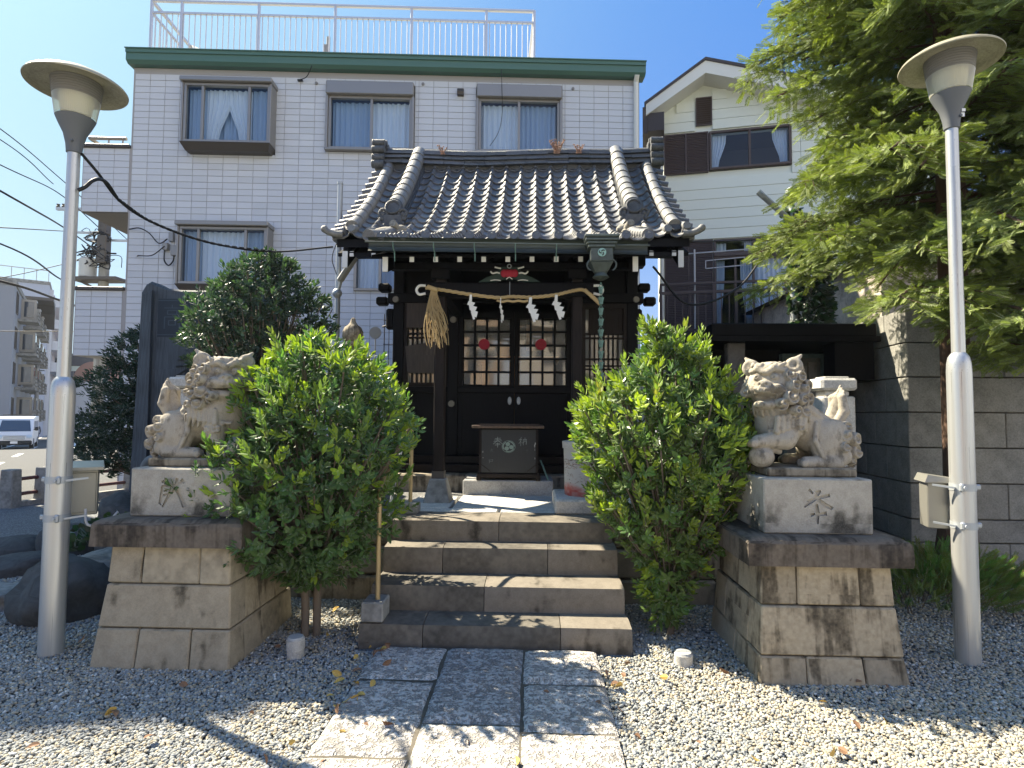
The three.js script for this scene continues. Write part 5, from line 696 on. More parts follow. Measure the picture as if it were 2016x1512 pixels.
  if (open) { for (const b of [-1, 1]) P.push(C(H(0.155, -0.062, b * 0.05), H(0.152, -0.1, b * 0.048), 0.011, 0.005, 0.004)); P.push(he(0.1, -0.105, 0, 0.05, 0.012, 0.045, 0.005)); }
  for (let i = 0; i < 9; i++) { const b = (i - 4) * 0.028; P.push(C(H(0.12 - 0.004 * (i - 4) ** 2, -0.145, b), H(0.10 - 0.005 * (i - 4) ** 2, -0.195 - 0.012 * (i % 2), b * 1.1), 0.017, 0.009, 0.006)); }
  // mane of curls around the sides and back of the head
  for (let i = 0; i < 46; i++) { const u = 1 - 2 * (i + 0.5) / 46, a = i * 2.39996, q = Math.sqrt(1 - u * u), l = [q * Math.cos(a), u, q * Math.sin(a)]; if (l[0] > 0.25 || l[1] > 0.62) continue; const c = H(l[0] * 0.125 - 0.01, l[1] * 0.15 - 0.025, l[2] * 0.15); curl(c, [l[0] * cf - l[2] * sf, l[1], l[0] * sf + l[2] * cf], rr(0.032, 0.042, f)); }
  for (const [dx, y, z, r] of [[-0.11, 0.645, 0.10, 0.036], [-0.135, 0.575, 0.125, 0.04], [-0.065, 0.585, 0.16, 0.036], [-0.145, 0.5, 0.14, 0.042], [-0.075, 0.515, 0.178, 0.04], [-0.125, 0.425, 0.165, 0.042], [-0.055, 0.44, 0.195, 0.04], [0.01, 0.405, 0.20, 0.036], [-0.15, 0.35, 0.162, 0.036], [-0.08, 0.36, 0.185, 0.038], [-0.18, 0.44, 0.115, 0.042], [-0.185, 0.53, 0.08, 0.042], [-0.155, 0.625, 0.05, 0.04], [-0.19, 0.46, 0.03, 0.042], [-0.175, 0.56, 0.0, 0.042]]) curl([hx + dx, y, z], [-0.35, 0.05, 1], r, 0.011);
  for (let i = 0; i < 6; i++) { const x = hx - 0.15 + i * 0.034; P.push(C([x, 0.345 - 0.006 * i, 0.172], [x + 0.012, 0.28 - 0.01 * i, 0.182], 0.0185, 0.019, 0.003), C([x + 0.012, 0.28 - 0.01 * i, 0.182], [x - 0.012, 0.215 - 0.004 * i, 0.168], 0.019, 0.007, 0.003)); }
  P.push(C([-0.07, 0.28, 0.14], [-0.05, 0.17, 0.165], 0.018, 0.016, 0.006), C([-0.05, 0.17, 0.165], [-0.10, 0.06, 0.165], 0.016, 0.014, 0.006));
  for (let i = 0; i < 7; i++) P.push(E(-0.05 - i * 0.028, 0.40 - i * 0.021, 0, 0.02, 0.022, 0.022, 0.006));
  const mir = (p) => s > 0 ? p : { ...p, a: [-p.a[0], p.a[1], p.a[2]], ...(p.b ? { b: [-p.b[0], p.b[1], p.b[2]] } : {}), ...(p.q ? { q: p.q.map((v, i) => (i % 3 === 0 ? -v : v)) } : {}), ...(p.curl ? { curl: p.curl.map((v, i) => (i % 3 === 0 ? -v : v)) } : {}) };
  const lo = s > 0 ? [-0.42, -0.012, -0.24] : [-0.42, -0.012, -0.24];
  return netMesh(P.map(mir), cut.map(mir), lo, [0.42, 0.77, 0.27], 0.0049, 0.0025);
}
// ---------- pedestals, plinths, lions ----------
const evaluator = new Evaluator(); evaluator.attributes = ['position', 'normal', 'uv']; evaluator.useGroups = false;
function carved(block, strokes, zf) {               // cuts brush strokes (polylines with widths) 1.4 cm into the face z = zf
  let b = new Brush(norm(block)); b.updateMatrixWorld();
  for (const s of strokes) { const l = [], r = []; for (let i = 0; i < s.length; i++) { const [x, y, w] = s[i], p = s[Math.max(0, i - 1)], q = s[Math.min(s.length - 1, i + 1)], d = Math.hypot(q[0] - p[0], q[1] - p[1]), nx = -(q[1] - p[1]) / d, ny = (q[0] - p[0]) / d; l.push([x + nx * w, y + ny * w]); r.unshift([x - nx * w, y - ny * w]); } const c = new Brush(norm(poly([...l, ...r], 0.05).translate(0, 0, zf - 0.014))); c.updateMatrixWorld(); b = evaluator.evaluate(b, c, SUBTRACTION); }
  const g = b.geometry.clone(); g.clearGroups(); return triUV(toCreasedNormals(g.index ? g.toNonIndexed() : g, 0.3), 0.3, 0.2);
}
const KEN = [[[248, 1241, 4], [280, 1236, 6], [312, 1224, 4]], [[280, 1212, 6], [276, 1260, 4]], [[256, 1268, 4], [250, 1330, 6], [240, 1402, 5]], [[254, 1276, 4], [318, 1262, 6], [316, 1300, 5], [296, 1356, 5], [262, 1424, 4], [244, 1402, 3]], [[266, 1308, 4], [296, 1302, 3]], [[264, 1338, 4], [294, 1330, 3]], [[318, 1276, 5], [360, 1262, 6], [402, 1240, 4]], [[364, 1214, 6], [352, 1290, 6], [308, 1348, 3]], [[352, 1286, 5], [392, 1350, 7], [428, 1420, 9]], [[394, 1222, 6], [420, 1246, 5]]].map((s) => s.map(([x, y, w]) => [(x - 335) / 1160, (1318 - y) / 1160, w * 2.0 / 1160]));
const HOU = [[[614, 1154, 6], [640, 1180, 4]], [[655, 1172, 6], [690, 1164, 5]], [[602, 1228, 4], [668, 1208, 6], [746, 1190, 7]], [[682, 1168, 6], [648, 1218, 7], [584, 1266, 4]], [[656, 1204, 5], [704, 1244, 9], [762, 1276, 7]], [[622, 1318, 7], [650, 1308, 4]], [[662, 1316, 5], [724, 1304, 8]], [[662, 1246, 5], [668, 1300, 8], [666, 1372, 3]]].map((s) => s.map(([x, y, w]) => [(x - 672) / 1055, (1262 - y) / 1055, w * 1.6 / 1055]));
function pedestal(s, ys, slabTop, boxTop, strokes, label, labelLion, open, plinth) {
  const X = s * 1.972, P = thing('lion_pedestal', label, 'pedestal', [X, 0, -3.93]), f = rng(s > 0 ? 71 : 72);
  const hw = [0.43, 0.408, 0.385, 0.375], zf = [0.47, 0.43, 0.395, 0.38], stones = [[-0.22, 0.2], [], [-0.21, 0.2]];
  for (let c = 0; c < 3; c++) {
    const y0 = ys[c] + 0.004, y1 = ys[c + 1] - 0.004, a = hw[c], b = hw[c + 1], za = zf[c], zb = zf[c + 1];
    const cuts = [-1, ...(c === 1 ? (s > 0 ? [] : []) : c === 0 ? [-0.36, 0.42] : [-0.45, 0.5]), 1];
    for (let i = 0; i + 1 < cuts.length; i++) { const u = cuts[i], v = cuts[i + 1], e = 0.003, ua = u * a + (i ? e : 0), va = v * a - (i + 2 < cuts.length ? e : 0), ub = u * b + (i ? e : 0), vb = v * b - (i + 2 < cuts.length ? e : 0), o = rr(-0.006, 0.006, f), d = 0.2; part('stone', [hexa([[ua, y0, za + o], [va, y0, za + o], [va, y0, za - d], [ua, y0, za - d], [ub, y1, zb + o], [vb, y1, zb + o], [vb, y1, zb - d], [ub, y1, zb - d]], 0.008)], pick(s > 0 ? [M.warm2, M.warm3, M.warm3] : [M.warm, M.warm, M.warm0], f), P); }
    for (const k of [-1, 1]) { const m0 = za - 0.2, m1 = -za; const zc = [m0, m0 - (m0 - m1) * (0.35 + 0.3 * (c % 2)), m1]; for (let i = 0; i < 2; i++) { const q0 = zc[i] - 0.003, q1 = zc[i + 1] + 0.003, o = rr(-0.005, 0.005, f), c8 = [[k * (a + o), y0, q0], [k * (a + o), y0, q1], [k * (b + o), y1, q0], [k * (b + o), y1, q1]], inn = k * (b - 0.18); const L8 = k > 0 ? [[inn, y0, q0], [a + o, y0, q0], [a + o, y0, q1], [inn, y0, q1], [inn, y1, q0], [b + o, y1, q0], [b + o, y1, q1], [inn, y1, q1]] : [[-a - o, y0, q0], [inn, y0, q0], [inn, y0, q1], [-a - o, y0, q1], [-b - o, y1, q0], [inn, y1, q0], [inn, y1, q1], [-b - o, y1, q1]]; part('stone', [hexa(L8, 0.008)], pick(s > 0 ? [M.warm2, M.warm, M.warm3] : [M.warm, M.warm3, M.warm0], f), P); } }
    part('mortar_core', [bx(-b + 0.03, b - 0.03, y0, y1 + 0.006, -za + 0.02, zb - 0.03)], M.joint, P);
  }
  { const g = new THREE.BoxGeometry(0.94, slabTop - ys[3], 0.86, 24, 5, 20).translate(0, (slabTop + ys[3]) / 2, 0.01), p = g.attributes.position; for (let i = 0; i < p.count; i++) { let x = p.getX(i), y = p.getY(i), z = p.getZ(i); const n = 0.010 * (n3(x * 11 + 9, y * 11 + 9, z * 11 + 9 + s) - 0.5), top = y > slabTop - 0.002, sx = Math.abs(x) > 0.468, sz = Math.abs(z - 0.01) > 0.428; if (sx) x += Math.sign(x) * n; if (sz) z += Math.sign(z) * n; if (top && (sx || sz)) { y -= 0.014; if (sx) x -= Math.sign(x) * 0.012; if (sz) z -= Math.sign(z) * 0.012; } p.setXYZ(i, x, y, z); } g.computeVertexNormals(); part('cap_slab', [triUV(toCreasedNormals(g.toNonIndexed(), 0.6), s)], M.slab, P); }
  part('dedication_block', carved(bx(-0.325, 0.325, slabTop + 0.002, boxTop, -0.3, 0.30, 0.008), strokes.map((t) => t.map(([x, y, w]) => [x + (s > 0 ? 0.0 : -0.05), y + (slabTop + boxTop) / 2, w])), 0.30), M.dedic, P);
  const Ln = thing('stone_lion', labelLion, 'statue', [s * 1.985, boxTop + 0.001, -3.95]);
  part('plinth', [bx(-0.275, 0.275, 0.0, plinth, -0.22, 0.225, 0.01)], M.warm2, Ln);
  const body = part('body', lionGeometry(-s, open), M.lion, Ln); body.position.y = plinth - 0.004;
}
pedestal(-1, [-0.04, 0.24, 0.494, 0.725], 0.885, 1.187, KEN, 'stepped stone pedestal under the left stone lion, carved with the left character', 'weathered stone guardian lion with a closed mouth on the left pedestal', false, 0.055);
pedestal(1, [-0.04, 0.165, 0.44, 0.675], 0.835, 1.168, HOU, 'stepped stone pedestal under the right stone lion, streaked with dark stains', 'stone guardian lion with an open mouth and a paw on a ball, right pedestal', true, 0.055);
// ---------- memorial slab, posts, lantern, rocks ----------
{
  const S = thing('stone_monument', 'tall dark slate memorial slab standing behind the left stone lion', 'monument', [0.24 - 0.24 * 1.113, 1.55 - 1.55 * 1.113, -7.12]); S.scale.setScalar(1.113);
  part('slab', [poly([[-4.12, 0.15], [-4.07, 1.5], [-4.05, 2.84], [-4.0, 2.93], [-3.94, 2.965], [-3.87, 2.93], [-3.77, 2.89], [-3.6, 2.87], [-3.3, 2.865], [-2.6, 2.84], [-2.5, 2.7], [-2.46, 0.2]], 0.2, 0.02)], M.slate, S);
  part('bevelled_edge', [hexa([[-4.10, 0.25, 0.232], [-3.88, 0.25, 0.262], [-3.88, 0.25, 0.2], [-4.1, 0.25, 0.2], [-4.02, 2.82, 0.232], [-3.9, 2.86, 0.262], [-3.9, 2.86, 0.2], [-4.02, 2.82, 0.2]], 0.004)], M.slate, S);
  const c = document.createElement('canvas'); c.width = 512; c.height = 256; const x = c.getContext('2d'); x.fillStyle = '#46525b'; x.fillRect(0, 0, 512, 256); x.strokeStyle = '#6d7b84'; x.lineWidth = 5; const ln = (...p) => { x.beginPath(); x.moveTo(p[0], p[1]); for (let i = 2; i < p.length; i += 2) x.lineTo(p[i], p[i + 1]); x.stroke(); };
  ln(0, 12, 512, 12); ln(0, 240, 512, 240); // row of faint carved characters
  ln(70, 40, 70, 60); ln(30, 62, 112, 62); ln(48, 78, 94, 78, 94, 104, 48, 104, 48, 78); ln(34, 200, 34, 122, 108, 122, 108, 200); ln(54, 146, 88, 146, 88, 176, 54, 176, 54, 146);
  ln(190, 50, 180, 100, 160, 130); ln(182, 100, 182, 200); ln(210, 70, 260, 70, 260, 180, 210, 180, 210, 70); ln(210, 125, 260, 125); ln(235, 50, 235, 200);
  ln(310, 50, 310, 190); ln(330, 60, 390, 60, 390, 100, 330, 100); ln(330, 60, 330, 190, 396, 190); ln(336, 140, 384, 140); ln(430, 60, 500, 60); ln(440, 90, 440, 190, 500, 190); ln(450, 130, 500, 130);
  const t = new THREE.CanvasTexture(c); t.colorSpace = THREE.SRGBColorSpace; const g = new THREE.BoxGeometry(1.15, 0.42, 0.004).translate(-3.27, 2.56, 0.222), p = g.attributes.position, uv = g.attributes.uv; for (let i = 0; i < p.count; i++) uv.setXY(i, (p.getX(i) + 3.845) / 1.15, (p.getY(i) - 2.35) / 0.42); const m = part('inscription', [g], std([0.30, 0.34, 0.38], 0.75, { map: t, bumpMap: t, bumpScale: 0.004 }), S);
  part('carved_character', [[-3.6, 2.1, -3.4, 2.13, 0.014], [-3.62, 2.03, -3.36, 2.06, 0.014], [-3.5, 2.05, -3.51, 1.85, 0.016], [-3.63, 1.92, -3.5, 2.0, 0.01], [-3.55, 1.6, -3.35, 1.62, 0.014], [-3.6, 1.48, -3.36, 1.54, 0.014], [-3.56, 1.36, -3.4, 1.5, 0.014]].map(([a, b, d, e, w]) => bar([a, b, 0.222], [d, e, 0.222], w * 2, 0.012)), std([0.02, 0.025, 0.03], 0.8), S);
  const post = (x, z, y0, y1, label) => { const o = thing('stone_post', label, 'stone post', [x, 0, z]); part('shaft', [bx(-0.135, 0.135, y0, y1 - 0.17, -0.12, 0.12, 0.012)], M.pale, o); part('neck', [bx(-0.10, 0.10, y1 - 0.169, y1 - 0.12, -0.09, 0.09, 0.01)], M.pale, o); part('cap', [bx(-0.15, 0.15, y1 - 0.119, y1 - 0.015, -0.135, 0.135, 0.02), bx(-0.1, 0.1, y1 - 0.0149, y1, -0.09, 0.09, 0.006)], M.pale, o); };
  post(2.815, -5.12, 0.5, 1.885, 'pale square stone post with a cap behind the tail of the right lion'); post(-3.05, -5.5, 0.3, 1.885, 'pale square stone post with a cap behind the tail of the left lion');
  const Lt = thing('stone_lantern', 'weathered stone lantern with a jewel finial rising behind the left bush', 'stone lantern', [-1.64, 0.67, -6.0]);
  part('finial', [lathe([[0, 1.87], [0.022, 1.855], [0.03, 1.82], [0.05, 1.79], [0.085, 1.765], [0.105, 1.72], [0.108, 1.67], [0.098, 1.625], [0.085, 1.612], [0.098, 1.6], [0.105, 1.575], [0.09, 1.545], [0.07, 1.53]], 28), lathe([[0.055, 1.535], [0.09, 1.52], [0.10, 1.5], [0, 1.49]], 24)], M.warm2, Lt);
  part('roof', [lathe([[0, 1.49], [0.1, 1.485], [0.17, 1.44], [0.21, 1.37], [0.235, 1.28], [0.25, 1.22], [0.23, 1.19], [0, 1.19]], 32), ...[0, 1, 2, 3, 4, 5].map((k) => new THREE.TorusGeometry(0.04, 0.018, 8, 14).rotateY(-k * 1.047 + 0.5).translate(0.16 * Math.cos(k * 1.047 + 1), 1.40, 0.16 * Math.sin(k * 1.047 + 1)))], M.warm2, Lt);
  part('fire_box', [lathe([[0, 1.189], [0.15, 1.189], [0.15, 0.95], [0, 0.95]], 6)], M.warm, Lt); part('shaft', [lathe([[0, 0.949], [0.2, 0.949], [0.2, 0.87], [0.1, 0.84], [0.09, 0.3], [0.16, 0.2], [0.22, 0.1], [0.24, 0], [0, 0]], 24)], M.warm, Lt);
  const gs = solo('grey_marker_stone', [poly([[-0.15, 0.6], [0.15, 0.6], [0.15, 1.93], [0.12, 1.985], [0.05, 2.0], [0.03, 2.03], [-0.08, 2.03], [-0.1, 2.0], [-0.15, 1.96]], 0.2, 0.012).translate(1.21, 0, -5.95)], stone([0.32, 0.34, 0.335], T.speck, 0.003), 'plain grey marker stone with a rounded top behind the right bush', 'stone');
  const rs = solo('dark_lantern_roof', [lathe([[0, 2.12], [0.05, 2.11], [0.16, 2.05], [0.24, 1.95], [0.26, 1.9], [0, 1.9]], 20, 0.9).translate(1.42, 0, -6.3), lathe([[0, 1.9], [0.13, 1.9], [0.13, 0.66], [0, 0.66]], 12).translate(1.42, 0, -6.3)], M.rock, 'dark round topped stone just right of the grey marker stone', 'stone');
  function rock(x, y, z, rx, ry, rz, m, seed, label, flat = 0) { const g = new THREE.IcosahedronGeometry(1, 6).deleteAttribute('uv'), p = g.attributes.position; for (let i = 0; i < p.count; i++) { let a = p.getX(i), b = p.getY(i), c = p.getZ(i); const k = 1 + 0.5 * (n3(a * 1.3 + seed, b * 1.3 + 7, c * 1.3 + 3) - 0.5) + 0.16 * (n3(a * 4 + seed, b * 4 + 9, c * 4 + 5) - 0.5) + 0.06 * (n3(a * 11 + seed, b * 11 + 9, c * 11 + 5) - 0.5); if (flat) b = Math.sign(b) * Math.pow(Math.abs(b), 0.6); p.setXYZ(i, a * k * rx, b * k * ry, c * k * rz); } const q = mergeVertices(g); q.computeVertexNormals(); const o = solo('rock', [triUV(q, seed)], m, label, 'rock'); o.position.set(x, y, z); o.rotation.y = seed; }
  rock(-3.33, 0.12, -4.42, 0.36, 0.30, 0.30, M.rock, 1.2, 'large smooth dark boulder behind the foot of the left lamp post');
  rock(-4.55, 0.02, -5.55, 0.34, 0.15, 0.26, M.rock, 7.1, 'dark jagged rock left of the left lamp post, nearest of the dark ones', 1); rock(-5.35, 0.0, -6.2, 0.42, 0.16, 0.3, M.rock, 3.4, 'low dark rock at the left picture edge behind the jagged rock', 1); rock(-4.75, 0.06, -6.25, 0.3, 0.22, 0.25, M.rock, 9.9, 'dark upright rock close behind the left lamp post', 1);
  rock(-3.95, 0.0, -5.0, 0.5, 0.09, 0.3, M.rockpale, 4.2, 'pale flat ledge stone behind the dark boulder, left of the lamp post', 1); rock(-4.0, 0.05, -4.5, 0.28, 0.1, 0.2, M.rockpale, 6.3, 'pale flat stone at the left picture edge beside the dark boulder', 1); rock(-3.55, 0.13, -5.2, 0.34, 0.13, 0.24, M.rockpale, 2.2, 'pale cracked stone between the left lamp post and the left pedestal', 1);
  rock(-3.35, 0.42, -5.75, 0.4, 0.34, 0.3, M.rock, 5.5, 'dark blocky rock beside the base of the slate monument', 1); rock(-3.9, 0.3, -6.0, 0.4, 0.36, 0.3, M.rock, 8.8, 'dark rounded rock at the left foot of the slate monument', 1); rock(-2.75, 0.3, -5.3, 0.35, 0.3, 0.25, M.rock, 11.5, 'dark rock hidden behind the left pedestal', 1);
  solo('hose_coil', [new THREE.TorusGeometry(0.13, 0.045, 12, 30).rotateX(0.3).translate(-3.5, 0.95, -5.75)], std([0.12, 0.14, 0.15], 0.6), 'grey coiled hose lying on the rocks by the monument', 'hose');
}
// ---------- lamp posts ----------
function lampPost(x, z, hTop, label) {
  const Lp = thing('street_lamp', label, 'street lamp', [x, 0, z]), sh = hTop - 1.965, d = hTop - 3.72;      // sh: shoulder height
  part('lower_pole', [lathe([[0, 0], [0.0885, 0], [0.0875, sh - 0.12], [0.084, sh - 0.06], [0.074, sh - 0.02], [0.06, sh - 0.002], [0.05, sh + 0.008], [0.047, sh + 0.008]], 40)], M.alu, Lp);
  part('upper_pole', [lathe([[0.0485, sh], [0.0475, sh + 0.8], [0.0455, 3.27 + d]], 32)], M.alu, Lp);
  part('socket', [lathe([[0.046, 3.24 + d], [0.056, 3.245 + d], [0.062, 3.30 + d], [0.082, 3.37 + d], [0.118, 3.43 + d], [0.142, 3.475 + d], [0.13, 3.48 + d]], 36), rod([0.03, 3.31 + d, 0.055], [0.03, 3.31 + d, 0.075], 0.009)], M.lampgrey, Lp);
  const ribs = (r0, r1, y0, y1, n) => { const p = []; for (let i = 0; i <= n * 2; i++) { const t = i / (n * 2); p.push([lerp(r0, r1, t) + (i % 2 ? 0.0035 : 0), lerp(y0, y1, t)]); } return lathe(p, 40); };
  { const g = new THREE.CylinderGeometry(0.165, 0.141, 0.13, 144, 1, true).translate(0, 3.545 + d, 0), p = g.attributes.position; for (let i = 0; i < p.count; i++) { const k = 1 + (i % 2 ? 0.02 : 0); p.setX(i, p.getX(i) * k); p.setZ(i, p.getZ(i) * k); } g.computeVertexNormals(); part('lens', [g], new THREE.MeshPhysicalMaterial({ color: L(0.85, 0.84, 0.72), roughness: 0.35, transmission: 0.7, thickness: 0, side: THREE.DoubleSide }), Lp); }
  part('inner_globe', [lathe([[0, 3.485 + d], [0.1, 3.49 + d], [0.125, 3.6 + d], [0.13, 3.7 + d], [0, 3.71 + d]], 24)], std([0.62, 0.6, 0.48], 0.7), Lp);
  part('ribbed_collar', [ribs(0.166, 0.186, 3.61 + d, 3.735 + d, 8)], std([0.17, 0.165, 0.15], 0.6), Lp);
  part('hat', [lathe([[0.15, 3.715 + d], [0.2, 3.72 + d], [0.3, 3.705 + d], [0.355, 3.69 + d], [0.364, 3.685 + d], [0.366, 3.692 + d], [0.355, 3.705 + d], [0.3, 3.735 + d], [0.2, 3.775 + d], [0.1, 3.8 + d], [0, 3.805 + d]], 56)], M.lampcream, Lp);
  for (const y of [1.105, 0.865]) { const b = part('clamp_band', [new THREE.CylinderGeometry(0.0915, 0.0915, 0.045, 40, 1, true).translate(0, y, 0)], M.galv, Lp); const k = x < 0 ? 1 : -1; part('bolt_lug', [cbx(0.03, 0.05, 0.03, k * 0.06, y, 0.075, 0.008), rod([k * 0.05, y, 0.085], [k * 0.05, y, 0.105], 0.011), cbx(0.045, 0.035, 0.02, -k * 0.105, y, 0.02, 0.008), bar([k * 0.09, y - 0.004, 0.04], [k * 0.2, y + 0.006, -0.06], 0.012)], M.galv, b); }
  Lp.scale.set(0.79, 1, 0.79); return Lp;
}
lampPost(-2.797, -3.67, 3.72, 'aluminium street lamp with a wide cream hat left of the left lion');
{ const r = lampPost(2.99, -3.86, 3.92, 'aluminium street lamp with a wide cream hat in front of the conifer on the right'); part('sticker', [cbx(0.028, 0.02, 0.004, 0.05, 3.545, 0.072), cbx(0.026, 0.026, 0.004, 0.05, 3.518, 0.063)], M.white, r); }
function controlBox(x, z, w, h, d, y, turn, label) { const b = thing('control_box', label, 'control box', [x, 0, z], turn); part('case', [bx(-w / 2, w / 2, y, y + h, -d / 2, d / 2, 0.006)], M.steel, b); part('door', [bx(-w / 2 + 0.012, w / 2 - 0.012, y + 0.02, y + h - 0.02, d / 2, d / 2 + 0.008, 0.003)], M.steel, b); part('rain_hood', [hexa([[-w / 2 - 0.03, y + h, d / 2 + 0.06], [w / 2 + 0.03, y + h, d / 2 + 0.06], [w / 2 + 0.03, y + h, -d / 2 - 0.02], [-w / 2 - 0.03, y + h, -d / 2 - 0.02], [-w / 2 - 0.03, y + h + 0.02, d / 2 + 0.06], [w / 2 + 0.03, y + h + 0.02, d / 2 + 0.06], [w / 2 + 0.02, y + h + 0.05, -d / 2], [-w / 2 - 0.02, y + h + 0.05, -d / 2]])], M.steel, b); part('mounting_rail', [bar([w / 2 * (x < 0 ? -1 : 1), y + 0.06, 0.0], [w / 2 * (x < 0 ? -1 : 1) + (x < 0 ? -0.02 : 0.02), y + 0.06, 0], 0.03, 0.05), bar([w / 2 * (x < 0 ? -1 : 1), y + h - 0.06, 0.0], [w / 2 * (x < 0 ? -1 : 1) + (x < 0 ? -0.02 : 0.02), y + h - 0.06, 0], 0.03, 0.05)], M.galv, b); }
controlBox(2.93, -4.02, 0.15, 0.30, 0.15, 0.82, 1.3, 'steel control box clamped to the right lamp post'); controlBox(-2.90, -4.0, 0.19, 0.31, 0.17, 0.83, 0.62, 'steel control box clamped behind the left lamp post');
solo('conduit', [tube([[-2.70, 0.9, -3.78], [-2.66, 0.8, -3.76], [-2.6, 0.8, -3.84], [-2.58, 0.86, -3.92]], 0.008, 20, 6)], M.wirewhite, 'thin white conduit curling under the left control box', 'cable');
// ---------- ground spot lamps, handrail ----------
{
  const s = thing('ground_light', 'short pale concrete stub light in the gravel beside the left bush trunk', 'ground light', [-1.24, 0, -3.7]); part('body', [lathe([[0, 0], [0.052, 0], [0.052, 0.06], [0.056, 0.062], [0.056, 0.125], [0.05, 0.132], [0, 0.132]], 28)], M.pale, s); part('cap', [lathe([[0.05, 0.1321], [0.046, 0.14], [0, 0.142]], 28)], M.plasticgrey, s);
  copyOf(s, [1.18, -0.05, -3.72], 0.5, 'short grey stub light in the gravel left of the right pedestal');
  const H = thing('handrail', 'slim brass pipe handrail on two concrete blocks at the left side of the steps', 'handrail');
  part('pipe', [tube([[-0.79, 0.25, -3.95], [-0.79, 0.9, -3.95], [-0.79, 1.04, -3.97], [-0.79, 1.1, -4.05]], 0.0165, 24, 12), tube([[-0.79, 1.1, -4.05], [-0.785, 1.3, -4.5], [-0.785, 1.44, -4.82]], 0.0165, 12, 12), tube([[-0.785, 1.44, -4.82], [-0.785, 1.47, -4.88], [-0.785, 1.42, -4.93], [-0.785, 0.8, -4.93]], 0.0165, 24, 12)], M.brass, H);
  part('concrete_block', [bx(-0.88, -0.735, 0.171, 0.30, -4.06, -3.87, 0.008)], M.concrete, H); part('concrete_block', [bx(-0.86, -0.71, 0.711, 0.80, -5.0, -4.85, 0.008)], M.concrete, H);
  solo('white_pipe', [rod([-0.93, 0.7, -4.75], [-0.86, 1.25, -4.9], 0.012)], M.wirewhite, 'thin white pipe leaning behind the left bush beside the handrail', 'pipe');
}
// ---------- tube lights on posts beside the shrine ----------
{
  const A = thing('tube_light_post', 'grey post with a slanted fluorescent tube lamp left of the shrine', 'street lamp', [-2.22, 0.67, -7.2]); part('post', [rod([0, 0, 0], [0, 3.78, 0], 0.03, 0.03, 16), lathe([[0.036, 3.77], [0.036, 3.8], [0, 3.81]], 16)], M.galv, A); part('lamp_head', [bar([0.05, 2.5, 0.1], [0.3, 2.86, 0.15], 0.12, 0.05, 0.02)], M.plasticgrey, A); part('clamp', [new THREE.SphereGeometry(0.06, 14, 10).translate(0.0, 2.37, 0.02), rod([0, 2.37, 0], [0.07, 2.52, 0.08], 0.018)], M.galv, A); part('drip_wire', [tube([[-0.0, 2.6, 0.06], [-0.06, 2.8, 0.06], [0.02, 3.0, 0.1], [0.25, 3.05, 0.3]], 0.006, 20, 5)], M.cable, A);
  const B = thing('tube_light_post', 'capped pipe post wrapped in ivy with a tube lamp before the clapboard house', 'street lamp', [3.78, 0.6, -8.0]); part('post', [rod([0, 0, 0], [0, 4.0, 0], 0.05, 0.05, 18), lathe([[0.05, 3.98], [0.085, 4.0], [0.08, 4.05], [0.03, 4.09], [0, 4.09]], 20)], M.galv, B); part('lamp_head', [bar([-0.46, 3.98, 0.06], [-0.04, 3.58, 0.06], 0.11, 0.05, 0.02), rod([-0.48, 4.0, 0.06], [-0.4, 3.92, 0.06], 0.04)], M.plasticgrey, B); part('clamp', [new THREE.SphereGeometry(0.07, 14, 10).translate(-0.02, 3.3, 0.05)], M.wirewhite, B);
}
// ---------- wire trellis by the shrine wall, sensor disc ----------
solo('wire_trellis', [0, 1, 2].flatMap((i) => [rod([-1.62 + i * 0.06, 0.7, -7.2], [-1.62 + i * 0.06, 2.78, -7.2], 0.005, 0.005, 5)]).concat([0.9, 1.3, 1.7, 2.1, 2.4, 2.7].map((y) => rod([-1.63, y, -7.2], [-1.49, y, -7.2], 0.005, 0.005, 5)), [rod([-1.64, 2.62, -7.2], [-1.45, 2.66, -7.1], 0.012, 0.012, 6), rod([-1.64, 2.02, -7.2], [-1.45, 2.05, -7.1], 0.012, 0.012, 6)]), M.frameDark, 'narrow wire rack standing against the left side wall of the shrine', 'rack');
solo('round_mirror', [new THREE.CylinderGeometry(0.075, 0.075, 0.02, 24).rotateX(Math.PI / 2).translate(-1.76, 2.56, -7.3), rod([-1.76, 2.5, -7.31], [-1.76, 0.66, -7.31], 0.008)], M.plasticgrey, 'small round grey disc on a thin rod between the lantern and the shrine', 'disc');
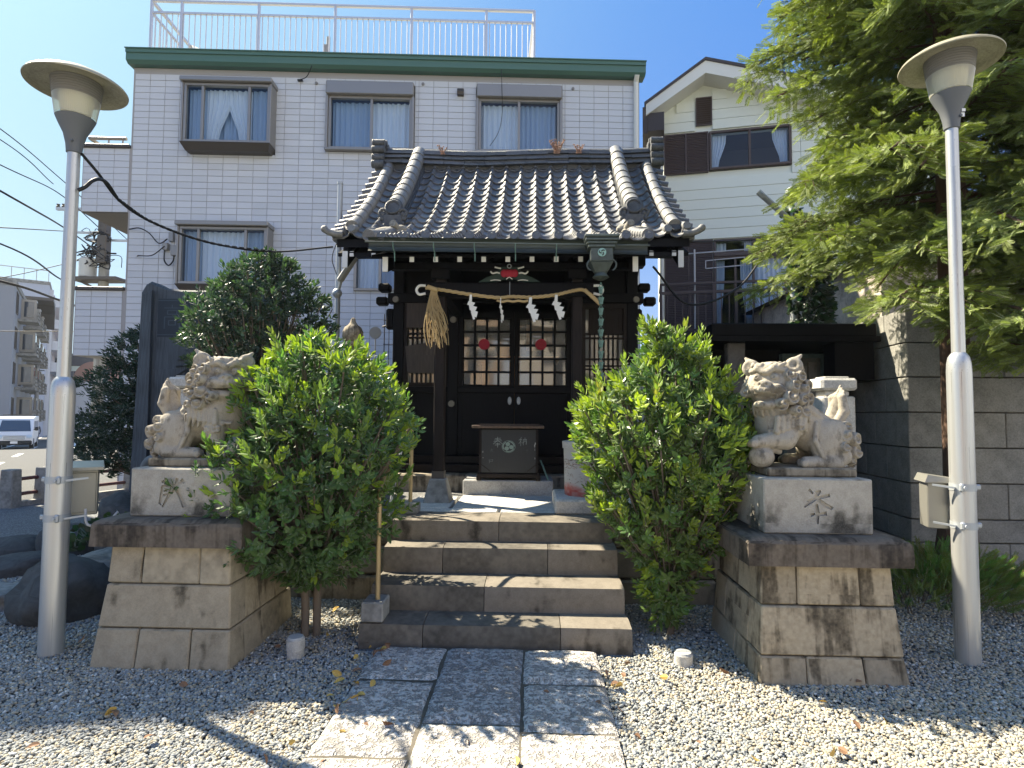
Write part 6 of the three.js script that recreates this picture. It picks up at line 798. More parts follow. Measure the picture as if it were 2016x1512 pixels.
// ---------- overhead cables ----------
function cable(name, pts, r, label, group, m = M.cable) { return solo(name, [tube(pts, r, 60, 6)], m, label, 'cable', group); }
{
  const c = thing('service_cable', 'thick black cable drooping from the left lamp post to the shrine eave', 'cable');
  const pts = [[-2.74, 3.27, -3.67], [-2.72, 3.13, -3.9], [-2.88, 3.1, -4.6], [-2.76, 3.12, -5.3], [-2.45, 3.21, -5.9], [-1.97, 3.37, -6.28]];
  part('wire', [tube([[-2.745, 3.24, -3.67], [-2.735, 3.17, -3.8], [-2.80, 3.09, -4.1], [-2.88, 3.09, -4.6], [-2.76, 3.12, -5.3], [-2.45, 3.21, -5.9], [-1.97, 3.37, -6.28]], 0.0095, 80, 8)], M.cable, c);
  part('wrapping', Array.from({ length: 26 }, (_, i) => { const cv = new THREE.CatmullRomCurve3([[-2.80, 3.09, -4.1], [-2.88, 3.09, -4.6], [-2.76, 3.12, -5.3], [-2.45, 3.21, -5.9]].map((p) => V(...p))), p = cv.getPoint(i / 26), q = cv.getPoint(Math.min(1, i / 26 + 0.02)); return rod(p.toArray(), q.toArray(), 0.0125, 0.012, 8); }), M.cable, c);
  part('drip_loop', [tube([[-2.75, 2.99, -3.66], [-2.72, 3.02, -3.68], [-2.70, 3.08, -3.72], [-2.73, 3.135, -3.86], [-2.80, 3.10, -4.08]], 0.012, 30, 8)], M.cable, c);
}
const OG = 'overhead street wires at the left';
[[[[-17, 11.0, -13], [-13.65, 8.9, -14], [-14.4, 8.7, -17.2], [-15.4, 8.0, -22]], 0.015, 'topmost thin wire crossing the sky left of the left lamp', ], [[[-17, 10.4, -13], [-13.4, 8.45, -14], [-15.3, 8.85, -18]], 0.014, 'second thin wire from the top, ending at the insulator arm'], [[[-17, 9.5, -13], [-13.3, 7.75, -14], [-14.9, 8.4, -18], [-15.2, 8.0, -20]], 0.016, 'third wire down at the left, sloping to the utility pole top'], [[[-13, 7.6, -9], [-9.4, 5.5, -10], [-11.5, 6.1, -14], [-15.0, 7.0, -20]], 0.02, 'heavier dark wire sloping down across the white sky'], [[[-20, 6.2, -13], [-13.2, 6.12, -14], [-14.9, 7.3, -18]], 0.014, 'nearly level thin wire at the left above the grey slab'], [[[-15, 6.2, -11], [-11.2, 5.1, -12], [-12.4, 5.05, -15], [-15, 5.4, -20]], 0.02, 'dark wire in front of the top of the grey slab'], [[[-15, 4.9, -11], [-11.2, 4.3, -12], [-11.55, 4.28, -14], [-13.5, 4.3, -20]], 0.028, 'thickest dark wire crossing the grey slab'], [[[-22, 4.35, -20], [-18.7, 4.33, -20], [-14.5, 4.33, -20]], 0.014, 'level thin wire low across the left buildings'], [[[-22, 5.9, -20], [-18.8, 6.25, -20], [-15, 7.1, -20]], 0.014, 'thin wire rising to the right towards the transformer']].forEach(([p, r, l]) => cable('overhead_wire', p, r, l, OG));
cable('house_cable', [[1.66, 3.3, -6.9], [2.2, 2.95, -7.4], [2.9, 3.2, -7.7], [3.4, 3.75, -7.9], [3.76, 4.0, -8.0]], 0.014, 'thick black cable sagging from the shrine to the ivy covered post'); cable('house_cable', [[1.6, 3.6, -6.9], [2.4, 3.72, -7.3], [3.2, 3.9, -7.8], [3.76, 4.02, -8.0]], 0.009, 'thinner upper black cable running from the shrine eave to the ivy post');
// ---------- utility pole with transformer ----------
{
  const U = thing('utility_pole', 'concrete utility pole with transformer seen through the balcony opening', 'utility pole', [-15.05, 0, -20]);
  part('pole', [rod([0, 0, 0], [0.05, 9.0, 0], 0.19, 0.15, 18)], M.concrete, U); part('transformer', [new THREE.CylinderGeometry(0.27, 0.27, 0.62, 20).translate(-0.48, 6.55, 0.1), new THREE.CylinderGeometry(0.2, 0.27, 0.08, 20).translate(-0.48, 6.9, 0.1)], M.plasticgrey, U);
  part('platform', [cbx(1.7, 0.1, 0.7, -0.05, 6.15, 0.1), bar([-0.7, 6.1, 0.1], [0.05, 5.7, 0], 0.08)], M.frameDark, U); part('cross_arm', [bar([-1.8, 8.75, 0], [0.1, 8.7, 0], 0.1), bar([-1.2, 7.9, 0], [-0.1, 7.85, 0], 0.07), bar([-0.6, 7.6, 0.1], [0.9, 7.55, 0.1], 0.07)], M.galv, U);
  const f = rng(23), g = []; for (let i = 0; i < 26; i++) { const y = rr(6.7, 7.9, f), x = rr(-0.45, 0.4, f); g.push(tube([[x, y, 0.3], [x + rr(-0.3, 0.3, f), y + rr(-0.25, 0.25, f), 0.35], [x + rr(-0.5, 0.5, f), y + rr(-0.3, 0.2, f), 0.3], [x + rr(-0.7, 0.7, f), y + rr(-0.4, 0.2, f), 0.25]], rr(0.012, 0.03, f), 12, 5)); } for (let i = 0; i < 14; i++) g.push(new THREE.TorusGeometry(rr(0.1, 0.16, f), 0.02, 6, 16).translate(rr(-0.4, 0.1, f), rr(6.9, 7.7, f), 0.25)); part('wire_tangle', g, M.cable, U);
  part('terminal_box', [cbx(0.34, 1.0, 0.3, 0.15, 7.2, 0.2, 0.03), cbx(0.3, 0.5, 0.28, 0.1, 8.0, 0.15, 0.03)], M.frameDark, U); part('insulator', [-1.75, -1.55, -1.15].map((x) => lathe([[0, 0], [0.05, 0], [0.07, 0.06], [0.04, 0.08], [0.06, 0.14], [0, 0.16]], 10).translate(x, 8.78, 0)).concat([tube([[-1.5, 8.7, 0], [-1.35, 8.2, 0], [-1.2, 7.6, 0], [-1.05, 7.1, 0]], 0.03, 16, 5)]), M.frameDark, U);
  const far = thing('thin_utility_pole', 'distant thin utility pole beside the tall grey slab', 'utility pole', [-47, -1.6, -54]); part('pole', [rod([0, -0.2, 0], [0, 7.4, 0], 0.2, 0.15, 12)], M.concrete, far); part('arm', [bar([-0.7, 6.9, 0], [0.7, 6.9, 0], 0.1)], M.galv, far);
}
// ---------- guard fence, van, pedestrian ----------
{
  const F = thing('guard_fence', 'low concrete post fence with brown pipe rails along the street at the left', 'fence');
  const ps = [[-8.03, -9.05], [-7.9, -9.55], [-7.35, -10.9], [-6.9, -12.3], [-6.5, -13.7]];
  for (const [x, z] of ps) part('post', [hexa([[x - 0.12, -0.1, z + 0.1], [x + 0.12, -0.1, z + 0.1], [x + 0.12, -0.1, z - 0.1], [x - 0.12, -0.1, z - 0.1], [x - 0.1, 0.6, z + 0.09], [x + 0.1, 0.6, z + 0.09], [x + 0.1, 0.6, z - 0.09], [x - 0.1, 0.6, z - 0.09]], 0.012)], M.concrete, F);
  for (let i = 0; i + 1 < ps.length; i++) for (const y of [0.2, 0.44]) part('rail', [rod([ps[i][0] + 0.05, y, ps[i][1]], [ps[i + 1][0] - 0.05, y, ps[i + 1][1]], 0.03, 0.03, 12)], std([0.12, 0.05, 0.045], 0.5), F);
  for (let i = 0; i + 1 < ps.length; i++) part('curb', [bar([ps[i][0], 0.0, ps[i][1]], [ps[i + 1][0], 0.0, ps[i + 1][1]], 0.12, 0.16)], M.concrete, F);
  // van, facing the viewer along the street
  const A = thing('parked_van', 'white delivery van on the street at the left picture edge', 'van', [-32.6, -0.89, -36.3], 0.66);
  const sec = (z, w, y0, y1, yw) => ({ z, w, y0, y1, yw });
  const side = [[2.35, 0.35], [2.38, 0.75], [2.25, 1.02], [1.55, 1.86], [1.3, 1.95], [-2.3, 1.97], [-2.38, 1.8], [-2.38, 0.35]];
  part('body', [new THREE.ExtrudeGeometry(new THREE.Shape(side.map(([z, y]) => new THREE.Vector2(z, y))), { depth: 1.6, bevelEnabled: true, bevelSize: 0.05, bevelThickness: 0.06, bevelSegments: 3 }).rotateY(-Math.PI / 2).translate(0.8, 0, 0)], std([0.72, 0.73, 0.74], 0.3), A);
  part('windscreen', [hexa([[-0.76, 1.12, 2.25], [0.76, 1.12, 2.25], [0.76, 1.1, 2.2], [-0.76, 1.1, 2.2], [-0.66, 1.78, 1.70], [0.66, 1.78, 1.70], [0.66, 1.76, 1.66], [-0.66, 1.76, 1.66]])], M.glassdark, A);
  part('side_window', [bx(0.855, 0.868, 1.15, 1.72, 0.6, 1.5), bx(0.855, 0.868, 1.15, 1.72, -2.0, 0.5), bx(-0.868, -0.855, 1.15, 1.72, 0.6, 1.5)], M.glassdark, A);
  part('bumper', [bx(-0.84, 0.84, 0.3, 0.56, 2.3, 2.5, 0.05)], M.rubber, A); part('grille', [bx(-0.5, 0.5, 0.62, 0.8, 2.4, 2.455, 0.01), bx(-0.55, 0.55, 0.84, 0.87, 2.4, 2.46)], M.galv, A);
  for (const s of [-1, 1]) { part('headlight', [bx(s * 0.7 - 0.14, s * 0.7 + 0.14, 0.68, 0.9, 2.36, 2.455, 0.03)], M.glass, A); part('mirror', [cbx(0.16, 0.22, 0.1, s * 1.0, 1.25, 1.75, 0.03), bar([s * 0.86, 1.2, 1.75], [s * 0.98, 1.22, 1.75], 0.04)], M.rubber, A); for (const z of [1.5, -1.5]) { const w = part('wheel', [new THREE.CylinderGeometry(0.33, 0.33, 0.2, 24).rotateZ(Math.PI / 2).translate(s * 0.78, 0.33, z)], M.rubber, A); part('rim', [new THREE.CylinderGeometry(0.2, 0.2, 0.21, 18).rotateZ(Math.PI / 2).translate(s * 0.79, 0.33, z)], M.galv, w); } }
  part('licence_plate', [bx(-0.17, 0.17, 0.38, 0.53, 2.505, 2.515)], M.white, A); part('roof_rack', [bar([-0.7, 2.1, 1.0], [0.7, 2.1, 1.0], 0.05), bar([-0.7, 2.1, -1], [0.7, 2.1, -1], 0.05), bar([-0.65, 2.1, 1.2], [-0.65, 2.1, -1.6], 0.04), bar([0.65, 2.1, 1.2], [0.65, 2.1, -1.6], 0.04)], M.frameDark, A);
  // pedestrian far down the street: one continuous small figure
  const p = netMesh([C([0, 0.95, 0], [0, 1.35, 0], 0.13, 0.15, 0.05), C([-0.14, 1.38, 0], [0.14, 1.38, 0], 0.07, 0.07, 0.05), C([0, 1.4, 0], [0, 1.5, 0], 0.055, 0.05), E(0, 1.61, 0.01, 0.085, 0.115, 0.1, 0.02), C([-0.19, 1.36, 0], [-0.24, 1.05, 0], 0.05, 0.042), C([-0.24, 1.05, 0], [-0.22, 0.82, 0.08], 0.042, 0.03), C([0.19, 1.36, 0], [0.25, 1.06, 0.02], 0.05, 0.042), C([0.25, 1.06, 0.02], [0.22, 0.84, 0.1], 0.042, 0.03), C([-0.08, 0.92, 0], [-0.09, 0.5, 0.05], 0.09, 0.065), C([-0.09, 0.5, 0.05], [-0.09, 0.07, -0.02], 0.06, 0.042), C([0.08, 0.92, 0], [0.09, 0.5, 0.0], 0.09, 0.065), C([0.09, 0.5, 0.0], [0.09, 0.07, -0.1], 0.06, 0.042), C([-0.09, 0.045, -0.04], [-0.09, 0.04, 0.13], 0.045, 0.035), C([0.09, 0.045, -0.12], [0.09, 0.04, 0.05], 0.045, 0.035)], [], [-0.4, -0.03, -0.3], [0.4, 1.78, 0.3], 0.025);
  const o = solo('person', p, std([0.06, 0.065, 0.08], 0.85), 'distant walking pedestrian in dark clothes beside the van', 'person'); o.position.set(-39, -1.2, -45); o.rotation.y = 0.6; part('hair', [new THREE.SphereGeometry(0.1, 12, 8).scale(0.95, 0.9, 1.05).translate(0, 1.66, -0.01)], M.rubber, o);
}
// ---------- foliage ----------
function leafGeo(w, n = 3, fold = 0.25, curl = 0.15) { // blade of length 1 along +y, facing +z
  const pos = [], row = (i) => { const t = i / n, ww = w * Math.pow(Math.sin(Math.PI * Math.min(0.985, 0.06 + 0.92 * t)), 0.8) * (i === n ? 0 : 1); return [V(-ww, t, fold * ww - curl * t * t), V(0, t, -curl * t * t), V(ww, t, fold * ww - curl * t * t)]; };
  for (let i = 0; i < n; i++) { const a = row(i), b = row(i + 1); for (const k of [0, 1]) { pos.push(a[k], a[k + 1], b[k + 1]); if (i + 1 < n) pos.push(a[k], b[k + 1], b[k]); else if (k === 0) { } } if (i + 1 === n) { } }
  const g = new THREE.BufferGeometry().setFromPoints(pos); g.computeVertexNormals(); return triUV(g);
}
function shootGeo(n, len, leaf, lw, spread, seed) { // a sprig: stem with a spiral of leaves
  const f = rng(seed), l = [rod([0, 0, 0], [0, len, 0], len * 0.025, len * 0.012, 4)];
  for (let i = 0; i < n; i++) { const t = i / (n - 1), s = leaf * (1.05 - 0.45 * t) * rr(0.8, 1.15, f), g = leafGeo(lw, 4, rr(0.15, 0.4, f), rr(0.05, 0.3, f)); g.scale(s, s, s).rotateX(lerp(spread, 0.25, t * t) + rr(-0.2, 0.2, f)).rotateY(i * 2.4 + rr(-0.3, 0.3, f)).translate(0, len * (0.1 + 0.88 * t), 0); l.push(g); }
  return join(l);
}
function leafMat(coat = 0.3, tr = 0.5) { return new THREE.MeshPhysicalMaterial({ color: 0xffffff, roughness: 0.92, clearcoat: coat, clearcoatRoughness: 0.27, transmission: tr, thickness: 0, side: THREE.DoubleSide, ior: 1.45 }); }
const UPV = V(0, 1, 0);
function scatter(geo, mat, items, name, parent, kind = true) { // items: [pos, dir, roll, scale, color]
  const im = new THREE.InstancedMesh(geo, mat, items.length), m = new THREE.Matrix4(), q = new THREE.Quaternion(), q2 = new THREE.Quaternion();
  items.forEach(([p, d, r, s, c], i) => { q.setFromUnitVectors(UPV, d.clone().normalize()); q2.setFromAxisAngle(UPV, r); m.compose(p, q.multiply(q2), typeof s === 'number' ? V(s, s, s) : s); im.setMatrixAt(i, m); im.setColorAt(i, c); });
  im.name = name; if (kind) im.userData.kind = 'stuff'; shade(im); parent.add(im); return im;
}
const envAt = (rows, h) => { if (h > rows[0][0] || h < rows[rows.length - 1][0]) return null; for (let i = 0; i + 1 < rows.length; i++) if (h <= rows[i][0] && h >= rows[i + 1][0]) { const t = (rows[i][0] - h) / (rows[i][0] - rows[i + 1][0]); return [lerp(rows[i][1], rows[i + 1][1], t), lerp(rows[i][2], rows[i + 1][2], t)]; } return null; };
function bush(label, base, rows, zc, zr, seed, count, tint, trunks, extra = []) {
  const B = thing('clipped_bush', label, 'bush', [0, 0, 0]), f = rng(seed), items = [[], [], []], tips = [];
  trunks.forEach((pts) => tips.push(tube(pts, 0.028, 20, 7)));
  let n = 0, guard = 0; const top = rows[0][0], bot = rows[rows.length - 1][0];
  while (n < count && guard++ < count * 60) {
    const h = lerp(bot, top, f()), e = envAt(rows, h); if (!e) continue; const hw = (e[1] - e[0]) / 2, cx = (e[0] + e[1]) / 2; if (f() > hw / 0.72 + 0.05) continue;
    const a = f() * 6.2832, u = Math.pow(f(), 0.42) * (1 + 0.1 * (f() - 0.5)), dz = Math.max(hw * zr, 0.04), lump = 0.74 + 0.5 * n3(Math.cos(a) * 2.2 + 9, h * 4.5 + seed, Math.sin(a) * 2.2 + 9);
    const p = V(cx + Math.cos(a) * hw * u * lump * 1.02, h, zc + Math.sin(a) * dz * u * lump);
    if (Math.cos(a) * 1 < 0 && false) continue;
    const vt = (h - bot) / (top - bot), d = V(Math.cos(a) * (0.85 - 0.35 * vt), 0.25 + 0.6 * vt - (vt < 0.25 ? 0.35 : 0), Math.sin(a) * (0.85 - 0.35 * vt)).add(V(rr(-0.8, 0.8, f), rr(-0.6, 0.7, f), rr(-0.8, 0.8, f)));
    const youngLit = u > 0.78 && f() < (count > 1500 ? 0.08 + 0.8 * vt * vt : 0.3 + 0.4 * vt), v = rr(0.75, 1.25, f) * (u < 0.6 ? 0.8 : 1), c = new THREE.Color(); youngLit ? (tint[1] < 0.1 ? c.setRGB(tint[0] * 1.8 * v, tint[1] * 1.6 * v, tint[2] * v) : c.setRGB((0.2 + 0.9 * tint[0]) * v, (0.26 + 0.8 * tint[1]) * v, 0.014 * v)) : c.setRGB(tint[0] * v * rr(0.8, 1.15, f), tint[1] * v, tint[2] * v * rr(0.7, 1.3, f));  // yellow young leaves grow denser upward: sunlit top and shaded base put into leaf tint
    items[youngLit ? 0 : 1 + (n % 2)].push([p, d, f() * 6.3, rr(0.8, 1.2, f), c]);
    if (n % 9 === 0) tips.push(tube([[base[0], bot + 0.1 + 0.3 * Math.max(0, h - bot), base[1]], [lerp(base[0], p.x, 0.5), lerp(bot, h, 0.62), lerp(base[1], p.z, 0.5)], p.toArray()], 0.006, 8, 4));
    n++;
  }
  for (let k = 0, g = 0; k < 45 && g < 5000; g++) { // long young shoots that stand out of the clipped outline
    const h = lerp(lerp(bot, top, 0.3), top - 0.05, f()), e = envAt(rows, h), a = f() * 6.2832, hw = (e[1] - e[0]) / 2; if (count > 2000 || hw < 0.06) { if (count > 2000) break; continue; }
    const p = V((e[0] + e[1]) / 2 + Math.cos(a) * hw * 0.95, h, zc + Math.sin(a) * hw * zr * 0.95), d = V(Math.cos(a) * 0.55, 1, Math.sin(a) * 0.55).add(V(rr(-0.3, 0.3, f), 0, rr(-0.3, 0.3, f))).normalize(), L3 = rr(0.05, 0.14, f);
    tips.push(rod(p.toArray(), p.clone().addScaledVector(d, L3).toArray(), 0.004, 0.003, 4)); for (let j = 0; j < 3; j++) items[0].push([p.clone().addScaledVector(d, L3 * j / 2), d.clone().add(V(rr(-0.2, 0.2, f), 0, rr(-0.2, 0.2, f))), f() * 6, rr(0.75, 1.15, f), new THREE.Color().setRGB(tint[0] * rr(1.6, 2.4, f), tint[1] * rr(1.4, 1.9, f), tint[2])]); k++;
  }
  for (const [x, y, z, dx, dy, dzz, s] of extra) items[0].push([V(x, y, z), V(dx, dy, dzz), f() * 6, s, new THREE.Color().setRGB(tint[0] * 2, tint[1] * 1.7, tint[2])]);
  part('trunk', tips, M.bark ||= std([0.16, 0.13, 0.10], 0.9, { bumpMap: T.bark, bumpScale: 0.006 }), B);
  const lm = M.leaf ||= leafMat(0.7, 0.45);
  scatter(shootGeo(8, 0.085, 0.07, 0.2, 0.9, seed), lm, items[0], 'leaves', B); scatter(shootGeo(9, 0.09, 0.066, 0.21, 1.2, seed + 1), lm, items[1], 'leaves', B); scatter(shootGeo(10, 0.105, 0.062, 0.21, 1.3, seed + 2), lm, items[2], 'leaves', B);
  return B;
}
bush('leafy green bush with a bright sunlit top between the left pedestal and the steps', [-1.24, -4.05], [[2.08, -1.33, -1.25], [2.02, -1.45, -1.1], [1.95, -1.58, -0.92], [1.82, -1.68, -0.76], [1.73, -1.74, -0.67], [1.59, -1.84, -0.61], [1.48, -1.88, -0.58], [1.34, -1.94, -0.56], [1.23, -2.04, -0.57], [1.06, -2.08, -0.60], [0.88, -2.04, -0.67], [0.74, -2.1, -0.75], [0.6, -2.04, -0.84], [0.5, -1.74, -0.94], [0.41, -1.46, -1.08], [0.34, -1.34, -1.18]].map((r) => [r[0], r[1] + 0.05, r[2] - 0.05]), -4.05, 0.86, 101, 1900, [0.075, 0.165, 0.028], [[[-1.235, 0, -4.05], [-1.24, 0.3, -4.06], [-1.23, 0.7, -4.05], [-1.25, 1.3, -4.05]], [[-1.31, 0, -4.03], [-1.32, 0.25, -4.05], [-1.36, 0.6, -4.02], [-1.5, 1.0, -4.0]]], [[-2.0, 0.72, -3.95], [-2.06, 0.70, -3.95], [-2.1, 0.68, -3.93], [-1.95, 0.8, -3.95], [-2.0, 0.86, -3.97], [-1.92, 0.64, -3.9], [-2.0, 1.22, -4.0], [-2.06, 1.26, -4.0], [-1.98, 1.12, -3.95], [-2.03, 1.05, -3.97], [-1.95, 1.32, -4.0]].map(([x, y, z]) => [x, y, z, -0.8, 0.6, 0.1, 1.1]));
bush('airy sunlit bush with two upright tips between the steps and the right pedestal', [1.22, -4.22], [[2.16, 1.07, 1.14], [2.08, 1.03, 1.24], [2.02, 1.02, 1.36], [1.96, 1.0, 1.45], [1.9, 0.99, 1.49], [1.79, 0.72, 1.57], [1.68, 0.62, 1.71], [1.54, 0.57, 1.80], [1.39, 0.55, 1.82], [1.25, 0.55, 1.78], [1.08, 0.61, 1.71], [0.9, 0.67, 1.67], [0.76, 0.71, 1.62], [0.66, 0.83, 1.55], [0.55, 0.94, 1.44], [0.38, 1.0, 1.37], [0.24, 1.02, 1.30], [0.1, 1.13, 1.25]].map((r) => [r[0], r[1] + 0.04, r[2] - 0.04]), -4.18, 0.72, 202, 1450, [0.12, 0.215, 0.03], [[[1.22, 0, -4.22], [1.215, 0.3, -4.22], [1.23, 0.7, -4.2], [1.22, 1.3, -4.18]]], [[1.4, 1.9, -4.15], [1.41, 1.97, -4.15], [1.41, 2.03, -4.14], [1.42, 2.08, -4.14], [1.36, 2.0, -4.1], [1.47, 2.02, -4.18], [0.72, 1.72, -4.1], [0.7, 1.8, -4.1], [0.9, 1.8, -4.05], [0.88, 1.88, -4.05], [1.62, 1.72, -4.1], [1.66, 1.79, -4.1]].map(([x, y, z]) => [x, y, z, (x - 1.22) * 0.5, 1, 0.1, 1.0]));
bush('big dark green rounded shrub beside the slate monument', [-2.68, -6.15], [[3.229, -2.705, -2.567], [3.16, -2.851, -2.421], [3.057, -2.998, -2.292], [2.885, -3.17, -2.163], [2.669, -3.325, -2.051], [2.454, -3.428, -1.999], [2.196, -3.463, -1.999], [1.938, -3.394, -2.076], [1.679, -3.325, -2.119], [1.249, -3.239, -2.206], [0.904, -3.067, -2.292]], -6.15, 0.85, 303, 2500, [0.03, 0.072, 0.03], [[[-2.68, 0.5, -6.15], [-2.68, 2.2, -6.15]]]);
{ // darker, ragged tree at the left: three offset masses on one trunk
  const rowsOf = (x, y, w, h) => [[y + h, x - 0.05, x + 0.05], [y + h * 0.7, x - w * 0.6, x + w * 0.6], [y + h * 0.35, x - w * 0.9, x + w * 0.85], [y, x - w, x + w], [y - h * 0.35, x - w * 0.8, x + w * 0.8], [y - h * 0.6, x - w * 0.4, x + w * 0.3]];
  const Tt = thing('dark_tree', 'dark ragged evergreen tree left of the slate monument', 'tree'), f = rng(404), items = [], tw = [tube([[-4.9, 0, -7.6], [-4.95, 1.0, -7.6], [-5.0, 1.9, -7.6], [-4.9, 2.6, -7.6]], 0.05, 20, 8), tube([[-4.36, 2.1, -7.4], [-4.37, 2.4, -7.4], [-4.35, 2.55, -7.4], [-4.33, 2.62, -7.38]], 0.016, 10, 6)];
  for (const [x, y, w, h, n] of [[-4.9, 2.25, 0.5, 0.34, 230], [-5.15, 1.85, 0.62, 0.3, 260], [-4.75, 1.6, 0.75, 0.36, 330], [-5.25, 1.25, 0.7, 0.36, 330], [-4.8, 0.95, 0.85, 0.36, 360], [-5.5, 0.85, 0.4, 0.3, 140]]) {
    const rows = rowsOf(x, y, w, h); let k = 0, g = 0; while (k < n && g++ < n * 40) { const hh = lerp(rows[5][0], rows[0][0], f()), e = envAt(rows, hh); if (!e) continue; const a = f() * 6.283, u = Math.pow(f(), 0.5), hw = (e[1] - e[0]) / 2, p = V((e[0] + e[1]) / 2 + Math.cos(a) * hw * u * rr(0.8, 1.12, f), hh, -7.6 + Math.sin(a) * hw * u); const v = rr(0.6, 1.4, f); items.push([p, V(Math.cos(a), 0.4, Math.sin(a)).add(V(rr(-0.6, 0.6, f), rr(-0.4, 0.6, f), rr(-0.6, 0.6, f))), f() * 6, rr(0.7, 1.15, f), new THREE.Color().setRGB(0.024 * v, 0.062 * v, 0.026 * v)]); if (k % 25 === 0) tw.push(tube([[-4.93, y - 0.2, -7.6], [lerp(-4.93, p.x, 0.5), y - 0.05, lerp(-7.6, p.z, 0.5)], p.toArray()], 0.01, 8, 4)); k++; }
  }
  part('trunk', tw, M.bark, Tt); scatter(shootGeo(12, 0.13, 0.075, 0.16, 1.1, 405), M.leaf, items, 'crown', Tt);
}
// ---------- conifer ----------
function sprayGeo(len, pairs, nl, seed) {
  const f = rng(seed), pos = [], tri = (a, b, c) => pos.push(a, b, c);
  const st = rod([0, 0, 0], [0, len, 0], 0.0022, 0.001, 3);
  for (let i = 0; i < pairs; i++) for (const s of [-1, 1]) { const y = len * (0.06 + 0.9 * i / (pairs - 1)), l = nl * (0.75 + 0.5 * Math.sin(Math.PI * (0.15 + 0.8 * i / pairs))) * rr(0.85, 1.1, f), a = rr(0.7, 0.95, f), w = 0.0031, dx = Math.sin(a) * s, dy = Math.cos(a), z = rr(-0.12, 0.3, f) * l; const b = V(0, y, 0), t = V(dx * l, y + dy * l, z), n = V(-dy * s, dx * s, 0).multiplyScalar(w * s), m = V(dx * l * 0.5, y + dy * l * 0.5, z * 0.4 + 0.002); tri(b.clone(), m.clone().add(n), t); tri(b.clone(), t, m.clone().sub(n)); }
  const g = new THREE.BufferGeometry().setFromPoints(pos); g.computeVertexNormals(); return join([triUV(g), st]);
}
{
  const K = thing('conifer_tree', 'tall yellow green conifer with drooping needle sprays on the right', 'tree'), f = rng(505), TX = 4.12, TZ = -5.5;
  const wood = [tube([[TX - 0.03, -0.05, TZ], [TX, 0.8, TZ], [TX + 0.02, 2.5, TZ - 0.02], [TX + 0.06, 5, TZ - 0.05], [TX + 0.1, 8.6, TZ]], 0.115, 40, 12), rod([TX - 0.05, -0.05, TZ], [TX, 0.9, TZ], 0.2, 0.115, 14)], sprays = [[], [], []];
  const reach = (h) => { const P = [[1.75, 0.8], [2.0, 1.25], [2.35, 1.6], [2.8, 1.8], [3.3, 1.75], [3.75, 1.7], [4.1, 1.45], [4.5, 1.35], [4.9, 1.6], [5.4, 1.75], [5.9, 1.6], [6.6, 1.3], [7.5, 0.9], [8.6, 0.3]]; for (let i = 0; i + 1 < P.length; i++) if (h <= P[i + 1][0]) return lerp(P[i][1], P[i + 1][1], clamp((h - P[i][0]) / (P[i + 1][0] - P[i][0]))); return 0.2; };
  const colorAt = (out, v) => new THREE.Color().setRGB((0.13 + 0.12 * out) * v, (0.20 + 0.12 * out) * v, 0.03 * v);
  let n = 0;
  for (let b = 0; b < 270; b++) {
    const h0 = 1.95 + Math.pow(f(), 0.9) * 6.4, az = b * 2.39996 + rr(-0.3, 0.3, f), Lr = reach(h0 - 0.1) * rr(0.72, 1.06, f), dx = Math.cos(az), dz = Math.sin(az); if (h0 < 3.2 && dz < -0.35) continue;
    const droop = rr(0.0, 0.26, f) * Lr, p0 = V(TX, h0, TZ), p1 = V(TX + dx * Lr * 0.5, h0 + 0.1 * Lr - droop * 0.2, TZ + dz * Lr * 0.5), p2 = V(TX + dx * Lr, h0 - droop, TZ + dz * Lr), cv = new THREE.QuadraticBezierCurve3(p0, p1, p2);
    if (p2.y < 1.9 + Math.max(0, 3.6 - p2.x) * 0.72) continue;
    wood.push(new THREE.TubeGeometry(cv, 8, 0.012, 5));
    const N2 = Math.max(5, Math.round(Lr * 21));
    for (let k = 0; k < N2; k++) {
      const t = 0.22 + 0.78 * (k + 0.5) / N2, p = cv.getPoint(t), tg = cv.getTangent(t), side = (k % 2 ? 1 : -1), sd = V(-tg.z, 0, tg.x).multiplyScalar(side), l2 = (0.12 + 0.38 * Math.sin(Math.PI * (0.25 + 0.7 * t))) * rr(0.7, 1.15, f) * (0.6 + 0.4 * Lr / 1.6), d2 = sd.multiplyScalar(0.8).addScaledVector(tg, 0.6).add(V(0, rr(-0.4, 0.2, f), 0)).normalize(), e = p.clone().addScaledVector(d2, l2).add(V(0, -0.22 * l2, 0));
      if (k % 2 === 0) wood.push(rod(p.toArray(), e.toArray(), 0.004, 0.002, 4));
      const M3 = Math.max(2, Math.round(l2 / 0.048));
      for (let j = 0; j <= M3; j++) {
        const s = j / M3, q = p.clone().lerp(e, s), sd3 = V(-d2.z, 0, d2.x).multiplyScalar(j % 2 ? 1 : -1), d3 = j === M3 ? d2.clone() : sd3.multiplyScalar(0.7).addScaledVector(d2, 0.7); d3.add(V(rr(-0.25, 0.25, f), rr(-0.55, 0.35, f), rr(-0.25, 0.25, f)));
        if ((q.z < -6.0 && q.y < 2.7) || q.y < 1.82 + Math.max(0, 3.6 - q.x) * 0.72) continue;
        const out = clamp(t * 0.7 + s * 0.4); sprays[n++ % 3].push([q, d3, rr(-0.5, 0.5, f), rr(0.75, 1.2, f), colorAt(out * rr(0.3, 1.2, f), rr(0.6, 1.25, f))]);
      }
    }
  }
  part('trunk', wood, std([0.13, 0.075, 0.05], 0.95, { bumpMap: T.bark, bumpScale: 0.015, map: T.dirt }), K);
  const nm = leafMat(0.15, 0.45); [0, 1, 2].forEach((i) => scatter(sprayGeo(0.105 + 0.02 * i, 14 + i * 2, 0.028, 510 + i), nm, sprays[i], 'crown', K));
  // low seedlings at the foot of the tree
  const S = thing('low_shrub', 'low bright green conifer seedlings around the foot of the right lamp post', 'shrub'), it = [];
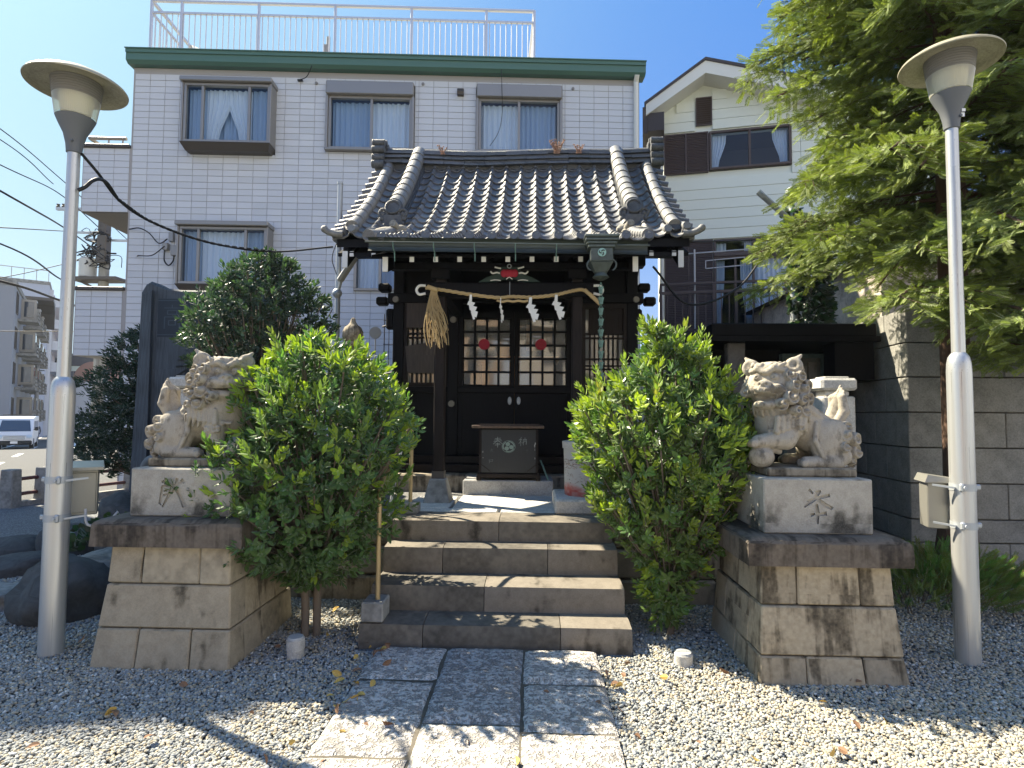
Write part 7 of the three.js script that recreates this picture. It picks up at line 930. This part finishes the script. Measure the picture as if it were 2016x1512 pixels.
  for (let i = 0; i < 1500; i++) { const a = f() * 6.28, r = Math.sqrt(f()), x = 3.55 + Math.cos(a) * r * 0.85, z = -4.95 + Math.sin(a) * r * 0.42, hh = 0.44 * (1 - 0.55 * r * r) * rr(0.35, 1.05, f); it.push([V(x, hh, z), V(Math.cos(a) * r + rr(-0.5, 0.5, f), 0.7, Math.sin(a) * r + rr(-0.5, 0.5, f)), f() * 6, rr(0.6, 1.1, f), new THREE.Color().setRGB(0.12 * rr(0.6, 1.6, f), 0.21 * rr(0.7, 1.4, f), 0.02)]); }
  stuff(part('stem', Array.from({ length: 40 }, () => { const x = 3.55 + rr(-0.6, 0.6, f), z = -5.0 + rr(-0.3, 0.3, f); return rod([x, 0, z], [x + rr(-0.1, 0.1, f), 0.25, z + rr(-0.1, 0.1, f)], 0.006, 0.003, 4); }), M.bark, S)); scatter(sprayGeo(0.14, 14, 0.026, 530), nm, it, 'leaves', S);
}
// ---------- ivy, weeds, fallen leaves ----------
{
  const f = rng(606), ivyG = leafGeo(0.42, 4, 0.15, 0.2);
  function ivy(label, n, at, tint, s0 = 0.05) { const I = thing('ivy', label, 'ivy'), it = []; for (let i = 0; i < n; i++) { const [p, d] = at(f); it.push([p, d.add(V(rr(-0.5, 0.5, f), rr(-0.5, 0.5, f), rr(-0.5, 0.5, f))), f() * 6, s0 * rr(0.7, 1.4, f), new THREE.Color().setRGB(tint[0] * rr(0.6, 1.4, f), tint[1] * rr(0.6, 1.4, f), tint[2])]); } scatter(ivyG, M.leaf, it, 'leaves', I); return I; }
  ivy('clump of ivy around the top of the capped pipe post', 260, () => { const y = rr(3.75, 4.4, f), a = f() * 6.28, r = 0.1 * rr(0.6, 1.3, f) * (1 - 0.5 * (y - 3.75)); return [V(3.78 + Math.cos(a) * r, y, -8.0 + Math.sin(a) * r), V(Math.cos(a), -0.3, Math.sin(a))]; }, [0.03, 0.075, 0.02], 0.07);
  ivy('dark ivy mass hanging right of the clapboard house balcony', 1500, () => { const y = rr(2.5, 3.75, f), a = f() * 6.28, r = Math.sqrt(f()); return [V(4.0 + Math.cos(a) * r * 0.28, y, -8.0 + Math.sin(a) * r * 0.2), V(Math.cos(a), -0.2, 0.6)]; }, [0.025, 0.06, 0.02], 0.075);
  ivy('low ivy creeping over the rocks left of the left pedestal', 420, () => { const x = rr(-3.75, -2.6, f), z = rr(-5.2, -4.7, f); return [V(x, 0.35 + 0.25 * fbm(x, z, 4, 2) + 0.22 * sstep(-3.6, -2.9, x) + rr(-0.1, 0.05, f), z), V(rr(-0.4, 0.4, f), 0.7, 0.7)]; }, [0.035, 0.085, 0.025], 0.06);
  ivy('dark ivy tumbling down beside the left pedestal base', 300, () => { const y = rr(0.1, 0.75, f); return [V(-2.62 + rr(-0.2, 0.12, f), y, -4.6 + rr(-0.2, 0.2, f)), V(-0.3, 0.2, 1)]; }, [0.02, 0.05, 0.018], 0.06);
  const it = []; for (let i = 0; i < 130; i++) { const z = rr(-4.6, -2.3, f), x = 0.2 + rr(-1, 1, f) * -z * 0.85; if (Math.abs(x) < 0.95 && z < -3.85) continue; const edge = i < 34; it.push([V(edge ? pick([-0.78, 0.69], f) + rr(-0.12, 0.12, f) : x, 0.045, edge ? rr(-3.9, -3.0, f) : z), V(rr(-1, 1, f), rr(-0.1, 0.35, f), rr(-1, 1, f)), f() * 6, rr(0.03, 0.065, f), f() < 0.35 ? new THREE.Color().setRGB(0.5, 0.33, 0.08) : new THREE.Color().setRGB(0.2, 0.11, 0.06)]); }
  const fl = scatter(leafGeo(0.3, 4, 0.3, 0.3), std([1, 1, 1], 0.8, { side: THREE.DoubleSide }), it, 'fallen_leaves', scene); fl.userData = { kind: 'stuff', label: 'scattered yellow and brown fallen leaves on the gravel and path edges', category: 'fallen leaves' };
}
// neighbouring plain building above the block wall, glimpsed through the conifer
{
  const N = thing('neighbour_house', 'pale rendered house wall glimpsed through the conifer above the block wall', 'house', [5.3, 0, -8.6]);
  part('wall', [bx(0, 7, 0, 3.9, -5, 0)], std([0.55, 0.48, 0.42], 0.9, { map: T.dirt }), N); part('roof', [hexa([[-0.2, 3.901, 0.3], [7.2, 3.901, 0.3], [7.2, 3.901, -5.2], [-0.2, 3.901, -5.2], [0.2, 4.1, -0.2], [6.8, 4.1, -0.2], [6.8, 4.1, -4.8], [0.2, 4.1, -4.8]])], M.roofdark, N);
}
renderer.render(scene, camera);
